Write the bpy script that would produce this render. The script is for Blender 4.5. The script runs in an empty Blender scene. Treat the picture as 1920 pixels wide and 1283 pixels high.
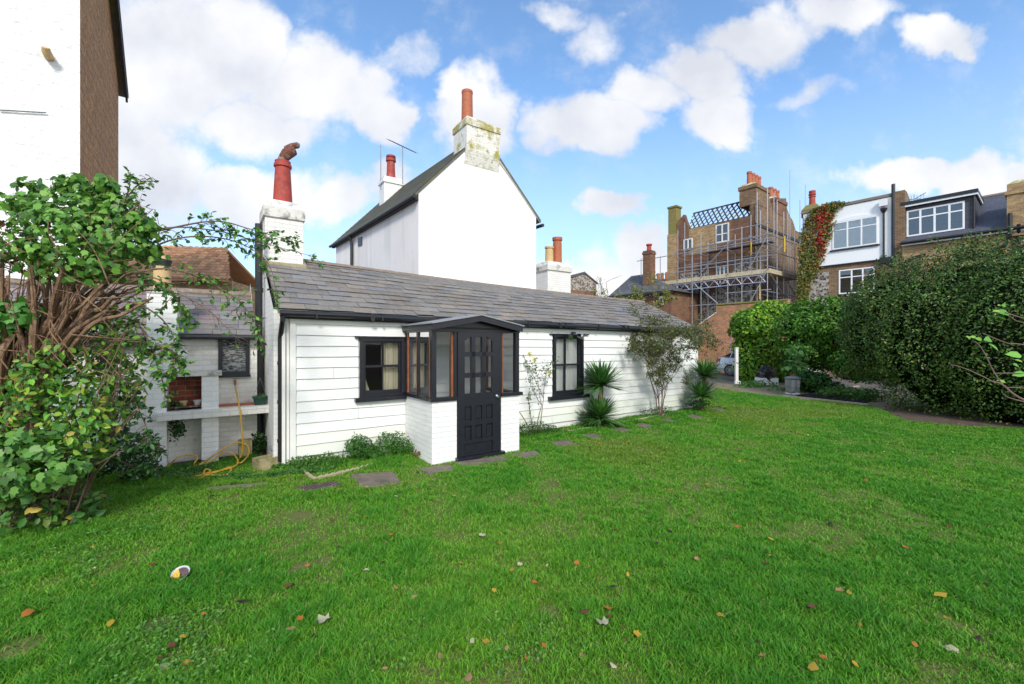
import bpy, math, random
import numpy as np
from mathutils import Vector
R_=math.radians
sc=bpy.context.scene
# ---------------------------------------------------------------- camera, sky, sun, exposure
FPX=820.0; HZ=645.0; CAMZ=1.75
cam=bpy.data.cameras.new('camera'); cam.sensor_width=36; cam.lens=FPX/1920*36
cam.shift_y=(HZ-641.5)/1920; cam.clip_start=.05; cam.clip_end=3000
co=bpy.data.objects.new('camera',cam); sc.collection.objects.link(co)
co.location=(0,0,CAMZ); co.rotation_euler=(R_(90),0,0); sc.camera=co
SUN_AZ=R_(172); SUN_EL=R_(36)
sc.view_settings.view_transform='Standard'; sc.view_settings.look='None'
sc.view_settings.exposure=0.95; sc.view_settings.gamma=1
w=bpy.data.worlds.new('World'); sc.world=w; w.use_nodes=True
nt=w.node_tree; nt.nodes.clear()
def nd(t,typ,**k):
    n=t.nodes.new(typ)
    for a,b in k.items():
        if a.startswith('i_'):
            key=a[2:]
            key=int(key) if key.isdigit() else key.replace('_',' ')
            n.inputs[key].default_value=b
        else: setattr(n,a,b)
    return n
def mth(t,op,a,b=None,c=None,clamp=False):
    n=t.nodes.new('ShaderNodeMath'); n.operation=op; n.use_clamp=clamp
    for i,x in enumerate((a,b,c)):
        if x is None: continue
        if isinstance(x,(int,float)): n.inputs[i].default_value=x
        else: t.links.new(x,n.inputs[i])
    return n.outputs[0]
def vmth(t,op,a,b=None):
    n=t.nodes.new('ShaderNodeVectorMath'); n.operation=op
    for i,x in enumerate((a,b)):
        if x is None: continue
        if isinstance(x,tuple): n.inputs[i].default_value=x
        else: t.links.new(x,n.inputs[i])
    return n
def mixc(t,f,a,b,mode='MIX'):
    n=t.nodes.new('ShaderNodeMix'); n.data_type='RGBA'; n.blend_type=mode
    for i,x in ((0,f),(6,a),(7,b)):
        if isinstance(x,(int,float)): n.inputs[i].default_value=x
        elif isinstance(x,tuple): n.inputs[i].default_value=(x+(1,))[:4]
        else: t.links.new(x,n.inputs[i])
    return n.outputs[2]
sky=nd(nt,'ShaderNodeTexSky',sky_type='NISHITA',sun_disc=False,sun_elevation=SUN_EL,sun_rotation=SUN_AZ,air_density=1.0,dust_density=.55,ozone_density=1.6)
tc=nd(nt,'ShaderNodeTexCoord'); sep=nd(nt,'ShaderNodeSeparateXYZ'); nt.links.new(tc.outputs['Generated'],sep.inputs[0])
# clouds live on the sky sphere: direction projected on the vertical plane to the north
yy=mth(nt,'MAXIMUM',mth(nt,'ABSOLUTE',sep.outputs[1]),.12)
gx=mth(nt,'DIVIDE',sep.outputs[0],yy); gz=mth(nt,'DIVIDE',sep.outputs[2],yy)
cmb=nd(nt,'ShaderNodeCombineXYZ'); nt.links.new(gx,cmb.inputs[0]); nt.links.new(gz,cmb.inputs[1])
wn=nd(nt,'ShaderNodeTexNoise',i_Scale=3.2,i_Detail=5.0,i_Roughness=.6); nt.links.new(cmb.outputs[0],wn.inputs['Vector'])
wofs=vmth(nt,'MULTIPLY',vmth(nt,'SUBTRACT',wn.outputs['Color'],(.5,.5,.5)).outputs[0],(.34,.24,0))
P=vmth(nt,'ADD',cmb.outputs[0],wofs.outputs[0]).outputs[0]
CL=[(300,120,230,190,1),(250,330,150,110,1),(430,90,110,130,1),(590,150,150,100,1),(690,215,75,70,.9),(500,250,120,60,.7),(470,375,180,50,.9),(620,380,80,40,.8),
(890,215,95,85,1.0),(850,170,50,45,.8),(1100,225,110,58,1),(1200,170,80,50,.8),(1310,135,100,65,.75),(1340,215,105,60,1),(1430,60,100,60,.8),(1570,30,140,40,.65),
(1110,70,60,55,.5),(1030,25,50,25,.4),(1770,88,90,42,.9),(1155,392,58,26,.95),(1220,470,70,50,.9),(1120,515,130,50,.8),(720,350,55,45,.8),(1705,340,115,38,.95),(1850,350,110,42,.95),
(760,110,50,40,.4),(1530,170,70,25,.35),(100,200,250,220,1)]
fld=None
for (px,py,rx,ry,st) in CL:
    c=((px-960)/FPX,(HZ-py)/FPX,0); s=(FPX/rx/1.12,FPX/ry/1.12,0)
    L=vmth(nt,'LENGTH',vmth(nt,'MULTIPLY',vmth(nt,'SUBTRACT',P,c).outputs[0],s).outputs[0]).outputs['Value']
    f=mth(nt,'MULTIPLY',mth(nt,'SUBTRACT',1.0,mth(nt,'MULTIPLY',L,L)),st)
    fld=f if fld is None else mth(nt,'MAXIMUM',fld,f)
# clouds all round, outside the part the blobs describe
gn=nd(nt,'ShaderNodeTexNoise',i_Scale=1.6,i_Detail=3.0); nt.links.new(tc.outputs['Generated'],gn.inputs['Vector'])
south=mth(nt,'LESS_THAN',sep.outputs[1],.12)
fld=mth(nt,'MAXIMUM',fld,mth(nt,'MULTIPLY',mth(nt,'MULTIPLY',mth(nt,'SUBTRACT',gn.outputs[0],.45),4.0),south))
fn=nd(nt,'ShaderNodeTexNoise',i_Scale=7.0,i_Detail=9.0,i_Roughness=.62); nt.links.new(cmb.outputs[0],fn.inputs['Vector'])
dens=mth(nt,'ADD',fld,mth(nt,'MULTIPLY',mth(nt,'SUBTRACT',fn.outputs[0],.5),1.15))
mr=nd(nt,'ShaderNodeMapRange',interpolation_type='SMOOTHSTEP'); nt.links.new(dens,mr.inputs[0]); mr.inputs[1].default_value=-.05; mr.inputs[2].default_value=.62
sn=nd(nt,'ShaderNodeTexNoise',i_Scale=3.6,i_Detail=5.0,i_Roughness=.5); nt.links.new(vmth(nt,'ADD',cmb.outputs[0],(3.1,1.7,0)).outputs[0],sn.inputs['Vector'])
mr2=nd(nt,'ShaderNodeMapRange'); nt.links.new(sn.outputs[0],mr2.inputs[0]); mr2.inputs[1].default_value=.35; mr2.inputs[2].default_value=.62
ccol=mixc(nt,mr2.outputs[0],(3.9,4.05,4.45),(5.5,5.5,5.55))
skyc=mixc(nt,1.0,sky.outputs[0],(1.12,1.34,1.46),'MULTIPLY')
# pale air towards the horizon
hm=nd(nt,'ShaderNodeMapRange'); nt.links.new(sep.outputs[2],hm.inputs[0]); hm.inputs[1].default_value=.0; hm.inputs[2].default_value=.46; hm.inputs[3].default_value=.8; hm.inputs[4].default_value=0
skyc=mixc(nt,hm.outputs[0],skyc,(3.5,4.2,5.5))
ccol=mixc(nt,south,ccol,(8.5,8.5,8.6))  # unseen clouds behind the camera, brightened to add fill light
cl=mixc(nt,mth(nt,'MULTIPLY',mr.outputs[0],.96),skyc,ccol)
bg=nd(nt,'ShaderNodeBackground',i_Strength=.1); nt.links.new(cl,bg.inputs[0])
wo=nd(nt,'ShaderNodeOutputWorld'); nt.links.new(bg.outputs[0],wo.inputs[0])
sl=bpy.data.lights.new('sun','SUN'); sl.energy=1.65; sl.angle=R_(10); sl.color=(1,.955,.88)
so=bpy.data.objects.new('sun',sl); sc.collection.objects.link(so)
sd=Vector((math.sin(SUN_AZ)*math.cos(SUN_EL),math.cos(SUN_AZ)*math.cos(SUN_EL),math.sin(SUN_EL)))
so.rotation_euler=sd.to_track_quat('Z','Y').to_euler(); so.location=(0,-5,20)
rnd=random.Random(7); nr=np.random.default_rng(5)

# ---------------------------------------------------------------- materials
def bsdf(name):
    m=bpy.data.materials.new(name); m.use_nodes=True
    return m,m.node_tree,m.node_tree.nodes['Principled BSDF']
def pm(name,col,rough=.7,n=None,n2=None,bump=None,attr=False,metal=0,brick=None,spec=None,stain=None,streak=None):
    """n=(scale,amount) value noise; n2=(scale,colour,lo,hi) blotches of a second colour; brick=(w,h,mortar,colour2,mortarcolour)"""
    m,t,b=bsdf(name)
    b.inputs['Roughness'].default_value=rough; b.inputs['Metallic'].default_value=metal
    if spec is not None: b.inputs['Specular IOR Level'].default_value=spec
    c=nd(t,'ShaderNodeRGB'); c.outputs[0].default_value=tuple(col)+(1,); c=c.outputs[0]
    tcn=nd(t,'ShaderNodeTexCoord'); geo=nd(t,'ShaderNodeNewGeometry'); pos=geo.outputs['Position']
    h=None
    if brick:
        bw,bh,mo,c2,mc=brick
        bt=nd(t,'ShaderNodeTexBrick',i_Scale=1.0,i_Mortar_Size=mo,i_Mortar_Smooth=.4,i_Bias=0.0,i_Brick_Width=bw,i_Row_Height=bh)
        dn=nd(t,'ShaderNodeTexNoise',i_Scale=9.0); t.links.new(pos,dn.inputs['Vector'])
        dv=vmth(t,'MULTIPLY',vmth(t,'SUBTRACT',dn.outputs['Color'],(.5,.5,.5)).outputs[0],(.012,.012,0)).outputs[0]
        uvv=vmth(t,'ADD',tcn.outputs['UV'],dv).outputs[0]
        t.links.new(uvv,bt.inputs['Vector'])
        bt.inputs['Color1'].default_value=tuple(col)+(1,); bt.inputs['Color2'].default_value=tuple(c2)+(1,); bt.inputs['Mortar'].default_value=tuple(mc)+(1,)
        c=bt.outputs[0]; h=mth(t,'SUBTRACT',1.0,bt.outputs['Fac'])
    if attr:
        a=nd(t,'ShaderNodeAttribute',attribute_name='Col'); c=mixc(t,1.0,c,a.outputs['Color'],'MULTIPLY')
    if n2:
        for q in (n2 if isinstance(n2,list) else [n2]):
            x=nd(t,'ShaderNodeTexNoise',i_Scale=q[0],i_Detail=6.0,i_Roughness=.65); t.links.new(pos,x.inputs['Vector'])
            r=nd(t,'ShaderNodeMapRange'); t.links.new(x.outputs[0],r.inputs[0]); r.inputs[1].default_value=q[2]; r.inputs[2].default_value=q[3]
            c=mixc(t,r.outputs[0],c,tuple(q[1]))
    if streak:
        mp=vmth(t,'MULTIPLY',pos,(streak[0],streak[0],streak[0]*.12)).outputs[0]
        x=nd(t,'ShaderNodeTexNoise',i_Scale=1.0,i_Detail=5.0); t.links.new(mp,x.inputs['Vector'])
        r=nd(t,'ShaderNodeMapRange'); t.links.new(x.outputs[0],r.inputs[0]); r.inputs[1].default_value=streak[2]; r.inputs[2].default_value=streak[3]
        c=mixc(t,r.outputs[0],c,tuple(streak[1]))
    if n:
        x=nd(t,'ShaderNodeTexNoise',i_Scale=n[0],i_Detail=8.0,i_Roughness=.6); t.links.new(pos,x.inputs['Vector'])
        r=nd(t,'ShaderNodeMapRange'); t.links.new(x.outputs[0],r.inputs[0]); r.inputs[1].default_value=.25; r.inputs[2].default_value=.75; r.inputs[3].default_value=1-n[1]; r.inputs[4].default_value=1+n[1]
        c=mixc(t,1.0,c,mixc(t,r.outputs[0],(0,0,0),(1,1,1)),'MULTIPLY') if n[1]<0 else vmth(t,'SCALE',c).outputs[0]
        if n[1]>=0:
            sn_=c.node; t.links.new(r.outputs[0],sn_.inputs['Scale'])
    t.links.new(c,b.inputs['Base Color'])
    if bump or h is not None:
        bs,bst=bump if bump else (30,.2)
        x=nd(t,'ShaderNodeTexNoise',i_Scale=bs,i_Detail=6.0); t.links.new(pos,x.inputs['Vector'])
        hh=mth(t,'MULTIPLY',x.outputs[0],bst)
        if h is not None: hh=mth(t,'ADD',hh,mth(t,'MULTIPLY',h,.5))
        bp=nd(t,'ShaderNodeBump',i_Strength=.6,i_Distance=.02); t.links.new(hh,bp.inputs['Height']); t.links.new(bp.outputs[0],b.inputs['Normal'])
    return m
def leafmat(name,rough=.45,trans=.3):
    m,t,b=bsdf(name)
    a=nd(t,'ShaderNodeAttribute',attribute_name='Col')
    t.links.new(a.outputs['Color'],b.inputs['Base Color']); b.inputs['Roughness'].default_value=rough
    b.inputs['Specular IOR Level'].default_value=.35
    tr=nd(t,'ShaderNodeBsdfTranslucent'); t.links.new(a.outputs['Color'],tr.inputs[0])
    mx=nd(t,'ShaderNodeMixShader',i_0=trans); t.links.new(b.outputs[0],mx.inputs[1]); t.links.new(tr.outputs[0],mx.inputs[2])
    t.links.new(mx.outputs[0],t.nodes['Material Output'].inputs[0])
    return m
def glassmat(name,tint=(.9,.93,.92),rough=.02,refl=.18,wavy=0,body=0,bodycol=(.5,.5,.5)):
    m,t,b=bsdf(name); t.nodes.remove(b)
    g=nd(t,'ShaderNodeBsdfGlossy',i_Roughness=rough); tr=nd(t,'ShaderNodeBsdfTransparent'); tr.inputs[0].default_value=tint+(1,)
    fr=nd(t,'ShaderNodeFresnel',i_IOR=1.5)
    f=mth(t,'ADD',mth(t,'MULTIPLY',fr.outputs[0],.9),refl*.4,clamp=True)
    mx=nd(t,'ShaderNodeMixShader'); t.links.new(f,mx.inputs[0]); t.links.new(tr.outputs[0],mx.inputs[1]); t.links.new(g.outputs[0],mx.inputs[2])
    out=mx.outputs[0]
    if body:
        d=nd(t,'ShaderNodeBsdfDiffuse'); d.inputs[0].default_value=bodycol+(1,)
        if wavy:
            geo=nd(t,'ShaderNodeNewGeometry'); mp=vmth(t,'MULTIPLY',geo.outputs['Position'],(14,14,42)).outputs[0]
            x=nd(t,'ShaderNodeTexNoise',i_Scale=1.0,i_Detail=3.0,i_Distortion=1.2); t.links.new(mp,x.inputs['Vector'])
            r=nd(t,'ShaderNodeMapRange'); t.links.new(x.outputs[0],r.inputs[0]); r.inputs[1].default_value=.42; r.inputs[2].default_value=.6
            t.links.new(mixc(t,r.outputs[0],(.05,.055,.06),bodycol),d.inputs[0])
        m2=nd(t,'ShaderNodeMixShader',i_0=body); t.links.new(out,m2.inputs[1]); t.links.new(d.outputs[0],m2.inputs[2]); out=m2.outputs[0]
    t.links.new(out,t.nodes['Material Output'].inputs[0])
    return m
def flintmat(name):
    m,t,b=bsdf(name); geo=nd(t,'ShaderNodeNewGeometry'); b.inputs['Roughness'].default_value=.6
    v=nd(t,'ShaderNodeTexVoronoi',i_Scale=8.5); t.links.new(geo.outputs['Position'],v.inputs['Vector'])
    s=nd(t,'ShaderNodeSeparateColor'); t.links.new(v.outputs['Color'],s.inputs[0])
    r=nd(t,'ShaderNodeMapRange'); t.links.new(s.outputs[0],r.inputs[0]); r.inputs[1].default_value=.4; r.inputs[2].default_value=.7
    c=mixc(t,r.outputs[0],(.035,.033,.036),(.42,.38,.33))
    e=nd(t,'ShaderNodeTexVoronoi',i_Scale=8.5,feature='DISTANCE_TO_EDGE'); t.links.new(geo.outputs['Position'],e.inputs['Vector'])
    r2=nd(t,'ShaderNodeMapRange'); t.links.new(e.outputs['Distance'],r2.inputs[0]); r2.inputs[1].default_value=.03; r2.inputs[2].default_value=.12
    c=mixc(t,r2.outputs[0],(.3,.24,.18),c); t.links.new(c,b.inputs['Base Color'])
    return m
T={}
DIRT=(.32,.30,.26)
T['boards']=pm('white_boards',(.82,.82,.79),.45,attr=True,n=(2.2,.04),n2=[(1.7,(.60,.59,.54),.66,.84),(40,(.5,.5,.46),.74,.82)],bump=(50,.08))
T['wbrick']=pm('white_painted_brick',(.80,.79,.76),.6,brick=(.225,.075,.006,(.84,.83,.80),(.74,.73,.70)),n=(3,.06),n2=[(5,(.5,.48,.42),.68,.85)],bump=(25,.35))
T['wbrick_dirty']=pm('white_painted_brick_weathered',(.74,.72,.67),.65,brick=(.225,.075,.006,(.79,.77,.72),(.67,.65,.60)),n=(3,.08),n2=[(4,(.42,.38,.30),.6,.8),(30,(.25,.22,.18),.7,.78)],bump=(20,.5))
T['render']=pm('white_render',(.86,.86,.85),.6,n=(.8,.02),bump=(18,.12))
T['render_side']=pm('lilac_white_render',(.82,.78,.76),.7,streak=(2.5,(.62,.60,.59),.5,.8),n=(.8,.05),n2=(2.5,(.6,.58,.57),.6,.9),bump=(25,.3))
T['pebble']=pm('rough_white_render',(.82,.82,.80),.6,brick=(.5,.09,.004,(.80,.80,.78),(.74,.74,.72)),n=(1.2,.04),n2=(3,(.66,.66,.63),.58,.8),bump=(9,3.2))
T['black']=pm('black_paint',(.011,.012,.018),.33,n=(12,.3),n2=(70,(.16,.16,.17),.69,.76),bump=(60,.1))
T['blackmat']=pm('weathered_black_timber',(.022,.022,.026),.6,n2=(18,(.10,.10,.10),.58,.8),bump=(40,.3))
T['iron']=pm('black_iron_pipe',(.014,.014,.016),.35,n=(15,.3))
T['slate']=pm('slate',(.20,.185,.168),.62,attr=True,n=(14,.22),n2=[(3.2,(.23,.20,.165),.46,.72),(26,(.33,.30,.24),.62,.76),(7,(.09,.085,.08),.6,.75)],bump=(35,.25))
T['slate_moss']=pm('mossy_slate',(.12,.115,.10),.75,attr=True,n=(8,.2),n2=[(2.5,(.15,.145,.06),.42,.62)],bump=(30,.4))
T['ridge']=pm('ridge_tile',(.22,.17,.13),.8,n=(12,.25),n2=(9,(.34,.32,.25),.55,.75),bump=(30,.4))
T['terra_red']=pm('red_clay_pot',(.36,.05,.035),.7,n=(10,.25),n2=[(9,(.12,.03,.03),.54,.75),(4,(.30,.14,.10),.55,.7)],bump=(20,.4))
T['terra']=pm('orange_clay_pot',(.40,.12,.055),.7,n=(10,.2),n2=(7,(.17,.07,.05),.58,.8))
T['buff']=pm('buff_clay_pot',(.58,.40,.19),.7,n=(8,.1),n2=(8,(.30,.18,.09),.62,.82))
T['rust']=pm('rusty_cowl',(.16,.055,.03),.8,n2=[(12,(.26,.23,.2),.52,.6),(30,(.05,.02,.015),.55,.7)],metal=.2,bump=(40,.5))
T['lichen']=pm('lichened_white_brick',(.74,.72,.64),.75,brick=(.225,.075,.005,(.78,.76,.7),(.6,.58,.5)),n2=[(2.6,(.36,.32,.06),.50,.62),(6,(.30,.27,.12),.58,.68)],bump=(20,.6))
T['lichen_cap']=pm('lichen_crust',(.36,.32,.09),.9,n2=[(3,(.70,.68,.6),.45,.6),(14,(.2,.18,.08),.55,.7)],bump=(18,.8))
T['cement']=pm('weathered_cement',(.66,.64,.58),.85,n=(6,.12),n2=[(5,(.20,.19,.17),.52,.68)],bump=(15,.8))
T['stone']=pm('paving_slab',(.17,.135,.10),.85,n=(9,.25),n2=(3.5,(.08,.075,.05),.48,.68),bump=(40,.5))
T['yellowstone']=pm('mossy_stone_trough',(.36,.30,.16),.9,n=(9,.2),n2=(6,(.14,.15,.05),.5,.7),bump=(35,.6))
T['rope_edge']=pm('cream_concrete_edging',(.33,.28,.17),.85,n=(12,.2),n2=(7,(.2,.2,.09),.55,.72),bump=(30,.4))
T['grate']=pm('rusted_cast_iron',(.10,.065,.065),.6,metal=.3,n=(15,.3),n2=(8,(.2,.13,.12),.52,.7),bump=(40,.4))
T['glass']=glassmat('window_glass',tint=(.96,.97,.965),refl=.02)
T['glassdark']=glassmat('far_window_glass',refl=.35)
T['frost']=glassmat('rippled_obscure_glass',body=.85,bodycol=(.42,.43,.41),wavy=1,rough=.2,refl=.1)
T['curtain']=pm('cream_curtain',(.82,.76,.60),.9,n=(5,.06))
T['net']=pm('white_net_curtain',(.80,.81,.78),.9,n=(6,.06))
T['varnish']=pm('varnished_timber',(.24,.085,.035),.4,n=(12,.3),streak=(30,(.16,.05,.02),.5,.7))
T['dark']=pm('room_plaster',(.25,.23,.2),.9,n=(3,.1))
T['galv']=pm('galvanised_steel',(.33,.34,.34),.42,metal=.75,n=(9,.25),n2=(9,(.22,.10,.05),.6,.72))
T['steel']=pm('scaffold_steel',(.40,.40,.42),.45,metal=.6,n=(20,.3),n2=(7,(.2,.13,.09),.6,.75))
T['yellow']=pm('yellow_marker_paint',(.7,.45,.02),.5,n=(9,.1))
T['plank']=pm('scaffold_board',(.52,.44,.30),.8,n=(12,.25),streak=(20,(.28,.22,.14),.5,.7),bump=(30,.3))
T['bluealu']=pm('blue_steel_truss',(.06,.09,.36),.4,n=(9,.2))
T['alu']=pm('aluminium_lattice',(.45,.47,.52),.4,metal=.5,n=(9,.1))
T['blackalu']=pm('dark_beam_steel',(.03,.035,.045),.5,n=(9,.2))
BRICK=(.215,.075,.007)
T['brick']=pm('yellow_brown_stock_brick',(.25,.15,.07),.85,brick=BRICK+((.13,.065,.035),(.30,.25,.18)),n=(2.2,.22),n2=[(1.1,(.12,.07,.035),.52,.75),(.6,(.26,.18,.08),.55,.8)],bump=(25,.5))
T['brick_red']=pm('red_stock_brick',(.25,.10,.045),.85,brick=BRICK+((.12,.06,.035),(.25,.19,.13)),n=(2.0,.25),n2=[(1.3,(.09,.045,.03),.52,.75)],bump=(25,.5))
T['brick_orange']=pm('orange_garden_wall_brick',(.52,.21,.09),.85,brick=BRICK+((.27,.13,.07),(.48,.38,.26)),n=(3.0,.2),n2=[(.9,(.22,.15,.06),.45,.75),(3.5,(.10,.07,.03),.6,.8)],bump=(25,.5))
T['brick_yellow']=pm('yellow_stock_brick',(.46,.30,.13),.85,brick=BRICK+((.26,.16,.08),(.36,.29,.19)),n=(2.2,.2),n2=[(1.4,(.15,.09,.05),.58,.8)],bump=(25,.5))
T['brick_moss']=pm('mossy_chimney_brick',(.28,.21,.06),.9,brick=BRICK+((.2,.14,.06),(.22,.2,.1)),n2=[(2,(.20,.20,.04),.42,.62)],bump=(25,.5))
T['fire_brick']=pm('firebrick',(.30,.075,.04),.9,brick=BRICK+((.2,.05,.03),(.28,.2,.15)),n2=[(6,(.03,.02,.02),.5,.7)],bump=(25,.5))
T['tilehung']=pm('brown_hung_tiles',(.60,.28,.09),.85,brick=(.09,.2,.01,(.42,.19,.06),(.10,.07,.05)),n=(16,.35),n2=[(6,(.38,.19,.08),.48,.68),(22,(.75,.48,.2),.56,.68)],bump=(25,.8))
T['flint']=flintmat('knapped_flint')
T['tile_orange']=pm('orange_roof_tile',(.44,.22,.11),.85,attr=True,n=(6,.15),n2=(2,(.32,.22,.10),.5,.75),bump=(25,.3))
T['slate_new']=pm('grey_slate',(.085,.09,.115),.6,brick=(.3,.17,.006,(.07,.075,.10),(.03,.03,.035)),n=(4,.12))
T['slate_old']=pm('old_grey_slate',(.10,.10,.105),.7,brick=(.3,.2,.012,(.07,.07,.08),(.03,.03,.03)),n=(3,.25),n2=(3,(.16,.15,.12),.55,.7))
T['cladding']=pm('dark_grey_cladding',(.06,.06,.075),.6,brick=(.35,.22,.008,(.055,.055,.07),(.02,.02,.025)),n=(4,.1))
T['upvc']=pm('white_window_frame',(.84,.84,.84),.35,n=(3,.02))
T['offwhite']=pm('aged_white_paint',(.75,.74,.7),.5,n=(6,.08))
T['roomdark']=pm('dim_room',(.05,.05,.055),.9,n=(3,.2))
T['blind']=pm('white_shutters',(.62,.64,.68),.6,brick=(3.0,.07,.012,(.60,.62,.66),(.12,.13,.16)),n=(3,.03))
T['hose']=pm('yellow_hose',(.62,.36,.035),.45,n=(8,.12))
T['brass']=pm('brass_tap',(.35,.17,.06),.4,metal=.8,n=(9,.2))
T['plastic_green']=pm('green_plastic',(.012,.05,.035),.4,n=(9,.15))
T['plastic_lime']=pm('lime_plastic',(.2,.5,.08),.4,n=(20,.2))
T['plastic_black']=pm('black_plastic',(.02,.02,.025),.3,n=(6,.2),bump=(12,.8))
T['bark']=pm('shrub_bark',(.20,.115,.065),.85,n=(14,.3),n2=(6,(.33,.22,.13),.52,.72),streak=(35,(.07,.04,.025),.5,.68),bump=(45,.8))
T['twig']=pm('brown_twig',(.16,.10,.07),.8,n=(15,.3),bump=(60,.3))
T['twig_purple']=pm('purple_brown_twig',(.17,.11,.09),.8,n=(15,.3))
T['leaf']=leafmat('leaf'); T['leafglossy']=leafmat('glossy_leaf',.36,.15); T['grass']=leafmat('grass_blade',.55,.35)
T['core']=pm('dark_crown_core',(.008,.014,.005),1.0,n=(9,.5),n2=(6,(.02,.014,.008),.5,.7),bump=(6,2),spec=0)  # near-black filler: the shade inside crowns put into the colour
T['soil']=pm('bare_soil',(.09,.06,.04),.95,n=(12,.3),n2=(5,(.16,.12,.07),.5,.72),bump=(25,1.5))
T['coal']=pm('black_cinder',(.018,.014,.018),.8,n=(30,.4),n2=(45,(.10,.09,.1),.66,.75),bump=(40,1.5))
T['path']=pm('mossy_gravel_path',(.22,.18,.11),.95,n=(14,.25),n2=[(2.2,(.10,.12,.03),.5,.68),(6,(.08,.065,.045),.55,.75)],bump=(35,1))
T['tarmac']=pm('tarmac_drive',(.10,.09,.08),.9,n=(20,.2),n2=(1.3,(.16,.13,.1),.5,.7),bump=(60,.4))
T['car']=pm('silver_car_paint',(.74,.76,.79),.25,metal=.35,n=(3,.02))
T['carglass']=pm('car_window_glass',(.02,.025,.03),.08,n=(3,.05))
T['tyre']=pm('tyre_rubber',(.02,.02,.02),.8,n=(20,.2))
T['alloy']=pm('alloy_rim',(.5,.5,.52),.3,metal=.8,n=(9,.1))
T['redlamp']=pm('red_lens',(.45,.01,.015),.2,n=(9,.1))
T['lead']=pm('lead_sheet',(.26,.27,.29),.55,n=(8,.2),n2=(6,(.4,.4,.4),.6,.75))
T['whiteplastic']=pm('white_plastic',(.78,.78,.77),.4,n=(6,.05))
T['rubble']=pm('weathered_timber_board',(.30,.26,.19),.9,n=(9,.25),bump=(30,.5))
T['chrome']=pm('polished_metal',(.6,.6,.62),.15,metal=1,n=(9,.1))

# ---------------------------------------------------------------- mesh and scene helpers
class Fr:
    def __init__(s,x,y,ux,uy):
        l=math.hypot(ux,uy); s.o=(x,y); s.u=(ux/l,uy/l); s.v=(-s.u[1],s.u[0])
    def p(s,a,b,z): return (s.o[0]+s.u[0]*a+s.v[0]*b, s.o[1]+s.u[1]*a+s.v[1]*b, z)
    def ht(s,px,py,t=0):       # where the line of sight meets the vertical plane at offset t
        k=(px-960)/FPX; ox=s.o[0]+s.v[0]*t; oy=s.o[1]+s.v[1]*t
        a=(k*oy-ox)/(s.u[0]-k*s.u[1]); Y=oy+s.u[1]*a
        return a,CAMZ+(HZ-py)/FPX*Y
    def hs(s,px,py,a):
        k=(px-960)/FPX; ox=s.o[0]+s.u[0]*a; oy=s.o[1]+s.u[1]*a
        t=(k*oy-ox)/(s.v[0]-k*s.v[1]); Y=oy+s.v[1]*t
        return t,CAMZ+(HZ-py)/FPX*Y
W0=Fr(0,0,1,0)
def G(px,py,z=0):
    Y=FPX*(CAMZ-z)/(py-HZ); return ((px-960)/FPX*Y,Y,z)
def at(px,py,Y): return ((px-960)/FPX*Y,Y,CAMZ+(HZ-py)/FPX*Y)
ORG={}
def sub(a,b): return (a[0]-b[0],a[1]-b[1],a[2]-b[2])
def link(o): sc.collection.objects.link(o)
def tag(o,label=None,cat=None,group=None,kind=None):
    if label: o['label']=label
    if cat: o['category']=cat
    if group: o['group']=group
    if kind: o['kind']=kind
    return o
def thing(name,label,cat,loc,group=None):
    o=bpy.data.objects.new(name,None); o.empty_display_size=.2; link(o); o.location=loc; ORG[o.name]=tuple(loc)
    return tag(o,label,cat,group)
def finish(me,name,verts_c,mat,parent,smooth):
    for m in (mat if isinstance(mat,(list,tuple)) else [mat]): me.materials.append(m)
    if smooth: me.shade_smooth()
    o=bpy.data.objects.new(name,me); link(o); ORG[o.name]=verts_c
    if parent is not None:
        o.parent=parent; o.location=sub(verts_c,ORG[parent.name])
    else: o.location=verts_c
    return o
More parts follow.
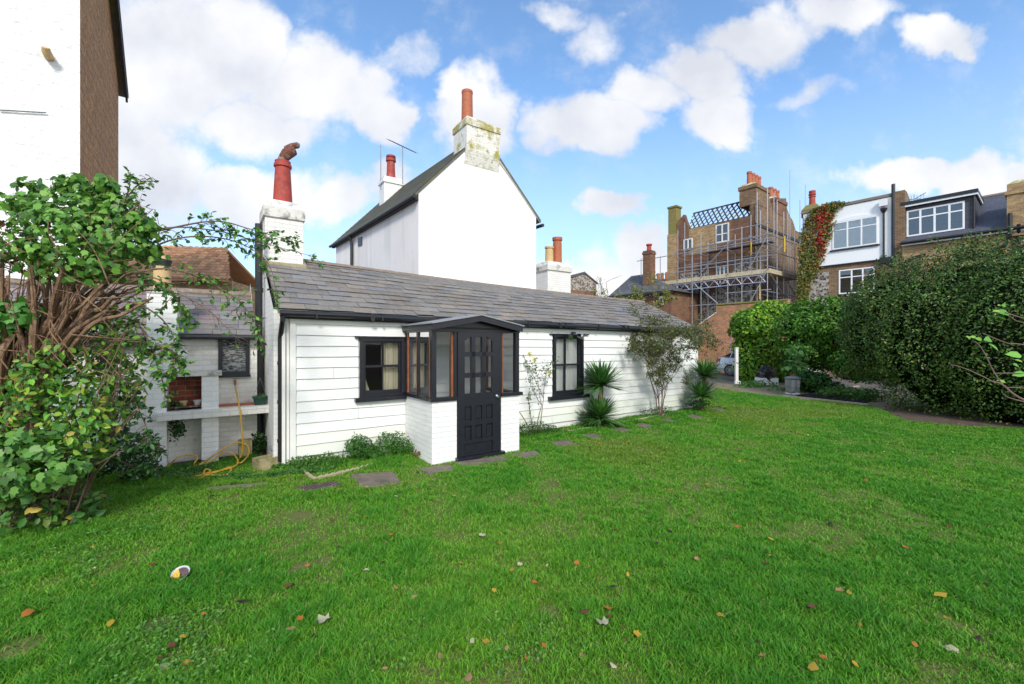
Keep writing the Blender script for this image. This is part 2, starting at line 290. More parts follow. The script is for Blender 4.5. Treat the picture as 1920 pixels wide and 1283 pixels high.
class M:
    def __init__(s): s.V=[];s.F=[];s.C=[];s.I=[]
    def face(s,pts,col=(1,1,1),mi=0):
        n=len(s.V); s.V+= [tuple(p) for p in pts]; s.F.append(list(range(n,n+len(pts)))); s.C.append(col); s.I.append(mi)
    def hexa(s,p,col=(1,1,1),mi=0,skip=()):   # 8 points: bottom 4 (ccw), top 4
        n=len(s.V); s.V+=[tuple(q) for q in p]
        for i,f in enumerate(((3,2,1,0),(4,5,6,7),(0,1,5,4),(1,2,6,5),(2,3,7,6),(3,0,4,7))):
            if i in skip: continue
            s.F.append([n+k for k in f]); s.C.append(col); s.I.append(mi)
    def box(s,fr,a0,a1,b0,b1,z0,z1,col=(1,1,1),mi=0):
        s.hexa([fr.p(a0,b0,z0),fr.p(a1,b0,z0),fr.p(a1,b1,z0),fr.p(a0,b1,z0),fr.p(a0,b0,z1),fr.p(a1,b0,z1),fr.p(a1,b1,z1),fr.p(a0,b1,z1)],col,mi)
        return s
    def bar(s,p,q,w,h,col=(1,1,1),mi=0,up=(0,0,1)):
        p=Vector(p);q=Vector(q);d=(q-p).normalized();up=Vector(up)
        if abs(d.dot(up))>.98: up=Vector((1,0,0))
        x=d.cross(up).normalized()*w/2; y=x.cross(d).normalized()*h/2
        s.hexa([p-x-y,p+x-y,q+x-y,q-x-y,p-x+y,p+x+y,q+x+y,q-x+y],col,mi); return s
    def tube(s,pts,r,n=8,col=(1,1,1),mi=0,cap=True):
        pts=[Vector(p) for p in pts]; k=len(pts)
        rr=r if isinstance(r,(list,tuple)) else [r]*k
        base=len(s.V); prev=None
        for i,p in enumerate(pts):
            d=(pts[min(i+1,k-1)]-pts[max(i-1,0)]).normalized()
            if prev is None:
                a=Vector((0,0,1)) if abs(d.z)<.9 else Vector((1,0,0)); x=d.cross(a).normalized()
            else:
                x=(prev-d*prev.dot(d)).normalized()
            prev=x; y=d.cross(x)
            for j in range(n):
                an=2*math.pi*j/n; s.V.append(tuple(p+(x*math.cos(an)+y*math.sin(an))*rr[i]))
        for i in range(k-1):
            for j in range(n):
                a=base+i*n+j;b=base+i*n+(j+1)%n
                s.F.append([a,b,b+n,a+n]); s.C.append(col); s.I.append(mi)
        if cap:
            s.F.append([base+j for j in range(n)][::-1]); s.C.append(col); s.I.append(mi)
            s.F.append([base+(k-1)*n+j for j in range(n)]); s.C.append(col); s.I.append(mi)
        return s
    def lathe(s,c,prof,n=16,col=(1,1,1),mi=0):
        base=len(s.V)
        for r,z in prof:
            for j in range(n):
                an=2*math.pi*j/n; s.V.append((c[0]+r*math.cos(an),c[1]+r*math.sin(an),c[2]+z))
        for i in range(len(prof)-1):
            for j in range(n):
                a=base+i*n+j;b=base+i*n+(j+1)%n
                s.F.append([a,b,b+n,a+n]); s.C.append(col); s.I.append(mi)
        for i,rev in ((0,True),(len(prof)-1,False)):
            if prof[i][0]>1e-4:
                f=[base+i*n+j for j in range(n)]; s.F.append(f[::-1] if rev else f); s.C.append(col); s.I.append(mi)
        return s
    def build(s,name,mat,parent=None,smooth=False,origin=None):
        me=bpy.data.meshes.new(name); V=np.array(s.V,dtype=float)
        if origin is None:
            lo,hi=V.min(0),V.max(0); c=((lo[0]+hi[0])/2,(lo[1]+hi[1])/2,lo[2])
        else: c=origin
        c=tuple(float(x) for x in c)
        me.from_pydata([tuple(v) for v in (V-np.array(c))],[],s.F)
        me.uv_layers.new(name='UVMap'); me.color_attributes.new('Col','FLOAT_COLOR','CORNER')
        uv=[0.0]*(2*sum(map(len,s.F))); ca=[1.0]*(2*len(uv))
        li=0
        for f,col in zip(s.F,s.C):
            p=[Vector(V[i]) for i in f]; nn=Vector((0,0,0))
            for i in range(len(p)):
                a=p[i];b=p[(i+1)%len(p)]; nn+=Vector(((a.y-b.y)*(a.z+b.z),(a.z-b.z)*(a.x+b.x),(a.x-b.x)*(a.y+b.y)))
            if nn.length>0: nn.normalize()
            if abs(nn.z)>.97: h=Vector((1,0,0)); g=Vector((0,1,0))
            else: h=Vector((-nn.y,nn.x,0)).normalized(); g=nn.cross(h)
            for q in p:
                uv[2*li]=q.dot(h); uv[2*li+1]=q.dot(g); ca[4*li:4*li+3]=col; li+=1
        me.uv_layers[0].data.foreach_set('uv',uv); me.color_attributes['Col'].data.foreach_set('color',ca)
        me.polygons.foreach_set('material_index',s.I)
        me.update()
        return finish(me,name,c,mat,parent,smooth)
def npmesh(name,V,F,colv,mat,parent=None,smooth=False,origin=None):
    """V (n,3), F (m,k) fixed size, colv (n,3) colour per vertex"""
    V=np.asarray(V,float)
    c=origin if origin is not None else tuple(float(x) for x in ((V[:,0].min()+V[:,0].max())/2,(V[:,1].min()+V[:,1].max())/2,V[:,2].min()))
    me=bpy.data.meshes.new(name); k=F.shape[1]
    me.vertices.add(len(V)); me.vertices.foreach_set('co',(V-np.array(c)).astype(np.float32).ravel())
    me.loops.add(F.size); me.loops.foreach_set('vertex_index',F.astype(np.int32).ravel())
    me.polygons.add(len(F)); me.polygons.foreach_set('loop_start',np.arange(0,F.size,k,dtype=np.int32))
    me.update(calc_edges=True)
    a=me.color_attributes.new('Col','FLOAT_COLOR','POINT')
    a.data.foreach_set('color',np.concatenate([colv,np.ones((len(V),1))],1).astype(np.float32).ravel())
    return finish(me,name,c,mat,parent,smooth)
def unit(a): return a/np.maximum(np.linalg.norm(a,axis=-1,keepdims=True),1e-9)
OV=(np.array([(0,0,0),(.0,1,-.12),(.26,.30,.08),(.24,.68,.03),(-.26,.30,.08),(-.24,.68,.03)]),np.array([(0,2,3,1),(0,1,5,4)]))
LANCE=(np.array([(0,0,0),(.0,1,-.2),(.12,.30,.05),(.10,.68,.0),(-.12,.30,.05),(-.10,.68,.0)]),np.array([(0,2,3,1),(0,1,5,4)]))
_lb=[(0,0,0),(.16,.06,.03),(.40,.20,.0),(.35,.36,.05),(.46,.60,-.03),(.27,.66,.05),(0,1,-.08),(-.27,.66,.05),(-.46,.60,-.03),(-.35,.36,.05),(-.40,.20,.0),(-.16,.06,.03)]
LOBE=(np.array([(0,.42,.02)]+_lb),np.array([(0,1+i,1+(i+1)%12) for i in range(12)]))
def leafset(name,pts,nrm,size,cols,tmpl,mat,parent=None,spread=.6,down=.2,axis=None,origin=None,rs=None):
    """a leaf at every point, facing nrm with some scatter"""
    rg=rs or nr; n=len(pts); pts=np.asarray(pts); 
    N=unit(unit(np.asarray(nrm))+rg.normal(0,spread,(n,3)))
    A=rg.normal(0,1,(n,3)) if axis is None else np.asarray(axis)+rg.normal(0,.35,(n,3))
    A[:,2]-=down*1.5
    A=unit(A-N*np.sum(A*N,1,keepdims=True)); B=np.cross(A,N)
    sz=np.asarray(size)*rg.uniform(.65,1.25,n)
    tv,tf=tmpl; k=len(tv)
    V=pts[:,None,:]+sz[:,None,None]*(tv[None,:,0,None]*B[:,None,:]+tv[None,:,1,None]*A[:,None,:]+tv[None,:,2,None]*N[:,None,:])
    F=(tf[None]+(np.arange(n)*k)[:,None,None]).reshape(-1,tf.shape[1])
    C=np.repeat(np.asarray(cols),k,0)
    return npmesh(name,V.reshape(-1,3),F,C,mat,parent,origin=origin)
def pick(cols,n,var=.2,rg=None):
    rg=rg or nr; cols=np.array([c[:3] for c in cols]); wt=None
    idx=rg.integers(0,len(cols),n); c=cols[idx]*rg.uniform(1-var,1+var,(n,1))*rg.uniform(.93,1.07,(n,3))
    return c
def crown_pts(ells,n,rough=.16,depth=.22,zmin=.03,seed=1,k=3.0):
    """points on the uneven skin of a union of ellipsoids"""
    rg=np.random.default_rng(seed); E=np.array(ells,float)  # cx cy cz rx ry rz
    ar=np.array([(e[3]*e[4]+e[3]*e[5]+e[4]*e[5]) for e in E]); idx=rg.choice(len(E),n,p=ar/ar.sum())
    d=unit(rg.normal(0,1,(n,3))); e=E[idx]
    ph=rg.uniform(0,6,(6,)); 
    bump=(np.sin(d[:,0]*k*2.1+ph[0]+idx)+np.sin(d[:,1]*k*2.7+ph[1]+idx*2)+np.sin(d[:,2]*k*2.3+ph[2])+.8*np.sin((d[:,0]+d[:,1])*k*4.7+ph[3])+.8*np.sin((d[:,2]-d[:,0])*k*5.1+ph[4]))/4.2
    r=1+rough*bump-depth*rg.random(n)**2*1.0
    P=e[:,:3]+d*e[:,3:]*r[:,None]; N=unit(d/e[:,3:])
    keep=P[:,2]>zmin
    for j,q in enumerate(E):
        ins=np.sum(((P-q[:3])/q[3:])**2,1)<.62; keep&=~(ins&(idx!=j))
    return P[keep],N[keep],bump[keep]
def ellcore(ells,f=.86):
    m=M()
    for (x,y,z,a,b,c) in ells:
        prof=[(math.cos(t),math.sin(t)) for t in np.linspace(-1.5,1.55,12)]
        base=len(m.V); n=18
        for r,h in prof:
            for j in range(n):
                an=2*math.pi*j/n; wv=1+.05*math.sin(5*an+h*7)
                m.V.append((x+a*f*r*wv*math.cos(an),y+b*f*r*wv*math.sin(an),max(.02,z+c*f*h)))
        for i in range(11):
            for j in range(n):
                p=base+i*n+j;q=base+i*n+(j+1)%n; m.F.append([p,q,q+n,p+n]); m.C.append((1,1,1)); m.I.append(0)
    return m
def branchy(m,p,d,L,r,depth,tips,rg,spread=.5,seg=4,gravity=0,ratio=.72,nch=(2,3)):
    p=Vector(p); d=Vector(d).normalized(); pts=[p.copy()]; rs=[r]
    for i in range(seg):
        d=(d+Vector((rg.gauss(0,.10),rg.gauss(0,.10),rg.gauss(0,.10)-gravity))).normalized()
        p=p+d*(L/seg); pts.append(p.copy()); rs.append(r*(1-.45*(i+1)/seg))
        if depth<=1: tips.append((tuple(p),tuple(d)))
    m.tube(pts,rs,n=6 if r>.008 else 4,cap=False)
    if depth>0:
        for k in range(rg.randint(*nch)):
            nd_=(d+Vector((rg.gauss(0,spread),rg.gauss(0,spread),rg.gauss(0,spread*.7)))).normalized()
            q=pts[-1] if k==0 else pts[rg.randint(max(1,seg-2),seg)]
            branchy(m,q,nd_,L*ratio*rg.uniform(.75,1.15),r*.58,depth-1,tips,rg,spread,seg,gravity,ratio,nch)
def copy_tree(o,loc,rot=None,scale=None,label=None,group=None):
    c=o.copy(); link(c); c.location=loc
    if rot is not None: c.rotation_euler=rot
    if scale is not None: c.scale=(scale,)*3
    if label: c['label']=label
    if group: c['group']=group
    for ch in list(o.children):
        d=ch.copy(); link(d); d.parent=c
        for g in list(ch.children):
            e=g.copy(); link(e); e.parent=d
    return c
def lerp(a,b,t): return a+(b-a)*t
# ---------------------------------------------------------------- ground
def struct(name,m,mat,kind='structure'):
    o=m.build(name,mat); o['kind']=kind; return o
K=Fr(-3.153,6.268,.824,.566)
def hz(px,py,t=0): return K.ht(px,py,t)[1]
def hs_(px,py=700,t=0): return K.ht(px,py,t)[0]
m,t_,b_=bsdf('lawn_soil_and_moss'); T['lawn']=m
g_=nd(t_,'ShaderNodeNewGeometry')
a1=nd(t_,'ShaderNodeTexNoise',i_Scale=.8,i_Detail=8.0,i_Roughness=.65); t_.links.new(g_.outputs[0],a1.inputs['Vector'])
a2=nd(t_,'ShaderNodeTexNoise',i_Scale=40.0,i_Detail=4.0); t_.links.new(g_.outputs[0],a2.inputs['Vector'])
c_=mixc(t_,a1.outputs[0],(.03,.13,.006),(.085,.17,.012)); c_=mixc(t_,mth(t_,'MULTIPLY',a2.outputs[0],.95),c_,(.19,.125,.045))
t_.links.new(c_,b_.inputs['Base Color']); b_.inputs['Roughness'].default_value=.95
bp_=nd(t_,'ShaderNodeBump',i_Strength=1.0,i_Distance=.03); t_.links.new(a2.outputs[0],bp_.inputs['Height']); t_.links.new(bp_.outputs[0],b_.inputs['Normal'])
gm=M(); gm.face([(-900,-900,-.008),(900,-900,-.008),(900,900,-.008),(-900,900,-.008)])
struct('ground',gm,T['soil'])
def poly(name,pts,z,mat,kind='structure'):
    m=M(); m.face([(x,y,z) for x,y in pts]); return struct(name,m,mat,kind)
def g2(px,py): return G(px,py)[:2]
edge_px=[(1310,748),(1345,728),(1400,737),(1470,746),(1625,760),(1655,770),(1700,790),(1800,800),(1920,805)]
lawn_pts=[(-11,-3),(13.5,-3),(13.5,5.5),(11.4,7.4)]+[g2(*q) for q in edge_px[::-1]]+[K.p(9.9,.05,0)[:2],K.p(0,.05,0)[:2],K.p(-.3,1.0,0)[:2],K.p(-5.5,1.15,0)[:2],(-9,4)]
poly('lawn',lawn_pts,0,T['lawn'])
poly('drive',[(3,13),(45,13),(45,60),(-30,60),(-30,22),(2,22)],-.004,T['tarmac'])
poly('path',[g2(*q) for q in edge_px[1:6]]+[(9.6,11.6),(13,13),(13,17.5),g2(1480,722),g2(1380,722),g2(1345,718),K.p(10.3,1,0)[:2],K.p(10.0,-.2,0)[:2]],-.001,T['path'])
poly('flower_bed',[K.p(-.1,-.42,0)[:2],K.p(1.4,-.42,0)[:2],K.p(1.6,0.02,0)[:2],K.p(0,0.02,0)[:2]],.004,T['soil'])
poly('flower_bed',[K.p(3.3,-.5,0)[:2],K.p(9.7,-.38,0)[:2],K.p(9.9,.02,0)[:2],K.p(3.3,.02,0)[:2]],.004,T['soil'])
# ---------------------------------------------------------------- cottage
L=hs_(1305); ZB0=hz(548,858); ZB1=hz(1303,757)
ZT0=hz(546,586); ZT1=hz(1306,621)
def zb(s): return lerp(ZB0,ZB1,s/L)
def zt(s): return lerp(ZT0,ZT1,s/L)
TR=1.86; ZR0=3.30; ZR1=K.ht(1205,566,TR)[1]
def ze(s): return zt(s)+.05
def zr(s): return lerp(ZR0,ZR1,s/L)-.05*math.sin(math.pi*min(1,max(0,s/L)))
cot=thing('cottage','long low white weatherboarded cottage with slate roof and black glazed porch','house',K.p(L/2,TR,0))
def WIN(px0,px1,py0,py1,t=0):
    s0,s1=hs_(px0,700,t),hs_(px1,700,t); zA=(hz(px0,py0,t)+hz(px1,py0,t))/2; return s0,s1,zA
W1=(hs_(674),hs_(757.5),hz(674,747),hz(674,634)); W2=(hs_(1036),hs_(1092),hz(1036,744),hz(1036,628))
# walls behind the boards, open at the windows
m=M(); zbot=-.1
def wallrun(m,s0,s1,t0,t1,zlo,zhi):
    m.hexa([K.p(s0,t0,zlo),K.p(s1,t0,zlo),K.p(s1,t1,zlo),K.p(s0,t1,zlo),K.p(s0,t0,zhi(s0)),K.p(s1,t0,zhi(s1)),K.p(s1,t1,zhi(s1)),K.p(s0,t1,zhi(s0))])
cuts=[(0,W1[0]),(W1[1],W2[0]),(W2[1],L)]
for a,b in cuts: wallrun(m,a,b,.012,.13,zbot,zt)
for Wn in (W1,W2):
    m.box(K,Wn[0],Wn[1],.012,.13,zbot,Wn[2]); wallrun(m,Wn[0],Wn[1],.012,.13,Wn[3],zt)
wallrun(m,.0,L,TR*2-.2,TR*2,zbot,zt)
m.face([K.p(L,.013,zbot),K.p(L,2*TR-.001,zbot),K.p(L,2*TR-.001,zt(L)),K.p(L,TR,zr(L)-.06),K.p(L,.013,zt(L))])
m.build('wall',T['offwhite'],cot)
m=M(); m.box(K,.02,L-.02,.15,TR*2-.22,-.05,.02); m.box(K,.02,L-.02,1.6,1.66,.02,2.0); m.build('interior',T['roomdark'],cot)
# weatherboards
m=M(); NB=13; rb=random.Random(3)
for k in range(NB):
    ss=[0.045]; 
    while ss[-1]<L-.06: ss.append(min(L-.05,ss[-1]+rb.uniform(.5,.8)))
    ss=sorted(set(ss+[W1[0]-.02,W1[1]+.02,W2[0]-.02,W2[1]+.02]))
    jit={s:rb.uniform(-.004,.004) for s in ss}; tj={s:rb.uniform(-.002,.003) for s in ss}
    tint=rb.uniform(.94,1.0)
    for a,b in zip(ss[:-1],ss[1:]):
        if b-a<.01: continue
        def zz(s,kk): return lerp(zb(s),zt(s),kk/NB)+(jit.get(s,0) if 0<kk<NB else 0)
        lo=[zz(a,k),zz(b,k)]; hi=[zz(a,k+1)+.004,zz(b,k+1)+.004]
        skip=False
        for Wn in (W1,W2):
            if a>=Wn[0]-.03 and b<=Wn[1]+.03:
                if lo[0]>=Wn[2] and hi[0]<=Wn[3]: skip=True
                elif lo[0]<Wn[2]<hi[0]: hi=[Wn[2],Wn[2]]
                elif lo[0]<Wn[3]<hi[0]: lo=[Wn[3],Wn[3]]
        if skip: continue
        ta,tb=-.025-tj[a],-.025-tj[b]
        if rb.random()<.16: b-=.005
        tc_=tuple(q*(1 if k>1 else (.90,.92,.84)[i_]*(.97 if k==0 else 1.03)) for i_,q in enumerate((tint*rb.uniform(.97,1),)*3))
        A=K.p(a,ta,lo[0]);B=K.p(b,tb,lo[1]);C=K.p(b,-.004,hi[1]);D=K.p(a,-.004,hi[0])
        A2=K.p(a,.012,lo[0]-.0);B2=K.p(b,.012,lo[1]-.0);A1=K.p(a,ta,lo[0]+.004)
        m.face([A,B,C,D],tc_); m.face([B,A,A2,B2],tc_)
# far gable boards
for k in range(18):
    z0=ZB1+k*.158; z1=z0+.16
    def trange(z):
        if z<zt(L): return (-.03,2*TR)
        f=(z-zt(L))/(zr(L)-.06-zt(L)); return (f*TR,2*TR-f*TR)
    if z1>zr(L)-.07: break
    r0=trange(z0);r1=trange(z1)
    m.face([K.p(L+.026,r0[0],z0),K.p(L+.026,r0[1],z0),K.p(L+.006,r1[1],z1),K.p(L+.006,r1[0],z1)])
    m.face([K.p(L+.026,r0[1],z0),K.p(L+.026,r0[0],z0),K.p(L,r0[0],z0),K.p(L,r0[1],z0)])
m.build('weatherboards',T['boards'],cot)
m=M(); m.hexa([K.p(-.03,-.04,ZB0-.03),K.p(.045,-.04,ZB0-.03),K.p(.045,.012,ZB0-.03),K.p(-.03,.012,ZB0-.03),K.p(-.03,-.04,ZT0-.02),K.p(.045,-.04,ZT0-.02),K.p(.045,.012,ZT0-.02),K.p(-.03,.012,ZT0-.02)])
m.build('corner_board',T['offwhite'],cot)
for q_ in ((L-.05,L+.03,-.04,.012,ZB1-.03,ZT1-.02),(-.13,-.085,-.005,.04,ZB0-.1,2.1),(-.07,-.035,.0,.05,ZB0-.1,2.12)): M().box(K,*q_).build('corner_board',T['offwhite'],cot)
# end wall with gable (brick painted white)
m=M(); sE=-.22
def gz(t): return lerp(zt(0),zr(0),t/TR)-.03 if t<TR else lerp(zt(0),zr(0),(2*TR-t)/TR)-.03
m.face([K.p(sE,t,z) for t,z in ((.12,-.1),(2*TR,-.1),(2*TR,gz(2*TR)),(TR,gz(TR)),(.12,gz(.12)))][::-1])
m.face([K.p(0,t,z) for t,z in ((.12,-.1),(2*TR,-.1),(2*TR,gz(2*TR)),(TR,gz(TR)),(.12,gz(.12)))])
m.face([K.p(sE,.12,-.1),K.p(0,.12,-.1),K.p(0,.12,gz(.12)),K.p(sE,.12,gz(.12))])
m.face([K.p(0,2*TR,-.1),K.p(sE,2*TR,-.1),K.p(sE,2*TR,gz(0)),K.p(0,2*TR,gz(0))])
m.build('end_wall',T['wbrick'],cot)
# roof: real slates on the front slope
def rp(s,f,h=0):   # f 0 at the eave .. 1 at the ridge
    t=lerp(-.11,TR,f); z0=ze(s)-.02; z=lerp(z0,zr(s),f)
    return K.p(s,t,z+h)
m=M(); S0,S1=-.19,L+.10
for (f0,f1,fl) in ((0,1,1),(0,1,-1)):
    pts=[]
    for s,f in ((S0,0),(S1,0),(S1,1),(S0,1)):
        t=lerp(-.11,TR,f) if fl>0 else 2*TR-lerp(-.11,TR,f); z=lerp(ze(s)-.02,zr(s),f)
        pts.append((s,t,z))
    lo=[K.p(s,t,z-.055) for s,t,z in pts]; hi=[K.p(s,t,z-.012) for s,t,z in pts]
    if fl<0: lo=lo[::-1]; hi=hi[::-1]
    m.hexa(lo+hi,(.8,.8,.8))
rows=11; rs=random.Random(11)
for r in range(rows):
    f0=r/rows; f1=min(1.0,(r+1.55)/rows); off=(r%2)*.165; s=S0-off
    while s<S1:
        wd=rs.choice((.30,.33,.33,.36)); a=max(s,S0)+.003; b=min(s+wd,S1)-.003; s+=wd
        if b-a<.04: continue
        q=rs.random(); base=rs.uniform(.76,1.2)
        col=(base*1.0,base*.99,base*.98) if q<.6 else ((base*.92,base*.98,base*1.10) if q<.75 else (base*1.10,base*1.0,base*.90))
        j=rs.uniform(-.008,.008)/TR; h0=.018+rs.uniform(0,.012); d=rs.uniform(-.006,.006)
        P0=[rp(a,f0+j,h0),rp(b,f0+j+d,h0),rp(b,f1,-.004),rp(a,f1,-.004)]
        Q0=[rp(a,f0+j,h0-.009),rp(b,f0+j+d,h0-.009),rp(b,f1,-.011),rp(a,f1,-.011)]
        m.hexa(Q0+P0,col,skip=(0,))
for r in range(11):
    f0=r/11; f1=min(1,(r+1.4)/11); s=S0
    while s<S1:
        a=s+.003;b=min(s+.33,S1)-.003;s+=.33
        if b-a<.04: continue
        base=rs.uniform(.65,1.2); q=lambda s,f,h:K.p(s,2*TR-lerp(-.11,TR,f),lerp(ze(s)-.02,zr(s),f)+h)
        m.face([q(b,f0,.016),q(a,f0,.016),q(a,f1,-.002),q(b,f1,-.002)],(base,)*3)
roof=m.build('roof',T['slate'],cot)
m=M(); s=.38
while s<S1:
    e=min(s+.44,S1); n=7
    for i in range(n):
        a0=math.pi*i/n-.0;a1=math.pi*(i+1)/n
        pa=lambda s,a:K.p(s,TR+.095*math.cos(a),zr(s)-.028+.062*math.sin(a)+(0 if s<e-.01 else .004))
        m.face([pa(s,a1),pa(s,a0),pa(e-.004,a0),pa(e-.004,a1)])
    s=e
m.build('ridge_tile',T['ridge'],roof)
# fascia and gutter
m=M(); gut=[]
for s in np.linspace(-.17,L+.06,12): gut.append(s)
m.tube([K.p(s,-.135,ze(s)-.075+.004*math.sin(s*3)) for s in gut],.048,n=10)
for s in np.arange(.3,L,.95): m.box(K,s-.012,s+.012,-.19,-.02,ze(s)-.13,ze(s)-.03)
for s in np.arange(1.1,L,1.9): m.box(K,s-.03,s+.03,-.19,-.085,ze(s)-.128,ze(s)-.02)
g=m.build('gutter',T['iron'],cot,smooth=False)
m=M(); m.hexa([K.p(-.1,-.07,ze(0)-.14),K.p(L+.05,-.07,ze(L)-.14),K.p(L+.05,-.03,ze(L)-.14),K.p(-.1,-.03,ze(0)-.14),K.p(-.1,-.07,ze(0)-.04),K.p(L+.05,-.07,ze(L)-.04),K.p(L+.05,-.03,ze(L)-.04),K.p(-.1,-.03,ze(0)-.04)])
m.build('fascia',T['blackmat'],cot)
z=ze(0); m=M(); m.tube([K.p(-.135,-.13,z-.10),K.p(-.135,-.13,z-.17),K.p(-.14,.0,z-.33),K.p(-.145,.035,z-.42),K.p(-.145,.035,.08)],.034,n=10)
for q in (.35,.9,1.45): m.tube([K.p(-.145,.035,q),K.p(-.145,.035,q+.05)],.041,n=10)
m.build('downpipe',T['iron'],cot)
# chimney stack on the gable
m=M(); c0,c1,d0,d1=-.205,.385,1.52,2.14
m.box(K,c0,c1,d0,d1,2.9,3.92)
ch=m.build('chimney',T['wbrick_dirty'],cot)
m=M(); m.box(K,c0-.03,c1+.03,d0-.03,d1+.03,3.92,4.10); m.hexa([K.p(c0-.03,d0-.03,4.10),K.p(c1+.03,d0-.03,4.10),K.p(c1+.03,d1+.03,4.10),K.p(c0-.03,d1+.03,4.10),K.p(c0+.08,d0+.08,4.25),K.p(c1-.08,d0+.08,4.24),K.p(c1-.08,d1-.08,4.22),K.p(c0+.08,d1-.08,4.24)])
m.build('chimney_cap',T['cement'],ch)
m=M(); m.hexa([K.p(c0-.02,d0-.03,2.95),K.p(c1+.05,d0-.03,2.95),K.p(c1+.05,TR,2.95),K.p(c0-.02,TR,2.95),K.p(c0-.02,d0-.03,3.14),K.p(c1+.05,d0-.03,3.14),K.p(c1+.04,TR,3.36),K.p(c0-.02,TR,3.36)]); m.build('flashing',T['rope_edge'],ch)
pc=K.p(.10,1.82,4.19); m=M()
m.lathe(pc,[(.165,0),(.16,.03),(.125,.68),(.12,.70),(.145,.715),(.145,.76),(.128,.775),(.13,.82),(.10,.82)],n=24)
m.build('chimney_pot',T['terra_red'],ch,smooth=False)
m=M(); cc=Vector(pc)+Vector((0,0,.80)); dx=Vector((K.u[0],K.u[1],0))
m.tube([cc,cc+Vector((0,0,.06)),cc+dx*.02+Vector((0,0,.10)),cc+dx*.07+Vector((0,0,.18)),cc+dx*.14+Vector((0,0,.24)),cc+dx*.19+Vector((0,0,.27))],[.10,.08,.085,.10,.095,.08],n=14)
m.tube([cc+dx*.03+Vector((0,0,.275)),cc+dx*.13+Vector((0,0,.325)),cc+dx*.24+Vector((0,0,.375)),cc+dx*.275+Vector((0,0,.375))],[.03,.05,.055,.035],n=10)
m.build('cowl',T['rust'],ch)
# soil pipe beside the end wall
m=M(); q=K.p(-.31,1.33,0); m.tube([K.p(-.31,1.33,.1),K.p(-.31,1.33,3.72)],.056,n=14)
for zz_ in (.9,1.75,2.6,3.3): m.tube([(q[0],q[1],zz_),(q[0],q[1],zz_+.07)],.066,n=14)
m.build('soil_pipe',T['iron'],cot)
# windows of the front wall
def cottwin(Wn,px_m,sill,head,curt,midpy):
    s0,s1,z0,z1=Wn; fw=.06
    m=M(); 
    for a,b,c,d in ((s0,s0+fw,z0,z1),(s1-fw,s1,z0,z1),(s0+fw,s1-fw,z1-fw*.8,z1),(s0+fw,s1-fw,z0,z0+fw*.9)): m.box(K,a,b,-.045,.10,c,d)
    wn=m.build('window',T['black'],cot)
    m=M(); sm=hs_(px_m); zm=hz(px_m,midpy); r=.016
    for a,b,c,d,tt in ((s0+fw,s0+fw+.03,z0+fw*.9,z1-fw*.8,.0),(s1-fw-.03,s1-fw,z0+fw*.9,z1-fw*.8,.0),(s0+fw+.03,s1-fw-.03,z1-fw*.8-.03,z1-fw*.8,.0),(s0+fw+.03,s1-fw-.03,z0+fw*.9,z0+fw*.9+.055,.0),
        (s0+fw+.03,s1-fw-.03,zm-.018,zm+.018,-.006),(sm-r/1.6,sm+r/1.6,zm+.018,z1-fw*.8-.03,.0),(sm-r/1.6-.01,sm+r/1.6-.01,z0+fw*.9+.055,zm-.018,.0)):
        m.box(K,a,b,-.012+tt,.045,c,d)
    m.build('sash',T['black'],wn)
    m=M(); m.face([K.p(s0+fw,.02,z0+.05),K.p(s1-fw,.02,z0+.05),K.p(s1-fw,.02,z1-.04),K.p(s0+fw,.02,z1-.04)]); m.build('pane',T['glass'],wn)
    m=M(); m.box(K,hs_(sill[0]),hs_(sill[1]),-.10,-.002,hz(sill[0],sill[3]),hz(sill[0],sill[2])); m.build('sill',T['black'],wn)
    m=M(); m.box(K,hs_(head[0]),hs_(head[1]),-.062,-.0,z1+.002,z1+.026); m.build('head_board',T['black'],wn)
    for (A,B,z2,cut) in curt:
        m=M()
        a=lerp(s0,s1,A);b=lerp(s0,s1,B); n=34; 
        for i in range(n):
            def q(i,z,f): 
                x=lerp(a,b,i/n)
                if cut: x=lerp(a,lerp(a,b,cut(f)),i/n)
                return K.p(x,.11+.018*math.sin(i*1.35+.4*math.sin(i*.7))+.006*math.sin(i*3.1),z)
            for f0,f1 in ((0,.25),(.25,.5),(.5,.75),(.75,1)):
                zA=lerp(z1-.05,z2,f0);zB=lerp(z1-.05,z2,f1)
                m.face([q(i,zB,f1),q(i+1,zB,f1),q(i+1,zA,f0),q(i,zA,f0)])
        m.build('curtain',T['net'] if px_m>1000 else T['curtain'],wn,smooth=True)
    return wn
cottwin(W1,718,(664,759,746,754),(664.5,762),[(.02,.30,W1[2]+.06,lambda f:.18+.75*f*f),(.52,.93,W1[2]+.05,None)],686.5)
cottwin(W2,1060,(1026,1100,744,751),(1029,1101),[(.03,.48,W2[2]+.06,None),(.50,.93,W2[2]+.06,None)],684)
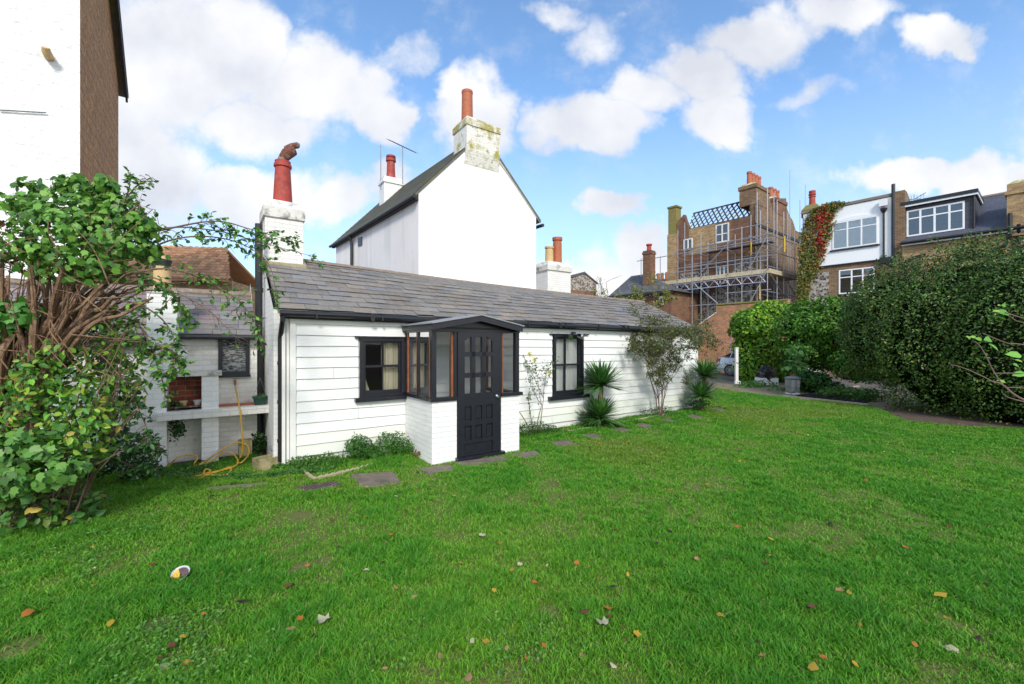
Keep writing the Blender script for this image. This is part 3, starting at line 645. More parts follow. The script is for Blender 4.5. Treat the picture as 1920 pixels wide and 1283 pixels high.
# ---------------------------------------------------------------- porch
TP=-1.09
def ph(px,py,t=TP): return K.ht(px,py,t)
p0=ph(810,700)[0]; p1=ph(973.5,700)[0]
zs=ph(809,750)[1]; zs2=ph(973,739)[1]; zh=ph(812,622)[1]; dA,dB=ph(857,700)[0],ph(938.5,700)[0]
po=thing('porch','','',K.p((p0+p1)/2,TP/2,0)); 
po.parent=cot; po.location=sub(ORG[po.name],ORG[cot.name])
bt=.115
m=M(); m.box(K,p0,dA-.005,TP,TP+bt,-.02,zs-.03); m.box(K,p0,p0+bt,TP+bt,-.03,-.02,zs-.03); m.build('brick_base',T['wbrick'],po)
m=M(); m.box(K,dB+.005,p1,TP,TP+bt,-.02,zs-.03); m.box(K,p1-bt,p1,TP+bt,-.03,-.02,zs-.03); m.build('brick_base',T['wbrick'],po)
m=M(); m.box(K,p0-.03,dA,TP-.035,TP+.10,zs-.03,zs+.02); m.box(K,p0-.035,p0+.10,TP+.10,-.03,zs-.03,zs+.02); m.build('sill',T['black'],po)
m=M(); m.box(K,dB,p1+.05,TP-.035,TP+.10,zs-.03,zs+.02); m.box(K,p1-.08,p1+.05,TP+.10,-.03,zs-.03,zs+.02); m.build('sill',T['black'],po)
m=M(); F=.055
# posts and head rails
for a,b in ((p0,p0+.07),(dA-.05,dA+.0),(dB,dB+.03),(p1-.07,p1)): m.box(K,a,b,TP,TP+.07,zs+.02,zh)
for tt in (-.06,):
    m.box(K,p0,p0+.05,tt,tt+.03,zs+.02,zh+.02); m.box(K,p1-.05,p1,tt,tt+.03,zs+.02,zh+.02)
pm_=(TP+.0)/2; m.box(K,p0,p0+.045,pm_-.02,pm_+.02,zs+.02,zh); m.box(K,p1-.045,p1,pm_-.02,pm_+.02,zs+.02,zh)
m.box(K,p0-.01,p1+.01,TP-.012,TP+.08,zh,zh+.075); m.box(K,p0-.01,p0+.06,TP+.08,-.03,zh,zh+.075); m.box(K,p1-.06,p1+.01,TP+.08,-.03,zh,zh+.075)
m.build('frame',T['black'],po)
for a,b in ((dA-.085,dA-.052),(dB+.032,dB+.06)): M().box(K,a,b,TP+.02,TP+.09,zs+.022,zh-.001).build('inner_post',T['varnish'],po)
for tt in (-.12,pm_+.022,TP+.09):
    for a,b in ((p0+.006,p0+.04),(p1-.04,p1-.006)): M().box(K,a,b,tt,tt+.035,zs+.022,zh-.001).build('inner_post',T['varnish'],po)
for a,b,c,d in ((p0+.07,dA-.085,TP+.035,TP+.035),(dB+.06,p1-.07,TP+.035,TP+.035),(p0+.02,p0+.02,TP+.1,-.06),(p1-.02,p1-.02,TP+.1,-.06)):
    m=M(); m.face([K.p(a,c,zs+.02),K.p(b,d,zs+.02),K.p(b,d,zh),K.p(a,c,zh)]); m.build('pane',T['glass'],po)
# roof of the porch: low gable with black barge boards
e0,zE0=K.ht(811,607,TP-.13); e1,zE1=K.ht(979,613,TP-.13); aP,zA_=K.ht(901,592,TP-.13)
m=M(); bh_=.085
def barge(a,za,b,zb_,w):
    m.hexa([K.p(a,TP-.15,za-w),K.p(b,TP-.15,zb_-w),K.p(b,TP-.115,zb_-w),K.p(a,TP-.115,za-w),K.p(a,TP-.15,za),K.p(b,TP-.15,zb_),K.p(b,TP-.115,zb_),K.p(a,TP-.115,za)])
barge(e0,zE0,aP,zA_,bh_); barge(aP,zA_,e1,zE1,bh_)
m.hexa([K.p(e0,TP-.115,zE0-.075),K.p(e0+.025,TP-.115,zE0-.075),K.p(e0+.025,-.02,zE0-.075),K.p(e0,-.02,zE0-.075),K.p(e0,TP-.115,zE0-.01),K.p(e0+.025,TP-.115,zE0-.01),K.p(e0+.025,-.02,zE0-.01),K.p(e0,-.02,zE0-.01)])
m.box(K,e1-.025,e1,TP-.115,-.02,zE1-.075,zE1-.01)
m.face([K.p(e0+.02,TP-.02,zh+.07),K.p(e1-.02,TP-.02,zh+.07),K.p(e1-.02,TP-.02,zE1-.06),K.p(aP,TP-.02,zA_-.03),K.p(e0+.02,TP-.02,zE0-.06)])
m.build('barge_board',T['black'],po)
m=M()
for a,za,b,zb2 in ((e0-.02,zE0+.002,aP,zA_+.002),(aP,zA_+.002,e1+.02,zE1+.002)):
    lo=[K.p(a,TP-.17,za),K.p(b,TP-.17,zb2),K.p(b,-.0,zb2),K.p(a,-.0,za)]; hi=[(x,y,z+.018) for x,y,z in lo]; m.hexa(lo+hi)
m.build('porch_roof',T['lead'],po)
m=M(); m.box(K,p0+.12,p1-.12,TP+.12,-.03,.03,.06); m.build('porch_floor',T['stone'],po)
# door
zd0=ph(857,857)[1]; zd1=zh; m=M()
DW=dB-dA; fr=.10*DW
def dpx(px,py): return K.ht(px,py,TP-.01)
x0,x1=dpx(870.5,700)[0],dpx(923,700)[0]
def cz(py): return K.ht(897,py,TP-.01)[1]
cols_=[(870.8,883.5),(891,903.5),(911,923)]; rows_=[(632,660),(668.5,699),(707.5,737)]
def rail(a,b,zlo,zhi,t0=TP-.02,t1=TP+.03): m.box(K,a,b,t0,t1,zlo,zhi)
sl_=dA+.004; sr_=dB-.004
xs=[dpx(a,700)[0] for c in cols_ for a in c]
rail(sl_,xs[0],zd0,zd1-.002); rail(xs[5],sr_,zd0,zd1-.002)
rail(xs[0],xs[5],cz(632),zd1-.002); rail(xs[0],xs[5],cz(668.5),cz(660)); rail(xs[0],xs[5],cz(707.5),cz(699)); rail(xs[0],xs[5],cz(760),cz(737)); rail(xs[0],xs[5],zd0,cz(848)); rail(xs[0],xs[5],cz(796),cz(787)); rail(xs[0],xs[5],cz(829),cz(823))
for a,b in ((xs[1],xs[2]),(xs[3],xs[4])): rail(a,b,cz(737),cz(632)); rail(a,b,cz(787),cz(760)); rail(a,b,cz(823),cz(796))
m.box(K,xs[0],xs[5],TP+.005,TP+.022,zd0,cz(745))
for zr0,zr1 in ((cz(784),cz(764)),(cz(820),cz(799))):
    for a,b in ((xs[0],xs[1]),(xs[2],xs[3]),(xs[4],xs[5])):
        m.hexa([K.p(a+.015,TP-.01,zr0),K.p(b-.015,TP-.01,zr0),K.p(b-.005,TP+.005,zr0-.008),K.p(a+.005,TP+.005,zr0-.008),K.p(a+.015,TP-.01,zr1),K.p(b-.015,TP-.01,zr1),K.p(b-.005,TP+.005,zr1+.008),K.p(a+.005,TP+.005,zr1+.008)])
m.box(K,xs[0]+.01,xs[5]-.01,TP-.008,TP+.006,cz(846),cz(831))
for a,sg in ((xs[0],1),(xs[5],-1)):   # arched corners of the top lights
    m.face([K.p(a,TP-.019,cz(632)),K.p(a,TP-.019,cz(640)),K.p(a+sg*.09,TP-.019,cz(632))][::(1 if sg<0 else -1)])
dr=m.build('door',T['black'],cot)
m=M(); m.face([K.p(xs[0],TP+.012,cz(737)),K.p(xs[5],TP+.012,cz(737)),K.p(xs[5],TP+.012,cz(632)),K.p(xs[0],TP+.012,cz(632))]); m.build('pane',T['glass'],dr)
hp=dpx(931,742.5); c=K.p(hp[0],TP-.02,hp[1]); m=M()
m.tube([K.p(hp[0],TP-.018,hp[1]),K.p(hp[0],TP-.028,hp[1]),K.p(hp[0],TP-.04,hp[1]),K.p(hp[0],TP-.06,hp[1]),K.p(hp[0],TP-.075,hp[1])],[.026,.026,.012,.028,.016],n=12); m.build('handle',T['chrome'],dr)
m=M(); m.box(K,dA-.03,dB+.03,TP-.09,TP+.02,zd0-.06,zd0-.005); m.build('threshold',T['black'],dr)
m=M(); m.box(K,dA-.06,dB+.06,TP-.03,TP+.10,-.01,zd0-.062); m.build('step',T['cement'],dr)
# security lamps over the right window
s_,z_=K.ht(1074,625,-.06); m=M()
m.box(K,s_-.02,s_+.06,-.09,-.03,z_-.04,z_+.03)
wl=m.build('security_light',T['plastic_black'],cot)
for px,py,sg in ((1070,630,-1),(1087,629,1)):
    a,z=K.ht(px,py,-.16); m=M(); p=Vector(K.p(a,-.12,z)); d=(Vector((K.u[0]*sg*.45-K.v[0],K.u[1]*sg*.45-K.v[1],-.35))).normalized()
    m.tube([K.p(s_+.02,-.07,z_+.02),tuple(p-d*.03)],.012,n=6)
    m.tube([p-d*.03,p+d*.02,p+d*.09,p+d*.10],[.03,.045,.058,.052],n=14); m.build('lamp',T['plastic_black'] if sg<0 else T['chrome'],wl)
    m=M(); m.tube([p+d*.096,p+d*.103],[.05,.046],n=14); m.build('lens',T['chrome'],wl)
# ---------------------------------------------------------------- brick outbuilding with barbecue, left of the cottage
ob=thing('outbuilding','white painted brick outbuilding with slate roof and built-in brick barbecue','outbuilding',K.p(-2.4,1.3,0))
TW=1.22; TF=.88
def O(px,py,t): return K.ht(px,py,t)
sL=-5.6; sR=O(482,700,TW)[0]; zeave=O(406,632,TW)[1]
m=M(); 
wA=O(409,703,TW)[0]; wB=O(468,703,TW)[0]; wz0=O(440,703,TW)[1]; wz1=O(440,631,TW)[1]
m.box(K,sL,wA,TW,TW+.2,-.1,zeave); m.box(K,wB,sR,TW,TW+.2,-.1,zeave); m.box(K,wA,wB,TW,TW+.2,-.1,wz0); m.box(K,wA,wB,TW,TW+.2,wz1,zeave)
m.face([K.p(sR,TW+.2,-.1),K.p(sR,4.2,-.1),K.p(sR,4.2,zeave),K.p(sR,2.7,2.9),K.p(sR,TW+.2,zeave)])
m.face([K.p(sL,4.2,-.1),K.p(sL,4.2,zeave),K.p(sR,4.2,zeave),K.p(sR,4.2,-.1)])
m.build('wall',T['wbrick_dirty'],ob)
zrA=O(400,552,2.55)[1]
TE=TW-.12
def orp(s,f,h=0): return K.p(s,lerp(TE,2.55,f),lerp(zeave+.03,zrA,f)+h)
m=M(); lo=[orp(sL,0,-.06),orp(sR+.0,0,-.06),orp(sR+.0,1,-.06),orp(sL,1,-.06)]; hi=[orp(sL,0,-.01),orp(sR,0,-.01),orp(sR,1,-.01),orp(sL,1,-.01)]; m.hexa(lo+hi,(.7,.7,.7))
m.hexa([K.p(sL,2.55,zrA-.06),K.p(sR,2.55,zrA-.06),K.p(sR,4.3,zeave-.06),K.p(sL,4.3,zeave-.06),K.p(sL,2.55,zrA),K.p(sR,2.55,zrA),K.p(sR,4.3,zeave),K.p(sL,4.3,zeave)],(.8,.8,.8))
rs=random.Random(5); rows=9
for r in range(rows):
    f0=r/rows;f1=min(1,(r+1.5)/rows); s=sL-(r%2)*.15
    while s<sR:
        wd=rs.choice((.27,.29,.31)); a=max(s,sL)+.003;b=min(s+wd,sR)-.003;s+=wd
        if b-a<.04: continue
        q=rs.random(); base=rs.uniform(.75,1.35); col=(base*.95,base*.98,base*1.06) if q<.5 else ((base*1.12,base*.92,base*1.02) if q<.8 else (base*.8,base*.85,base*.95))
        j=rs.uniform(-.006,.006); h0=.018
        P0=[orp(a,f0+j,h0),orp(b,f0+j,h0),orp(b,f1,-.003),orp(a,f1,-.003)];Q0=[orp(a,f0+j,h0-.009),orp(b,f0+j,h0-.009),orp(b,f1,-.009),orp(a,f1,-.009)]
        m.hexa(Q0+P0,col,skip=(0,))
orf=m.build('roof',T['slate'],ob)
m=M(); m.tube([orp(x,1,.01) for x in np.linspace(sL,sR,14)],.07,n=8); m.build('ridge_tile',T['ridge'],orf)
m=M(); m.hexa([K.p(O(330,632,TE)[0],TE-.03,O(400,637,TE)[1]),K.p(sR+.02,TE-.03,O(400,637,TE)[1]),K.p(sR+.02,TW-.0,O(400,637,TE)[1]),K.p(O(330,632,TE)[0],TW,O(400,637,TE)[1]),
 K.p(O(330,632,TE)[0],TE-.03,zeave+.0),K.p(sR+.02,TE-.03,zeave+.0),K.p(sR+.02,TW-.0,zeave+.0),K.p(O(330,632,TE)[0],TW,zeave+.0)])
m.tube([K.p(x,TE-.05,zeave-.005) for x in (O(335,632,TE)[0],sR)],.035,n=8)
m.build('fascia',T['blackmat'],ob)
m=M(); m.box(K,sL,O(272,632,TE)[0],TE-.03,TW,zeave-.14,zeave); m.build('fascia',T['blackmat'],ob)
# window
m=M(); fw=.055
for a,b,c,d in ((wA,wA+fw,wz0,wz1),(wB-fw,wB,wz0,wz1),(wA+fw,wB-fw,wz0,wz0+fw),(wA+fw,wB-fw,wz1-fw,wz1)): m.box(K,a,b,TW-.03,TW+.08,c,d)
ow=m.build('window',T['black'],ob)
m=M(); m.box(K,wA-.01,wB+.01,TW-.07,TW-.001,wz0-.035,wz0); m.build('sill',T['black'],ow)
m=M(); m.face([K.p(wA+fw,TW+.02,wz0+fw),K.p(wB-fw,TW+.02,wz0+fw),K.p(wB-fw,TW+.02,wz1-fw),K.p(wA+fw,TW+.02,wz1-fw)]); m.build('pane',T['frost'],ow)
# chimney pier
PL=O(275,760,TF)[0]; PR=O(312.5,760,TF)[0]; CR=O(332,600,TF)[0]; ztop=O(300,550,TF)[1]; z698=O(380,705,TF)[1]; z690=O(380,697,TF)[1]
MP0,MP1=O(378,740,TF)[0],O(410,740,TF)[0]
zsl0,zsl1=O(400,782,TF-.10)[1],O(400,768,TF-.10)[1]
m=M(); m.box(K,PL,PR,TF,TW,-.05,z698); m.box(K,PL,CR,TF+.001,TW+.45,z690,ztop)
m.face([K.p(CR,TF+.002,z690),K.p(CR+.1,TF+.002,z690),K.p(CR,TF+.002,z690+.35)])
m.box(K,MP0,MP1,TF,TW,-.05,zsl0); m.box(K,MP0,MP1,TF,TW,zsl1,z698)
m.build('pier',T['wbrick'],ob)
m=M(); m.box(K,CR,O(350,650,TF)[0],TF+.02,TW-.001,z690,O(340,655,TF)[1]); m.build('corbel',T['wbrick'],ob)
m=M(); m.box(K,CR,MP1+.04,TF-.03,TW-.001,z698,z690); m.build('mantel_slab',T['cement'],ob)
m=M(); m.box(K,PR,MP0,TW-.012,TW-.001,zsl1,z698); m.build('fire_back',T['fire_brick'],ob)
m=M(); m.box(K,PR,MP0,TF+.05,TW-.013,zsl1+.035,zsl1+.055); m.build('grill_shelf',T['rust'],ob)
sE_=O(508,770,TF-.08)[0]
m=M(); m.box(K,O(294,780,TF-.1)[0],sE_,TF-.11,TW-.001,zsl0,zsl1); m.build('stone_shelf',T['wbrick_dirty'],ob)
m=M(); m.box(K,O(414,760,TW)[0]-.08,sR-.0,TW-.22,TW-.02,zsl1+.001,zsl1+.022); m.build('tile_ledge',T['terra'],ob)
m=M()
for a,b in ((O(188,700,TW)[0],O(216,700,TW)[0]),): 
    z0_,z1_=.35,zeave-.14
    for q in ((a,a+.07,z0_,z1_),(b-.07,b,z0_,z1_),(a+.07,b-.07,z0_,z0_+.07),(a+.07,b-.07,z1_-.07,z1_)): m.box(K,q[0],q[1],TW-.05,TW-.001,q[2],q[3])
ow=m.build('window',T['black'],ob)
m=M(); m.face([K.p(a+.07,TW-.01,.42),K.p(b-.07,TW-.01,.42),K.p(b-.07,TW-.01,z1_-.07),K.p(a+.07,TW-.01,z1_-.07)]); m.build('pane',T['glassdark'],ow)
pc=K.p((O(285,545,TF+.15)[0]+O(323,545,TF+.15)[0])/2,TF+.17,ztop); R0=(O(323,545,TF+.17)[0]-O(284,545,TF+.17)[0])*.5*.9
zt_=O(303,483,TF+.17)[1]-ztop
m=M(); m.box(K,PL-.01,CR+.01,TF-.012,TW+.46,ztop,ztop+.03); m.build('pier_cap',T['cement'],ob)
m=M(); m.lathe(pc,[(R0,.02),(R0*.97,zt_*.66),(R0*1.1,zt_*.68),(R0*1.1,zt_*.74),(R0*.95,zt_*.75)],n=24); pot=m.build('chimney_pot',T['buff'],ob)
m=M(); m.lathe(pc,[(R0*.9,zt_*.75),(R0*1.1,zt_*.93)],n=24); m.build('pot_louvre',T['blackmat'],pot)
m=M(); m.lathe(pc,[(R0*1.12,zt_*.93),(R0*1.15,zt_*.97),(R0*.6,zt_*1.02),(.01,zt_*1.04)],n=24); m.build('pot_lid',T['buff'],pot)
# tap with hose
s_,z_=O(441,716,TW-.06); m=M(); c=Vector(K.p(s_,TW-.001,z_)); f=Vector((-K.v[0],-K.v[1],0))
m.tube([c,c+f*.07],.014,n=8); m.tube([c+f*.07+Vector((0,0,.03)),c+f*.075-Vector((0,0,.05))],[.018,.016],n=8); m.bar(c+f*.07+Vector((-.035,0,.045)),c+f*.07+Vector((.035,0,.045)),.012,.012)
tp=m.build('garden_tap',T['brass']); tag(tp,'small brass tap on the white brick wall above the yellow hose','tap')
def smooth(pts,n=8):
    P=[Vector(p) for p in pts]; P=[P[0]*2-P[1]]+P+[P[-1]*2-P[-2]]; out=[]
    for i in range(1,len(P)-2):
        for j in range(n):
            t=j/n; a,b,c,d=P[i-1],P[i],P[i+1],P[i+2]
            out.append(.5*((2*b)+(c-a)*t+(2*a-5*b+4*c-d)*t*t+(3*b-a-3*c+d)*t**3))
    out.append(P[-2]); return out
def KT(px,py,t): s,z=K.ht(px,py,t); return K.p(s,t,z)
hp=[c+f*.075-Vector((0,0,.05)),KT(443,735,TW-.14),KT(449,765,TF-.14),KT(453,800,TF-.17),KT(455,840,TF-.16),KT(449,862,TF-.16)]
hp+=[G(445,868,.03),G(455,866,.05),KT(467,850,TF-.12),KT(463,836,TF-.05),KT(447,830,TF-.02),KT(425,838,TF-.05),KT(402,853,TF-.12),G(380,868,.03),G(352,878,.02),G(335,886,.02),
     G(375,888,.02),G(425,880,.03),G(446,868,.05),KT(437,851,TF-.08),KT(420,848,TF-.04),G(395,866,.03),G(365,872,.02),KT(370,857,TF-.03),KT(350,853,TF-.03),KT(330,860,TF-.06),G(315,875,.02),G(296,882,.02),G(320,890,.02),G(360,893,.02),G(400,887,.03),G(432,876,.03),G(425,890,.03),G(385,890,.04),G(386,880,.06),G(394,884,.05),G(375,897,.02),G(350,896,.02)]
m=M(); m.tube(smooth(hp,7),.011,n=7); tag(m.build('garden_hose',T['hose'],smooth=True),'yellow garden hose hanging from the tap and coiled on the grass','hose')
# small things on the shelf
c=KT(436,768,TW-.1); m=M(); m.tube([c,(c[0]+.05,c[1],c[2]+.03),(c[0]+.09,c[1],c[2]+.045)],[.022,.034,.02],n=10); m.box(W0,c[0]-.03,c[0]+.01,c[1]-.02,c[1]+.02,c[2]-.015,c[2]+.02)
tag(m.build('hose_nozzle',T['plastic_lime']),'lime green hose fitting lying on the tiled ledge','hose fitting')
s_,z_=O(488,768,TF+.05); m=M(); q=[]
for h,wx,wy in ((0,.075,.045),(.13,.10,.06)):
    q+=[K.p(s_-wx,TF+.08-wy,zsl1+h+.001),K.p(s_+wx,TF+.08-wy,zsl1+h+.001),K.p(s_+wx,TF+.08+wy,zsl1+h+.001),K.p(s_-wx,TF+.08+wy,zsl1+h+.001)]
m.hexa(q,skip=(1,)); m.box(K,s_-.11,s_+.11,TF+.01,TF+.15,zsl1+.115,zsl1+.135)
pl=thing('window_box','dark green plastic planter with wire hanger at right end of shelf','planter',K.p(s_,TF+.08,zsl1))
m.build('trough',T['plastic_green'],pl); m=M()
for d in (-.09,.09): m.tube([K.p(s_+d,TF+.08,zsl1+.13),K.p(s_,TF+.08,zsl1+.42)],.0025,n=4)
m.build('wire_hanger',T['galv'],pl)
rg=np.random.default_rng(3); P=np.array(K.p(s_,TF+.08,zsl1+.14))+rg.normal(0,1,(60,3))*np.array([.05,.04,.012]); leafset('plant',P,np.tile([0,-.3,1],(60,1)),.03,pick([(.08,.2,.03),(.12,.28,.05)],60),OV,T['leaf'],pl)
for i,(px,lab,c_) in enumerate(((344,'pale clay flower pot on the left of the fire opening','buff'),(370,'grey clay flower pot on the right in the fire opening','cement'))):
    s_,z_=O(px,765,TF+.2); b=K.p(s_,TF+.17,zsl1+.056); m=M(); m.lathe(b,[(.035,0),(.045,.05),(.052,.052),(.052,.07),(.04,.07)],n=14); tag(m.build('flower_pot',T[c_]),lab,'flower pot',group='flower pots in the fire opening')
P=np.array(KT(322,762,TF+.12))+rg.normal(0,1,(160,3))*np.array([.06,.05,.035]); o=leafset('fern',P,np.tile([0,-.6,.7],(160,1)),.045,pick([(.03,.09,.02),(.05,.12,.03)],160),OV,T['leaf']); tag(o,'dark green fern growing in the fire opening of the barbecue','fern')
P=np.array(KT(332,803,TF+.03))+rg.normal(0,1,(260,3))*np.array([.06,.03,.07]); o=leafset('ivy',P,np.tile([0.2,-1,.2],(260,1)),.04,pick([(.02,.07,.015),(.04,.10,.02)],260),OV,T['leaf']); tag(o,'dark ivy hanging in the recess under the stone shelf','ivy')
# poles, trough, odds and ends by the wall
m=M(); m.tube([G(513,866,.0),KT(507,666,TF-.1)],.013,n=8); tag(m.build('garden_pole',T['iron']),'thin black pole leaning upright beside the stone shelf end','pole')
A=Vector(G(492,884)); B=Vector(G(540,872)); d=(B-A).normalized(); n_=Vector((-d.y,d.x,0)); tr=Fr(A.x,A.y,d.x,d.y); Lt=(B-A).length; m=M(); wd=.26; hh=.15
m.box(tr,0,Lt,0,.05,0,hh); m.box(tr,0,Lt,wd-.05,wd,0,hh); m.box(tr,0,.05,.05,wd-.05,0,hh); m.box(tr,Lt-.05,Lt,.05,wd-.05,0,hh); m.box(tr,.05,Lt-.05,.05,wd-.05,.0,hh*.55)
tag(m.build('stone_trough',T['yellowstone']),'mossy yellow stone trough in front of the black downpipe','trough')
m=M(); a=Vector(tr.p(.28,.12,.12)); b=a+Vector((-.17,.12,.12)); m.tube([a,b],[.016,.02],n=8); tag(m.build('metal_spike',T['galv']),'short grey metal tube leaning in the stone trough','tube')
m=M(); q=KT(448,850,TW-.12); m.box(K,s_:=O(446,850,TW)[0],O(470,850,TW)[0],TW-.3,TW-.12,0,.26); tag(m.build('concrete_block',T['yellowstone']),'mossy concrete block behind the hose at the wall foot','block')
# slabs
def slab(name,lab,cat,px,z=.012,th=.03,mat='stone',group=None):
    P=[G(x,y,z) for x,y in px]; cen=Vector((sum(p[0] for p in P)/len(P),sum(p[1] for p in P)/len(P),0)); m=M(); rr=random.Random(int(px[0][0]))
    out=[]
    for i in range(len(P)):
        a=Vector(P[i]);b=Vector(P[(i+1)%len(P)])
        for t in (0,.25,.5,.75): 
            v=a.lerp(b,t); v=v+(Vector((cen.x,cen.y,v.z))-v)*rr.uniform(0,.05); out.append(v)
    n=len(out); base=len(m.V); m.V+= [tuple(v) for v in out]+[(v.x,v.y,-th) for v in out]
    ar=sum(out[i].x*out[(i+1)%n].y-out[(i+1)%n].x*out[i].y for i in range(n))
    f=list(range(n)); m.F.append([base+i for i in (f if ar>0 else f[::-1])]); m.C.append((1,1,1)); m.I.append(0)
    for i in range(n): m.F.append([base+i,base+(i+1)%n,base+n+(i+1)%n,base+n+i]); m.C.append((1,1,1)); m.I.append(0)
    return tag(m.build(name,T[mat]),lab,cat,group)
SG='stepping slabs set in the lawn along the cottage'
SLABS=[([(655,889),(738,884),(754,905),(682,918)],'large brown stepping slab in the grass below the left window'),
 ([(782,878),(842,871),(860,880),(806,891)],'stepping slab at the left foot of the porch'),
 ([(848,867),(940,855),(962,862),(868,874)],'long slab directly before the black porch door'),
 ([(955,852),(1005,845),(1017,853),(985,859)],'slab at the right foot of the porch'),
 ([(1028,829),(1062,825),(1082,833),(1050,838)],'first slab to the right of the porch corner'),
 ([(1084,815),(1115,812),(1135,822),(1108,824)],'slab in front of the near yucca, left of it'),
 ([(1137,804),(1165,801),(1190,808),(1168,812)],'slab in the grass just right of the near yucca'),
 ([(1185,796),(1205,793),(1230,799),(1210,803)],'slab between the near yucca and the leafless shrub'),
 ([(1232,787),(1250,784),(1272,791),(1255,794)],'slab in front of the leafless shrub'),
 ([(1282,780),(1300,777),(1322,783),(1305,787)],'slab between the leafless shrub and the far yucca'),
 ([(1325,766),(1345,764),(1372,770),(1350,773)],'farthest stepping slab near the far yucca')]
for q,l in SLABS: slab('stepping_slab',l,'paving slab',q,group=SG)
SLP=[[G(x,y)[:2] for x,y in q] for q,_ in SLABS]
slab('path_slab','narrow mossy stone strip between the lawn and the hose','paving slab',[(383,914),(500,904),(512,908),(395,922)],group=SG)
SLP.append([G(x,y)[:2] for x,y in [(383,914),(500,904),(512,908),(395,922)]])
gq=[(548,914),(628,902),(648,912),(572,927)]; SLP.append([G(x,y)[:2] for x,y in gq])
slab('drain_cover_frame','','',gq,z=.008,mat='grate')
dc=bpy.data.objects['drain_cover_frame']; dc.name='drain_cover'; ORG['drain_cover']=ORG['drain_cover_frame']; tag(dc,'rusty purple-brown ribbed iron drain cover set in the lawn','drain cover')
m=M(); a,b,c,d=[Vector(G(x,y,.009)) for x,y in gq]
for i in range(13):
    t=(i+.5)/13; p=a.lerp(b,t).lerp(d.lerp(c,t),.08); q=a.lerp(b,t).lerp(d.lerp(c,t),.92); m.bar(p,q,.022,.012)
m.build('rib',T['grate'],dc); bpy.data.objects['rib']['kind']='stuff'
# rope-top edging: each length a short twisted bar
egroup='lengths of rope-top edging along the bed'
def edging(pts,lab):
    for a,b in zip(pts[:-1],pts[1:]):
        A=Vector(G(*a));B=Vector(G(*b)); d=(B-A); Ln=d.length; d.normalize(); s=Fr(A.x,A.y,d.x,d.y); m=M(); m.box(s,0.003,Ln-.003,-.016,.016,-.04,.012)
        k=int(Ln/.02); m.tube([s.p(Ln*i/k,.006*math.sin(i*1.6),.022+.005*math.cos(i*1.6)) for i in range(k+1)],[.021+.005*math.sin(i*1.6) for i in range(k+1)],n=8)
        tag(m.build('edging_stone',T['rope_edge'],smooth=True),lab,'edging',egroup)
edging([(566,884),(588,901)],'short length of cream rope edging turning towards the cottage corner')
edging([(588,901),(640,889),(668,882),(700,874)],'cream rope-top edging in the grass beside the ribbed drain cover')
edging([(1066,811),(1115,803),(1150,797),(1190,790),(1230,782),(1270,775),(1310,768),(1330,764)],'cream rope-top edging along the bed right of the porch')
# ---------------------------------------------------------------- tall white house on the left edge
BL=Fr(K.p(0,3.0,0)[0],K.p(0,3.0,0)[1],K.u[0],K.u[1])
sc0=BL.ht(150,200,0)[0]; 
H=thing('tall_house','tall rough white rendered house with brown tile-hung side wall','house',BL.p(sc0-3,1.6,0))
tE,zE=BL.hs(222,158,sc0); apx=tE/2; zAp=zE+apx*1.15
m=M(); m.face([BL.p(sc0-8,0,-.1),BL.p(sc0,0,-.1),BL.p(sc0,0,zE),BL.p(sc0-8,0,zE)]); m.face([BL.p(sc0-8,tE,-.1),BL.p(sc0-8,0,-.1),BL.p(sc0-8,0,zE),BL.p(sc0-8,apx,zAp),BL.p(sc0-8,tE,zE)])
m.face([BL.p(sc0,tE,-.1),BL.p(sc0-8,tE,-.1),BL.p(sc0-8,tE,zE),BL.p(sc0,tE,zE)]); m.build('rendered_wall',T['pebble'],H)
m=M(); m.face([BL.p(sc0+.0,.0,-.1),BL.p(sc0,tE,-.1),BL.p(sc0,tE,zE),BL.p(sc0,apx,zAp),BL.p(sc0,0,zE)]); m.build('tile_hung_wall',T['tilehung'],H)
m=M()
for a,b in (((-.15,zE-.12),(apx,zAp)),((tE+.18,zE-.2),(apx,zAp))):
    P=[(sc0-8.1,a[0],a[1]),(sc0+.16,a[0],a[1]),(sc0+.16,b[0],b[1]),(sc0-8.1,b[0],b[1])]; m.hexa([BL.p(s,t,z+.002) for s,t,z in P]+[BL.p(s,t,z+.08) for s,t,z in P])
m.build('roof',T['slate_moss'],H)
m=M(); m.hexa([BL.p(sc0+.11,tE+.15,zE-.32),BL.p(sc0+.15,tE+.15,zE-.32),BL.p(sc0+.15,apx,zAp-.18),BL.p(sc0+.11,apx,zAp-.18),BL.p(sc0+.11,tE+.15,zE-.16),BL.p(sc0+.15,tE+.15,zE-.16),BL.p(sc0+.15,apx,zAp),BL.p(sc0+.11,apx,zAp)])
m.build('barge_board',T['blackmat'],H)
# a vent pipe stub and a wire bracket in the render
s_,z_=BL.ht(93,108,0); m=M(); m.tube([BL.p(s_,-.0,z_),BL.p(s_,-.16,z_),BL.p(s_-.0,-.2,z_+.05)],[.06,.06,.05],n=12); m.build('vent_stub',T['buff'],H)
m=M(); a,b=BL.ht(0,208,0),BL.ht(88,213,0); m.tube([BL.p(a[0],-.03,a[1]),BL.p(b[0],-.03,b[1])],.01,n=6); m.build('wall_rail',T['galv'],H)
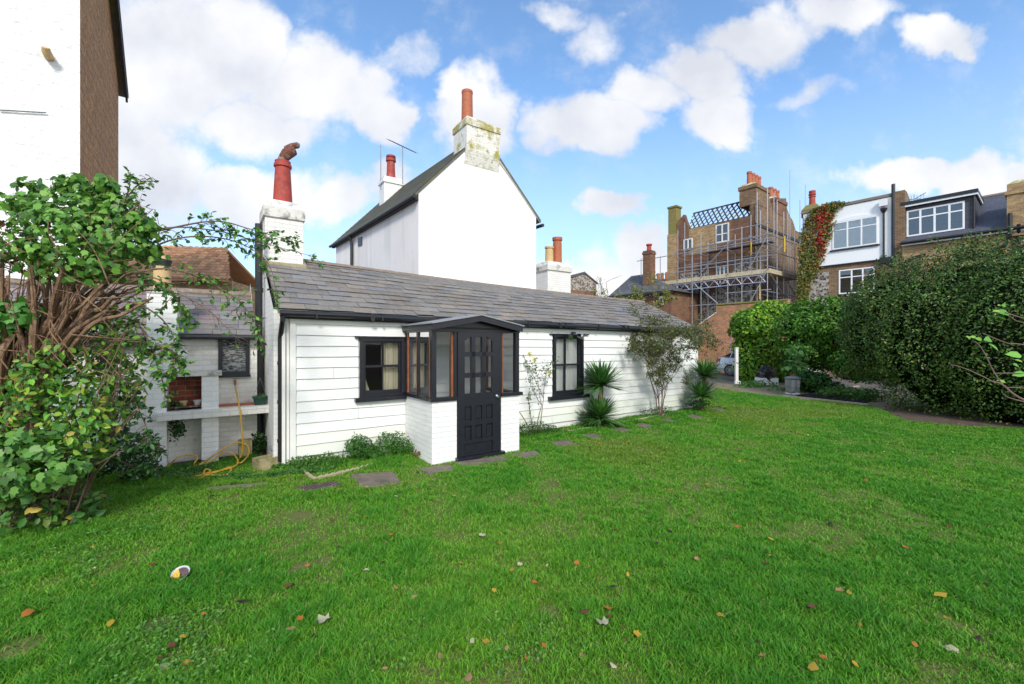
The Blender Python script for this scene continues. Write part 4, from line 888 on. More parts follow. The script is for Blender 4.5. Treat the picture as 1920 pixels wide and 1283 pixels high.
# ---------------------------------------------------------------- tall white gabled house behind the cottage
TT=4.65
a_=K.ht(785,366,TT); b_=K.ht(1005,410,TT); sA,sB=a_[0],b_[0]; zB=(a_[1]+b_[1])/2+.05
pA=Vector(K.p(sA,TT,0)); 
Yb=(zB-CAMZ)*FPX/(HZ-456); pBk=Vector(((630-960)/FPX*Yb,Yb,0)); dv=pBk-pA; LB=dv.length; dv.normalize()
Q=Fr(pA.x,pA.y,K.u[0],K.u[1])
def q3(s,d,z): return (pA.x+K.u[0]*s+dv.x*d,pA.y+K.u[1]*s+dv.y*d,z)
WD=sB-sA; sAp,zAp=K.ht(904,254,TT); sAp-=sA
H2=thing('gabled_house','tall plain white gabled house rising behind the slate cottage roof','house',q3(WD/2,LB/2,0))
m=M(); m.face([q3(0,0,0),q3(WD,0,0),q3(WD,0,zB),q3(sAp,0,zAp),q3(0,0,zB)]); m.build('gable_wall',T['render'],H2)
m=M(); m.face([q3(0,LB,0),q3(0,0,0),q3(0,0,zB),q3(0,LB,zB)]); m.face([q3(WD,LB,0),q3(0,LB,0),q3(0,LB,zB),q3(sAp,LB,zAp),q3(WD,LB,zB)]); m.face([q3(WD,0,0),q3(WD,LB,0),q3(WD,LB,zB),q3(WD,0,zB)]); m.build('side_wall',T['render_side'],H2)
def rslope(m,ax,az,bx,bz,d0,d1,h=.09,tex=True):
    m.hexa([q3(ax,d0,az),q3(bx,d0,bz),q3(bx,d1,bz),q3(ax,d1,az),q3(ax,d0,az+h),q3(bx,d0,bz+h),q3(bx,d1,bz+h),q3(ax,d1,az+h)])
m=M(); gL=(zAp-zB)/sAp; gR=(zAp-zB)/(WD-sAp)
rslope(m,-.12,zB-.12*gL,sAp,zAp,-.02,LB+.2); rslope(m,sAp,zAp,WD+.16,zB-.16*gR,-.06,LB+.2)
rr=random.Random(8)
for i in range(13):   # visible slate courses on the left slope
    f0=i/13;f1=(i+1.3)/13; d=-.02
    while d<LB+.15:
        e=min(d+.33,LB+.2); f1_=min(1,f1); x0,x1=lerp(-.13,sAp,f0),lerp(-.13,sAp,f1_); zf=lambda x:zB+x*gL+.092; b=rr.uniform(.6,1.3)
        m.face([q3(x0,d+.004,zf(x0)+.022),q3(x0,e-.004,zf(x0)+.022),q3(x1,e-.004,zf(x1)),q3(x1,d+.004,zf(x1))][::-1],(b,b,b)); d=e
r2=m.build('roof',T['slate_moss'],H2)
m=M(); m.tube([q3(-.17,d,zB-.12*gL+.0) for d in (-.1,LB+.25)],.055,n=10); m.build('gutter',T['iron'],H2)
m=M(); m.hexa([q3(-.12,-.01,zB-.12*gL-.07),q3(-.01,-.01,zB-.12*gL-.07),q3(-.01,LB+.2,zB-.12*gL-.07),q3(-.12,LB+.2,zB-.12*gL-.07),q3(-.12,-.01,zB-.12*gL+.0),q3(-.01,-.01,zB-.02*gL),q3(-.01,LB+.2,zB-.02*gL),q3(-.12,LB+.2,zB-.12*gL)]); m.build('eave_board',T['blackmat'],H2)
m=M(); m.tube([q3(WD+.2,-.12,zB-.26),q3(WD+.2,LB,zB-.26)],.06,n=8); m.build('gutter',T['iron'],H2)
m=M(); m.hexa([q3(sAp+.1,-.045,zAp-.02-.1*gR),q3(sAp+.1,-.001,zAp-.02-.1*gR),q3(WD+.16,-.001,zB-.16*gR),q3(WD+.16,-.045,zB-.16*gR),q3(sAp+.1,-.045,zAp+.05-.1*gR-.14),q3(sAp+.1,-.001,zAp+.05-.1*gR),q3(WD+.16,-.001,zB-.16*gR+.07),q3(WD+.16,-.045,zB-.16*gR+.07)]); m.build('verge_board',T['offwhite'],H2)
def dSide(px):   # distance along the left wall
    k=(px-960)/FPX; return (pA.x-k*pA.y)/(k*dv.y-dv.x)
d=dSide(663.5); m=M(); m.tube([q3(-.16,d,zB-.2),q3(-.1,d,zB-.35),q3(-.08,d,zB-.5),q3(-.08,d,.1)],.06,n=8); m.build('downpipe',T['iron'],H2)
def zSide(py,d): return CAMZ+(HZ-py)/FPX*(pA.y+dv.y*d)
d0,d1=dSide(679.5),dSide(672.5); m=M(); m.hexa([q3(-.03,d1,zSide(462,d1)),q3(-.03,d0,zSide(460,d0)),q3(-.001,d0,zSide(460,d0)),q3(-.001,d1,zSide(462,d1)),q3(-.03,d1,zSide(447,d1)),q3(-.03,d0,zSide(444,d0)),q3(-.001,d0,zSide(444,d0)),q3(-.001,d1,zSide(447,d1))]); m.build('small_window',T['black'],H2)
# main chimney, flush with the gable
cs0=K.ht(872,250,TT)[0]-sA; cs1=K.ht(934,250,TT)[0]-sA; zc=K.ht(903,228,TT)[1]; zb_=zB+.6
zst=zc-1.02; m=M(); m.box(Q,cs0,cs1,-.10,.75,zst,zc-.28)
m.hexa([Q.p(cs0-.04,-.005,zst-.42),Q.p(cs1+.04,-.005,zst-.42),Q.p(cs1+.04,.75,zst-.42),Q.p(cs0-.04,.75,zst-.42),Q.p(cs0,-.10,zst),Q.p(cs1,-.10,zst),Q.p(cs1,.75,zst),Q.p(cs0,.75,zst)],skip=(1,)); ck=m.build('chimney',T['lichen'],H2)
m=M(); m.box(Q,cs0-.025,cs1+.025,-.125,.78,zc-.28,zc-.10); m.hexa([Q.p(cs0-.025,-.125,zc-.10),Q.p(cs1+.025,-.125,zc-.10),Q.p(cs1+.025,.78,zc-.10),Q.p(cs0-.025,.78,zc-.10),Q.p(cs0+.12,.1,zc+.10),Q.p(cs1-.15,.1,zc+.06),Q.p(cs1-.15,.65,zc+.06),Q.p(cs0+.12,.65,zc+.10)]); m.build('chimney_cap',T['lichen_cap'],ck)
s_=K.ht(876,200,TT+.35)[0]-sA; m=M(); b=Q.p(s_,.35,zc+.07); zt2=K.ht(876,172,TT+.35)[1]-b[2]; m.lathe(b,[(.18,-.1),(.165,zt2*.9),(.175,zt2*.92),(.175,zt2),(.13,zt2)],n=20); m.build('chimney_pot',T['terra'],ck)
for px in (904,916):
    s_=K.ht(px,222,TT+.45)[0]-sA; b=Q.p(s_,.45,zc+.05); m=M(); m.lathe(b,[(.12,-.05),(.11,.06),(.13,.08),(.13,.11),(.08,.11)],n=16); m.build('chimney_pot',T['terra'],ck)
# rear chimney with aerials
Yr=Yb-.6; m=M()
cx,cy,_=at(733,360,Yr); fr=Fr(cx,cy,K.u[0],K.u[1]); zc2=at(733,337,Yr)[2]; m.box(fr,-.38,.38,-.3,.3,zB+.3,zc2-.25); m.box(fr,-.42,.42,-.34,.34,zc2-.25,zc2-.12); m.box(fr,-.38,.38,-.3,.3,zc2-.12,zc2); c2=m.build('chimney',T['wbrick'],H2)
m=M(); m.lathe(fr.p(0,0,zc2-.02),[(.20,0),(.17,.25),(.155,.72),(.2,.75),(.2,.85),(.16,.87),(.19,.9),(.19,.97),(.1,.97)],n=16); m.build('chimney_pot',T['terra_red'],c2)
def aerial(name,lab,px,py0,py1,Y,yagi,grp=None):
    a=at(px,py0,Y);b=at(px,py1,Y); t=thing(name,lab,'aerial',a,grp); m=M(); m.tube([a,b],.02,n=6); m.build('mast',T['galv'],t)
    if yagi:
        c=Vector(b); x0,x1,up=yagi; p=c+Vector((x0,.2,up*1.0)); q=c+Vector((x1,-.2,-up*.8)); m=M(); m.tube([p,q],.014,n=5); d=(q-p); sd_=Vector((.35,.9,.1)).normalized()
        for i in range(12):
            e=p+d*((i+.5)/12); m.tube([e-sd_*.16-Vector((.05,0,0)),e+sd_*.16+Vector((.05,0,0))],.007,n=4)
        m.build('antenna_arm',T['blackalu'],t)
    return t

t=aerial('television_aerial','rooftop aerial with a long toothed arm, right of the small red chimney pot',755,345,276,Yr-.8,(-.6,.55,.38))
aerial('television_aerial','thin bare mast left of the small red chimney pot',714,355,272,Yr-.2,None)
# ---------------------------------------------------------------- low white building behind with two pots
Y5=15.5; B5=Fr(*at(1012,500,Y5)[:2],K.u[0],K.u[1])
r5=thing('rear_outbuilding','low white building behind the cottage carrying a squat white chimney with two clay pots','outbuilding',B5.p(.5,.5,0))
m=M(); m.box(B5,-2.0,1.6,.05,3,0,3.0); m.build('wall',T['render_side'],r5)
s1=B5.ht(1070,500,0)[0]; s0=B5.ht(1027,500,0)[0]; zt5=B5.ht(1045,490,0)[1]
m=M(); m.box(B5,s0,s1,0,.9,2.5,zt5-.35); c5=m.build('chimney',T['wbrick_dirty'],r5)
m=M(); m.box(B5,s0-.05,s1+.05,-.05,.95,zt5-.35,zt5-.18); m.hexa([B5.p(s0-.05,-.05,zt5-.18),B5.p(s1+.05,-.05,zt5-.18),B5.p(s1+.05,.95,zt5-.18),B5.p(s0-.05,.95,zt5-.18),B5.p(s0+.12,.12,zt5),B5.p(s1-.12,.12,zt5),B5.p(s1-.12,.8,zt5),B5.p(s0+.12,.8,zt5)]); m.build('chimney_cap',T['cement'],c5)
for px,py,rr_,mt in ((1030,463,.15,'buff'),(1045,446,.165,'terra')):
    s_=B5.ht(px,480,.4)[0]; zt_=B5.ht(px,py,.4)[1]; b=B5.p(s_,.4,zt5-.05); h=zt_-b[2]; m=M(); m.lathe(b,[(rr_*1.05,0),(rr_,h*.8),(rr_*.9,h*.85),(rr_*1.15,h*.9),(rr_*1.15,h),(rr_*.8,h)],n=16); m.build('chimney_pot',T[mt],c5)
# ---------------------------------------------------------------- tiled house far left behind the outbuilding
Y6=13.0; a6=at(245,462,Y6); B6=Fr(a6[0]-2,a6[1],.985,.17)
t6=thing('tiled_house','low house with orange-brown tiled roof and yellow wall behind the outbuilding','house',B6.p(3,1,0))
s1=B6.ht(432,525,0)[0]; zE6=B6.ht(400,524,0)[1]; zR6=B6.ht(330,462,1.3)[1]+.0; s1t=B6.ht(425,467,1.3)[0]
m=M(); m.box(B6,0,B6.ht(428,525,0)[0],.25,4,0,zE6); m.build('wall',T['brick_yellow'],t6)
m=M(); P=lambda s,f,h:B6.p(s,lerp(-.1,1.3,f),lerp(zE6,zR6,f)+h)
m.hexa([P(0,0,-.08),P(s1,0,-.08),P(s1t,1,-.08),P(0,1,-.08),P(0,0,0),P(s1,0,0),P(s1t,1,0),P(0,1,0)]); m.hexa([B6.p(0,1.3,zR6-.08),B6.p(s1t,1.3,zR6-.08),B6.p(s1,2.8,zE6),B6.p(0,2.8,zE6),B6.p(0,1.3,zR6),B6.p(s1t,1.3,zR6),B6.p(s1,2.8,zE6+.08),B6.p(0,2.8,zE6+.08)])
rr=random.Random(4); nr6=12
for r in range(nr6):
    f0=r/nr6;f1=min(1,(r+1.15)/nr6); s=0
    while s<lerp(s1,s1t,f0)-.05:
        e=min(s+.19,lerp(s1,s1t,f0)); b=rr.uniform(.65,1.35); sm_=(s+e)/2
        m.face([P(s,f0,.02),P(sm_,f0,.05),P(sm_,f1,.03),P(s,f1,.0)],(b,b,b)); m.face([P(sm_,f0,.05),P(e,f0,.02),P(e,f1,0),P(sm_,f1,.03)],(b,b,b)); m.face([P(s,f0,-.02),P(e,f0,-.02),P(e,f0,.02),P(sm_,f0,.05),P(s,f0,.02)],(b*.7,)*3); s=e
m.build('roof',T['tile_orange'],t6)
# ---------------------------------------------------------------- the row of houses across the drive
Rr=Fr(19.6,22,.627,-.779); Rr.v=(.779,.627)
def RH(px,py,t=0): return Rr.ht(px,py,t)
def rq(m,t,pts,col=(1,1,1)):  # quad on the front plane from picture corners (bl br tr tl)
    P=[]; 
    for px,py in pts: s,z=RH(px,py,t); P.append(Rr.p(s,t,z))
    m.face(P,col)
def window(parent,cx,py_top,py_bot,mull,trans,t=0,fw=.06,mat='upvc',back='roomdark',curt=None,proud=.03,arch=0):
    """cx=(left,right) px; py_top=(l,r); py_bot=(l,r)"""
    s0=RH(cx[0],py_top[0],t)[0]; s1=RH(cx[1],py_top[1],t)[0]; z1=(RH(cx[0],py_top[0],t)[1]+RH(cx[1],py_top[1],t)[1])/2; z0=(RH(cx[0],py_bot[0],t)[1]+RH(cx[1],py_bot[1],t)[1])/2
    m=M(); ta,tb=t-proud,t+.06
    for a,b,c,d in ((s0,s0+fw,z0,z1),(s1-fw,s1,z0,z1),(s0+fw,s1-fw,z0,z0+fw),(s0+fw,s1-fw,z1-fw,z1)): m.box(Rr,a,b,ta,tb,c,d)
    ms=[lerp(s0,s1,f) for f in mull]; zt_=[lerp(z0,z1,f) for f in trans]
    for x in ms: m.box(Rr,x-fw*.55,x+fw*.55,ta+.002,tb-.01,z0+fw,z1-fw)
    xs=[s0+fw]+[q for x in ms for q in (x-fw*.55,x+fw*.55)]+[s1-fw]
    for z in zt_:
        for i in range(0,len(xs),2): m.box(Rr,xs[i],xs[i+1],ta+.004,tb-.01,z-fw*.4,z+fw*.4)
    w=m.build('window',T[mat],parent)
    m=M(); m.face([Rr.p(s0+fw,t-.002,z0+fw),Rr.p(s1-fw,t-.002,z0+fw),Rr.p(s1-fw,t-.002,z1-fw),Rr.p(s0+fw,t-.002,z1-fw)]); m.build('pane',T['glassdark'],w)
    m=M(); m.face([Rr.p(s0+fw,t+.055,z0+fw),Rr.p(s1-fw,t+.055,z0+fw),Rr.p(s1-fw,t+.055,z1-fw),Rr.p(s0+fw,t+.055,z1-fw)]); m.build('blind' if back=='blind' else 'room',T[back],w)
    if curt:
        for (A,B,C,D) in curt:   # top from A to B, hem from C to D
            m=M(); n=8
            for i in range(n):
                x=lambda f,k:Rr.p(lerp(s0+fw,s1-fw,lerp(A,B,k/n) if f else lerp(C,D,k/n)),t+.03+.008*math.sin(k*2.2),(z1-fw) if f else z0+fw+.01)
                m.face([x(0,i),x(0,i+1),x(1,i+1),x(1,i)])
            m.build('curtain',T['net'],w)
    return w,(s0,s1,z0,z1)
# -- white banded house
sW0=RH(1505,400)[0]; sW1=RH(1693,360)[0]; zWt=(RH(1510,397)[1]+RH(1690,359)[1])/2; zWb=(RH(1535,500)[1]+RH(1672,484)[1])/2
hw=thing('terraced_house','brick house with white rendered upper storey and red creeper','house',Rr.p((sW0+sW1)/2,3,0))
zU=(RH(1561,469)[1]+RH(1646,457)[1])/2; 
m=M(); m.box(Rr,sW0,sW1,.0,6,0,zWt-.15); m.build('wall',T['brick'],hw)
sb1=RH(1677,400)[0]; m=M(); m.box(Rr,sW0+.05,sb1,-.06,-.001,zWb,zWt-.17); m.build('rendered_band',T['render'],hw)
m=M(); m.box(Rr,sW0-.05,sW1+.05,-.11,.35,zWt-.14,zWt); m.build('parapet_coping',T['ridge'],hw)
m=M(); m.box(Rr,sW0+.05,sb1,-.09,-.001,zWb-.07,zWb-.001); m.build('string_course',T['blackmat'],hw)
wu,_=window(hw,(1561,1646),(418,405),(469,457),(.345,.655),(.70,),t=-.065,curt=[(0,.3,0,.06),(.72,1,.93,1.0)],back='roomdark')
m=M(); a,b,z0,z1=_; m.box(Rr,a-.12,b+.08,-.14,-.061,z0-.10,z0-.03); m.build('sill',T['blackmat'],wu)
m=M(); n=8
for i in range(n):
    x0,x1=lerp(a,b,i/n),lerp(a,b,(i+1)/n); h=lambda f:.20*(1-(2*f-1)**2)
    m.hexa([Rr.p(x0,-.10,z1+.002),Rr.p(x1,-.10,z1+.002),Rr.p(x1,-.061,z1+.002),Rr.p(x0,-.061,z1+.002),Rr.p(x0,-.10,z1+.01+h(i/n)),Rr.p(x1,-.10,z1+.01+h((i+1)/n)),Rr.p(x1,-.061,z1+.01+h((i+1)/n)),Rr.p(x0,-.061,z1+.01+h(i/n))])
m.build('arched_head',T['upvc'],wu)
wl_,_=window(hw,(1573,1640),(508,499),(553,546),(.37,.68),(.68,),t=-.004,curt=[(.4,.6,.42,.6)])
a,b,z0,z1=_; m=M(); m.box(Rr,a-.12,b+.1,-.12,-.001,z0-.09,z0-.03); m.build('sill',T['blackmat'],wl_)
m=M(); m.box(Rr,RH(1516,520)[0],RH(1554,520)[0],-.006,-.002,0,RH(1530,512)[1]); m.build('flint_panel',T['flint'],hw)
m=M(); s_=RH(1675,400,-.12)[0]; m.tube([Rr.p(s_,-.13,RH(1675,486,-.1)[1]),Rr.p(s_,-.13,RH(1674,346,-.1)[1])],.08,n=10); m.build('vent_pipe',T['iron'],hw)
s2=RH(1657,400,-.12)[0]; m=M(); m.tube([Rr.p(s2,-.12,RH(1657,486,-.1)[1]),Rr.p(s2,-.12,RH(1657,400,-.1)[1]),Rr.p(s2,-.12,RH(1657,395,-.1)[1]),Rr.p(s2,-.12,RH(1657,391,-.1)[1])],[.045,.045,.13,.15],n=10)
m.box(Rr,s2-.14,s_+.1,-.2,-.062,RH(1657,494,-.1)[1],RH(1657,483,-.1)[1]); m.build('downpipe',T['iron'],hw)
z=RH(1656,381,-.2)[1]; m=M(); m.box(Rr,s2-.16,s2+.16,-.3,-.12,z-.16,z+.16); m.build('floodlight',T['whiteplastic'],hw)
b=Rr.p(RH(1523,385,.5)[0],.5,zWt); m=M(); m.box(Rr,RH(1523,385,.5)[0]-.45,RH(1523,385,.5)[0]+.45,.15,.85,zWt-.3,zWt+.12); m.hexa([Rr.p(x,t,z) for z,k in ((zWt+.12,.45),(zWt+.42,.25)) for x,t in ((RH(1523,385,.5)[0]-k,.5-k*.8),(RH(1523,385,.5)[0]+k,.5-k*.8),(RH(1523,385,.5)[0]+k,.5+k*.8),(RH(1523,385,.5)[0]-k,.5+k*.8))]); cw=m.build('chimney',T['brick_moss'],hw)
m=M(); m.lathe((b[0],b[1],zWt+.38),[(.17,0),(.15,.45),(.19,.5),(.14,.55),(.19,.62),(.19,.68),(.15,.7),(.17,.78),(.17,.85),(.1,.85)],n=14); m.build('chimney_pot',T['terra_red'],cw)
# -- dormer house
sD1=sW1+6.5; zDe=(RH(1693,461)[1]+RH(1850,434)[1])/2; sDz=RH(1887,362,2.6)[1]
hd=thing('dormer_house','yellow brick house with slate roof and wide dark dormer window','house',Rr.p(sW1+3,3,0))
m=M(); m.box(Rr,sW1+.02,sD1,-.25,6,0,zDe); m.build('wall',T['brick_yellow'],hd)
m=M(); P=lambda s,f,h=0:Rr.p(s,lerp(-.42,2.9,f),lerp(zDe-.02,sDz,f)+h); rz=sDz
m.hexa([P(sW1+.02,0,-.06),P(sD1,0,-.06),P(sD1,1,-.06),P(sW1+.02,1,-.06),P(sW1+.02,0,.03),P(sD1,0,.03),P(sD1,1,.03),P(sW1+.02,1,.03)])
m.hexa([Rr.p(sW1+.02,2.9,rz-.06),Rr.p(sD1,2.9,rz-.06),Rr.p(sD1,6.2,zDe),Rr.p(sW1+.02,6.2,zDe),Rr.p(sW1+.02,2.9,rz+.03),Rr.p(sD1,2.9,rz+.03),Rr.p(sD1,6.2,zDe+.08),Rr.p(sW1+.02,6.2,zDe+.08)]); rd=m.build('roof',T['slate_new'],hd)
m=M(); m.tube([P(sW1+.02,1,.05),P(sD1,1,.05)],.09,n=8); m.build('ridge_tile',T['ridge'],rd)
m=M(); m.tube([Rr.p(sW1,-.5,zDe-.03),Rr.p(sD1,-.5,zDe-.03)],.075,n=8); m.build('gutter',T['iron'],hd)
m=M(); m.box(Rr,sW1+.02,sD1,-.44,-.40,zDe-.16,zDe-.04); m.build('fascia',T['upvc'],hd)
# dormer
tD=.05; sd0=RH(1694,420,tD)[0]; sd1=RH(1829,400,tD)[0]; zd0=(RH(1694,452,tD)[1]+RH(1829,428,tD)[1])/2; zd1=(RH(1694,388,tD)[1]+RH(1829,362,tD)[1])/2
m=M(); m.box(Rr,sd0,sd1,tD,3.2,zDe+.0,zd1); do=m.build('dormer',T['cladding'],hd)
m=M(); m.box(Rr,sd0-.08,sd1+.10,tD-.22,3.3,zd1+.001,zd1+.16); m.build('dormer_roof',T['iron'],do)
m=M(); m.box(Rr,sd0-.06,sd1+.08,tD-.19,tD-.14,zd1-.09,zd1); m.box(Rr,sd1+.04,sd1+.09,tD-.14,2.2,zd1-.09,zd1); m.build('dormer_fascia',T['upvc'],do)
wd_,_=window(hd,(1700,1809),(396,377),(445,429),(.25,.5,.75),(.68,),t=tD-.01,back='blind',fw=.07)
s_=sd1-.04; m=M(); m.tube([Rr.p(s_,tD-.06,zd1-.1),Rr.p(s_,tD-.06,zd0)],.04,n=8); m.build('downpipe',T['iron'],hd)
# party pier between the houses, chimney at the right, gutter pipes
m=M(); m.hexa([Rr.p(sW1-.28,-.16,2.0),Rr.p(sW1+.10,-.16,2.0),Rr.p(sW1+.10,.3,2.0),Rr.p(sW1-.28,.3,2.0),Rr.p(sW1-.28,-.16,zWt+.02),Rr.p(sW1+.10,-.16,zWt+.02),Rr.p(sW1+.10,.3,zWt+.02),Rr.p(sW1-.28,.3,zWt+.02)])
m.hexa([Rr.p(sW1-.28,.3,zWt-1.2),Rr.p(sW1+.10,.3,zWt-1.2),Rr.p(sW1+.10,3.0,zWt-1.2),Rr.p(sW1-.28,3.0,zWt-1.2),Rr.p(sW1-.28,.3,zWt+.02),Rr.p(sW1+.10,.3,zWt+.02),Rr.p(sW1+.1,3.0,zWt-.8),Rr.p(sW1-.28,3.0,zWt-.8)]); m.build('party_wall',T['brick'],hw)
sc_=RH(1889,380,.0)[0]; zcc=RH(1893,349,-.1)[1]; m=M(); m.box(Rr,sc_,sc_+1.6,-.42,1.0,zDe-.35,zcc); m.box(Rr,sc_-.06,sc_+1.66,-.48,1.06,zcc-.45,zcc-.3); cd=m.build('chimney',T['brick_yellow'],hd)
m=M(); m.hexa([Rr.p(x,t,z) for z,k in ((zcc,0),(zcc+.16,.2)) for x,t in ((sc_+k,-.42+k),(sc_+1.6-k,-.42+k),(sc_+1.6-k,1-k),(sc_+k,1-k))]); m.build('chimney_cap',T['lichen_cap'],cd)
m=M(); s_=RH(1894,430,-.5)[0]; z=RH(1894,400,-.5)[1]; m.tube([Rr.p(s_,-.52,z),Rr.p(s_,-.52,z-.9),Rr.p(s_-.15,-.4,z-1.35),Rr.p(s_-.5,-.35,z-1.5),Rr.p(s_-1.6,-.32,z-1.72)],.07,n=8); m.build('waste_pipe',T['iron'],hd)
m=M(); s_=RH(1910,430,-.5)[0]; m.tube([Rr.p(s_,-.55,zDe+.1),Rr.p(s_,-.35,zDe-.3),Rr.p(s_,-.35,zDe-3)],.06,n=8); m.build('downpipe',T['iron'],hd)
m=M(); a=RH(1699,490,-.3); b=RH(1735,477,-.3); m.tube([Rr.p(a[0],-.32,2.5),Rr.p(a[0],-.32,a[1]),Rr.p(a[0]+.2,-.32,a[1]+.12),Rr.p(b[0],-.32,b[1])],.06,n=8); m.build('waste_pipe',T['iron'],hd)
c=Vector(Rr.p(RH(1714,372,1.2)[0],1.2,RH(1714,374,1.2)[1])); ta=thing('television_aerial','small spiky aerial on the roof between the white-banded house and the dormer','aerial',tuple(c-Vector((0,0,.6))))
m=M(); m.tube([c-Vector((0,0,.6)),c+Vector((0,0,.25))],.02,n=5); m.build('mast',T['galv'],ta); m=M(); m.tube([c+Vector((-.6,0,-.05)),c+Vector((.5,.2,.1))],.015,n=4); m.tube([c,c+Vector((.6,0,.35))],.015,n=4)
for f in (-.55,-.35,-.15,.15,.35,.5): m.tube([c+Vector((f,0,f*.14-.2)),c+Vector((f,0,f*.14+.2))],.01,n=4)
m.build('antenna_arm',T['blackalu'],ta)
# ---------------------------------------------------------------- scaffolded brick house
sK=RH(1415,400)[0]; sJ=RH(1253,400)[0]; DEP=8.5
zp=(RH(1408,405)[1]+RH(1290,430)[1])/2
hs3=thing('scaffolded_house','old brown brick and flint house with lattice roof frame, wrapped in scaffolding','house',Rr.p((sK+sJ)/2,4,0))
sJ2=RH(1268,400)[0]
m=M(); m.box(Rr,sJ2,sK-.01,0,DEP,0,zp); m.build('wall',T['brick_red'],hs3)
m=M(); a=RH(1292,440)[0];b=RH(1341,440)[0]; m.box(Rr,a,b,-.012,-.002,RH(1300,478)[1],zp); m.build('yellow_brickwork',T['brick_yellow'],hs3)
# side wall with curved gables between the two stacks
def S(px,py): return Rr.hs(px,py,sK)
gp=[(1417,382),(1421,372),(1425,352),(1440,352),(1443,372),(1449,395),(1452,404),(1454,398),(1455,372),(1474,372),(1476,392),(1480,403),(1487,415),(1492,432)]
P=[S(*q) for q in gp]; m=M(); pts=[(0.,0.),(DEP,0.),(DEP,P[-1][1])]+P[::-1]+[(0.,P[0][1])]
pts=[(0.01,0.0)]+[(0.01,P[0][1])]+P[1:]+[(DEP,P[-1][1]-.1),(DEP,0.0)]
for a,b in zip(pts[1:-2],pts[2:-1]):
    if b[0]-a[0]>1e-3:
        zl=0; m.hexa([Rr.p(sK-.3,a[0],zl),Rr.p(sK+.0,a[0],zl),Rr.p(sK,b[0],zl),Rr.p(sK-.3,b[0],zl),Rr.p(sK-.3,a[0],a[1]),Rr.p(sK,a[0],a[1]),Rr.p(sK,b[0],b[1]),Rr.p(sK-.3,b[0],b[1])])
m.build('gable_wall',T['brick'],hs3)
m=M(); zc1=(S(1424,425)[1]+S(1492,449)[1])/2; m.box(Rr,sK+.001,sK+.05,.1,DEP-.1,zc1-.08,zc1+.08); m.build('string_course',T['blackmat'],hs3)
# stacks
def stack(pa,pb,ptop,pbot,w,pots,ph_,parent,mt='brick',cap='lichen_cap',lean=0):
    t0=S(pa,ptop)[0]; t1=S(pb,ptop)[0]; z1=(S(pa,ptop)[1]+S(pb,ptop)[1])/2; z0=S(pa,pbot)[1]
    m=M(); m.box(Rr,sK-w,sK+.02,t0,t1,z0,z1-.35); m.box(Rr,sK-w-.06,sK+.08,t0-.06,t1+.06,z1-.35,z1-.12); c=m.build('chimney',T[mt],parent)
    m=M(); m.hexa([Rr.p(x,t,z) for z,k in ((z1-.12,0),(z1+.04,.12)) for x,t in ((sK-w+k,t0+k),(sK-k,t0+k),(sK-k,t1-k),(sK-w+k,t1-k))]); m.build('chimney_cap',T[cap],c)
    for i in range(pots):
        f=(i+.5)/pots; t=lerp(t0+.05,t1-.05,f); b=Rr.p(sK-w*.5,t,z1); m=M(); m.lathe(b,[(.16,0),(.135,ph_*.8),(.16,ph_*.84),(.16,ph_),(.1,ph_)],n=12); m.build('chimney_pot',T['terra'],c)
stack(1417,1441,347,382,1.0,4,.82,hs3); stack(1455,1474,372,400,.9,3,.75,hs3,'brick_red')
# left tall stack and left gable
m=M(); s0=RH(1251,420,-.05)[0]; s1=RH(1268,420,-.05)[0]; zt_=RH(1258,387,-.05)[1]; zm=RH(1258,440)[1]
m.box(Rr,s0,s1,-.05,.7,0,zm); c=m.build('chimney',T['brick_yellow'],hs3)
m=M(); m.box(Rr,s0+.05,s1-.04,.0,.66,zm,zt_-.12); m.box(Rr,s0-.01,s1+.03,-.06,.72,zt_-.12,zt_); m.build('mossy_upper_stack',T['brick_moss'],c)
m=M(); 
for a,b in zip([(1268,425),(1271,415),(1277,408),(1282,402)],[(1271,415),(1277,408),(1282,402),(1285,412)]):
    A=RH(*a);B=RH(*b); m.hexa([Rr.p(A[0],0.004,zp-1.0),Rr.p(B[0],0.004,zp-1.0),Rr.p(B[0],.35,zp-1.0),Rr.p(A[0],.35,zp-1.0),Rr.p(A[0],0.004,A[1]),Rr.p(B[0],.004,B[1]),Rr.p(B[0],.35,B[1]),Rr.p(A[0],.35,A[1])])
for a,b in (((1285,412),(1290,424)),): 
    A=RH(*a);B=RH(*b); m.hexa([Rr.p(A[0],0.004,zp-1.0),Rr.p(B[0],0.004,zp-1.0),Rr.p(B[0],.35,zp-1.0),Rr.p(A[0],.35,zp-1.0),Rr.p(A[0],0.004,A[1]),Rr.p(B[0],.004,B[1]),Rr.p(B[0],.35,B[1]),Rr.p(A[0],.35,A[1])])
m.build('shaped_gable',T['brick_red'],hs3)
# roof battens crossing like a lattice on the pitched roof frame
a=RH(1293,428,.15); zl0=zp; zl1=RH(1408,374,.9)[1]; sa,sb=RH(1290,430,.15)[0],RH(1411,405,.15)[0]
m=M(); LP=lambda f,g:Rr.p(lerp(sa,sb,f),lerp(.15,.9,g),lerp(zl0,zl1,g)); n=13
for i in range(-3,n+1):
    for sg in (1,-1):
        f0=i/n; f1=f0+sg*2.6/n if sg>0 else f0
        if sg>0: x0,x1=f0,f0+2.6/n
        else: x0,x1=f0+2.6/n,f0
        g0,g1=0,1
        if x0<0: g0=(0-x0)/(x1-x0); x0=0
        if x1<0: g1=(0-x0)/(x1-x0)*1; x1=0
        if x0>1: g0=(1-x0)/(x1-x0); x0=1
        if x1>1: g1=g0+(1-g0)*(1-x0)/(x1-x0); x1=1
        if abs(x0-x1)<.01: continue
        m.bar(LP(x0,max(0,min(1,g0))),LP(x1,max(0,min(1,g1))),.06,.07)
m.bar(LP(0,1),LP(1,1),.07,.08); m.bar(LP(0,0.02),LP(1,.02),.08,.08)
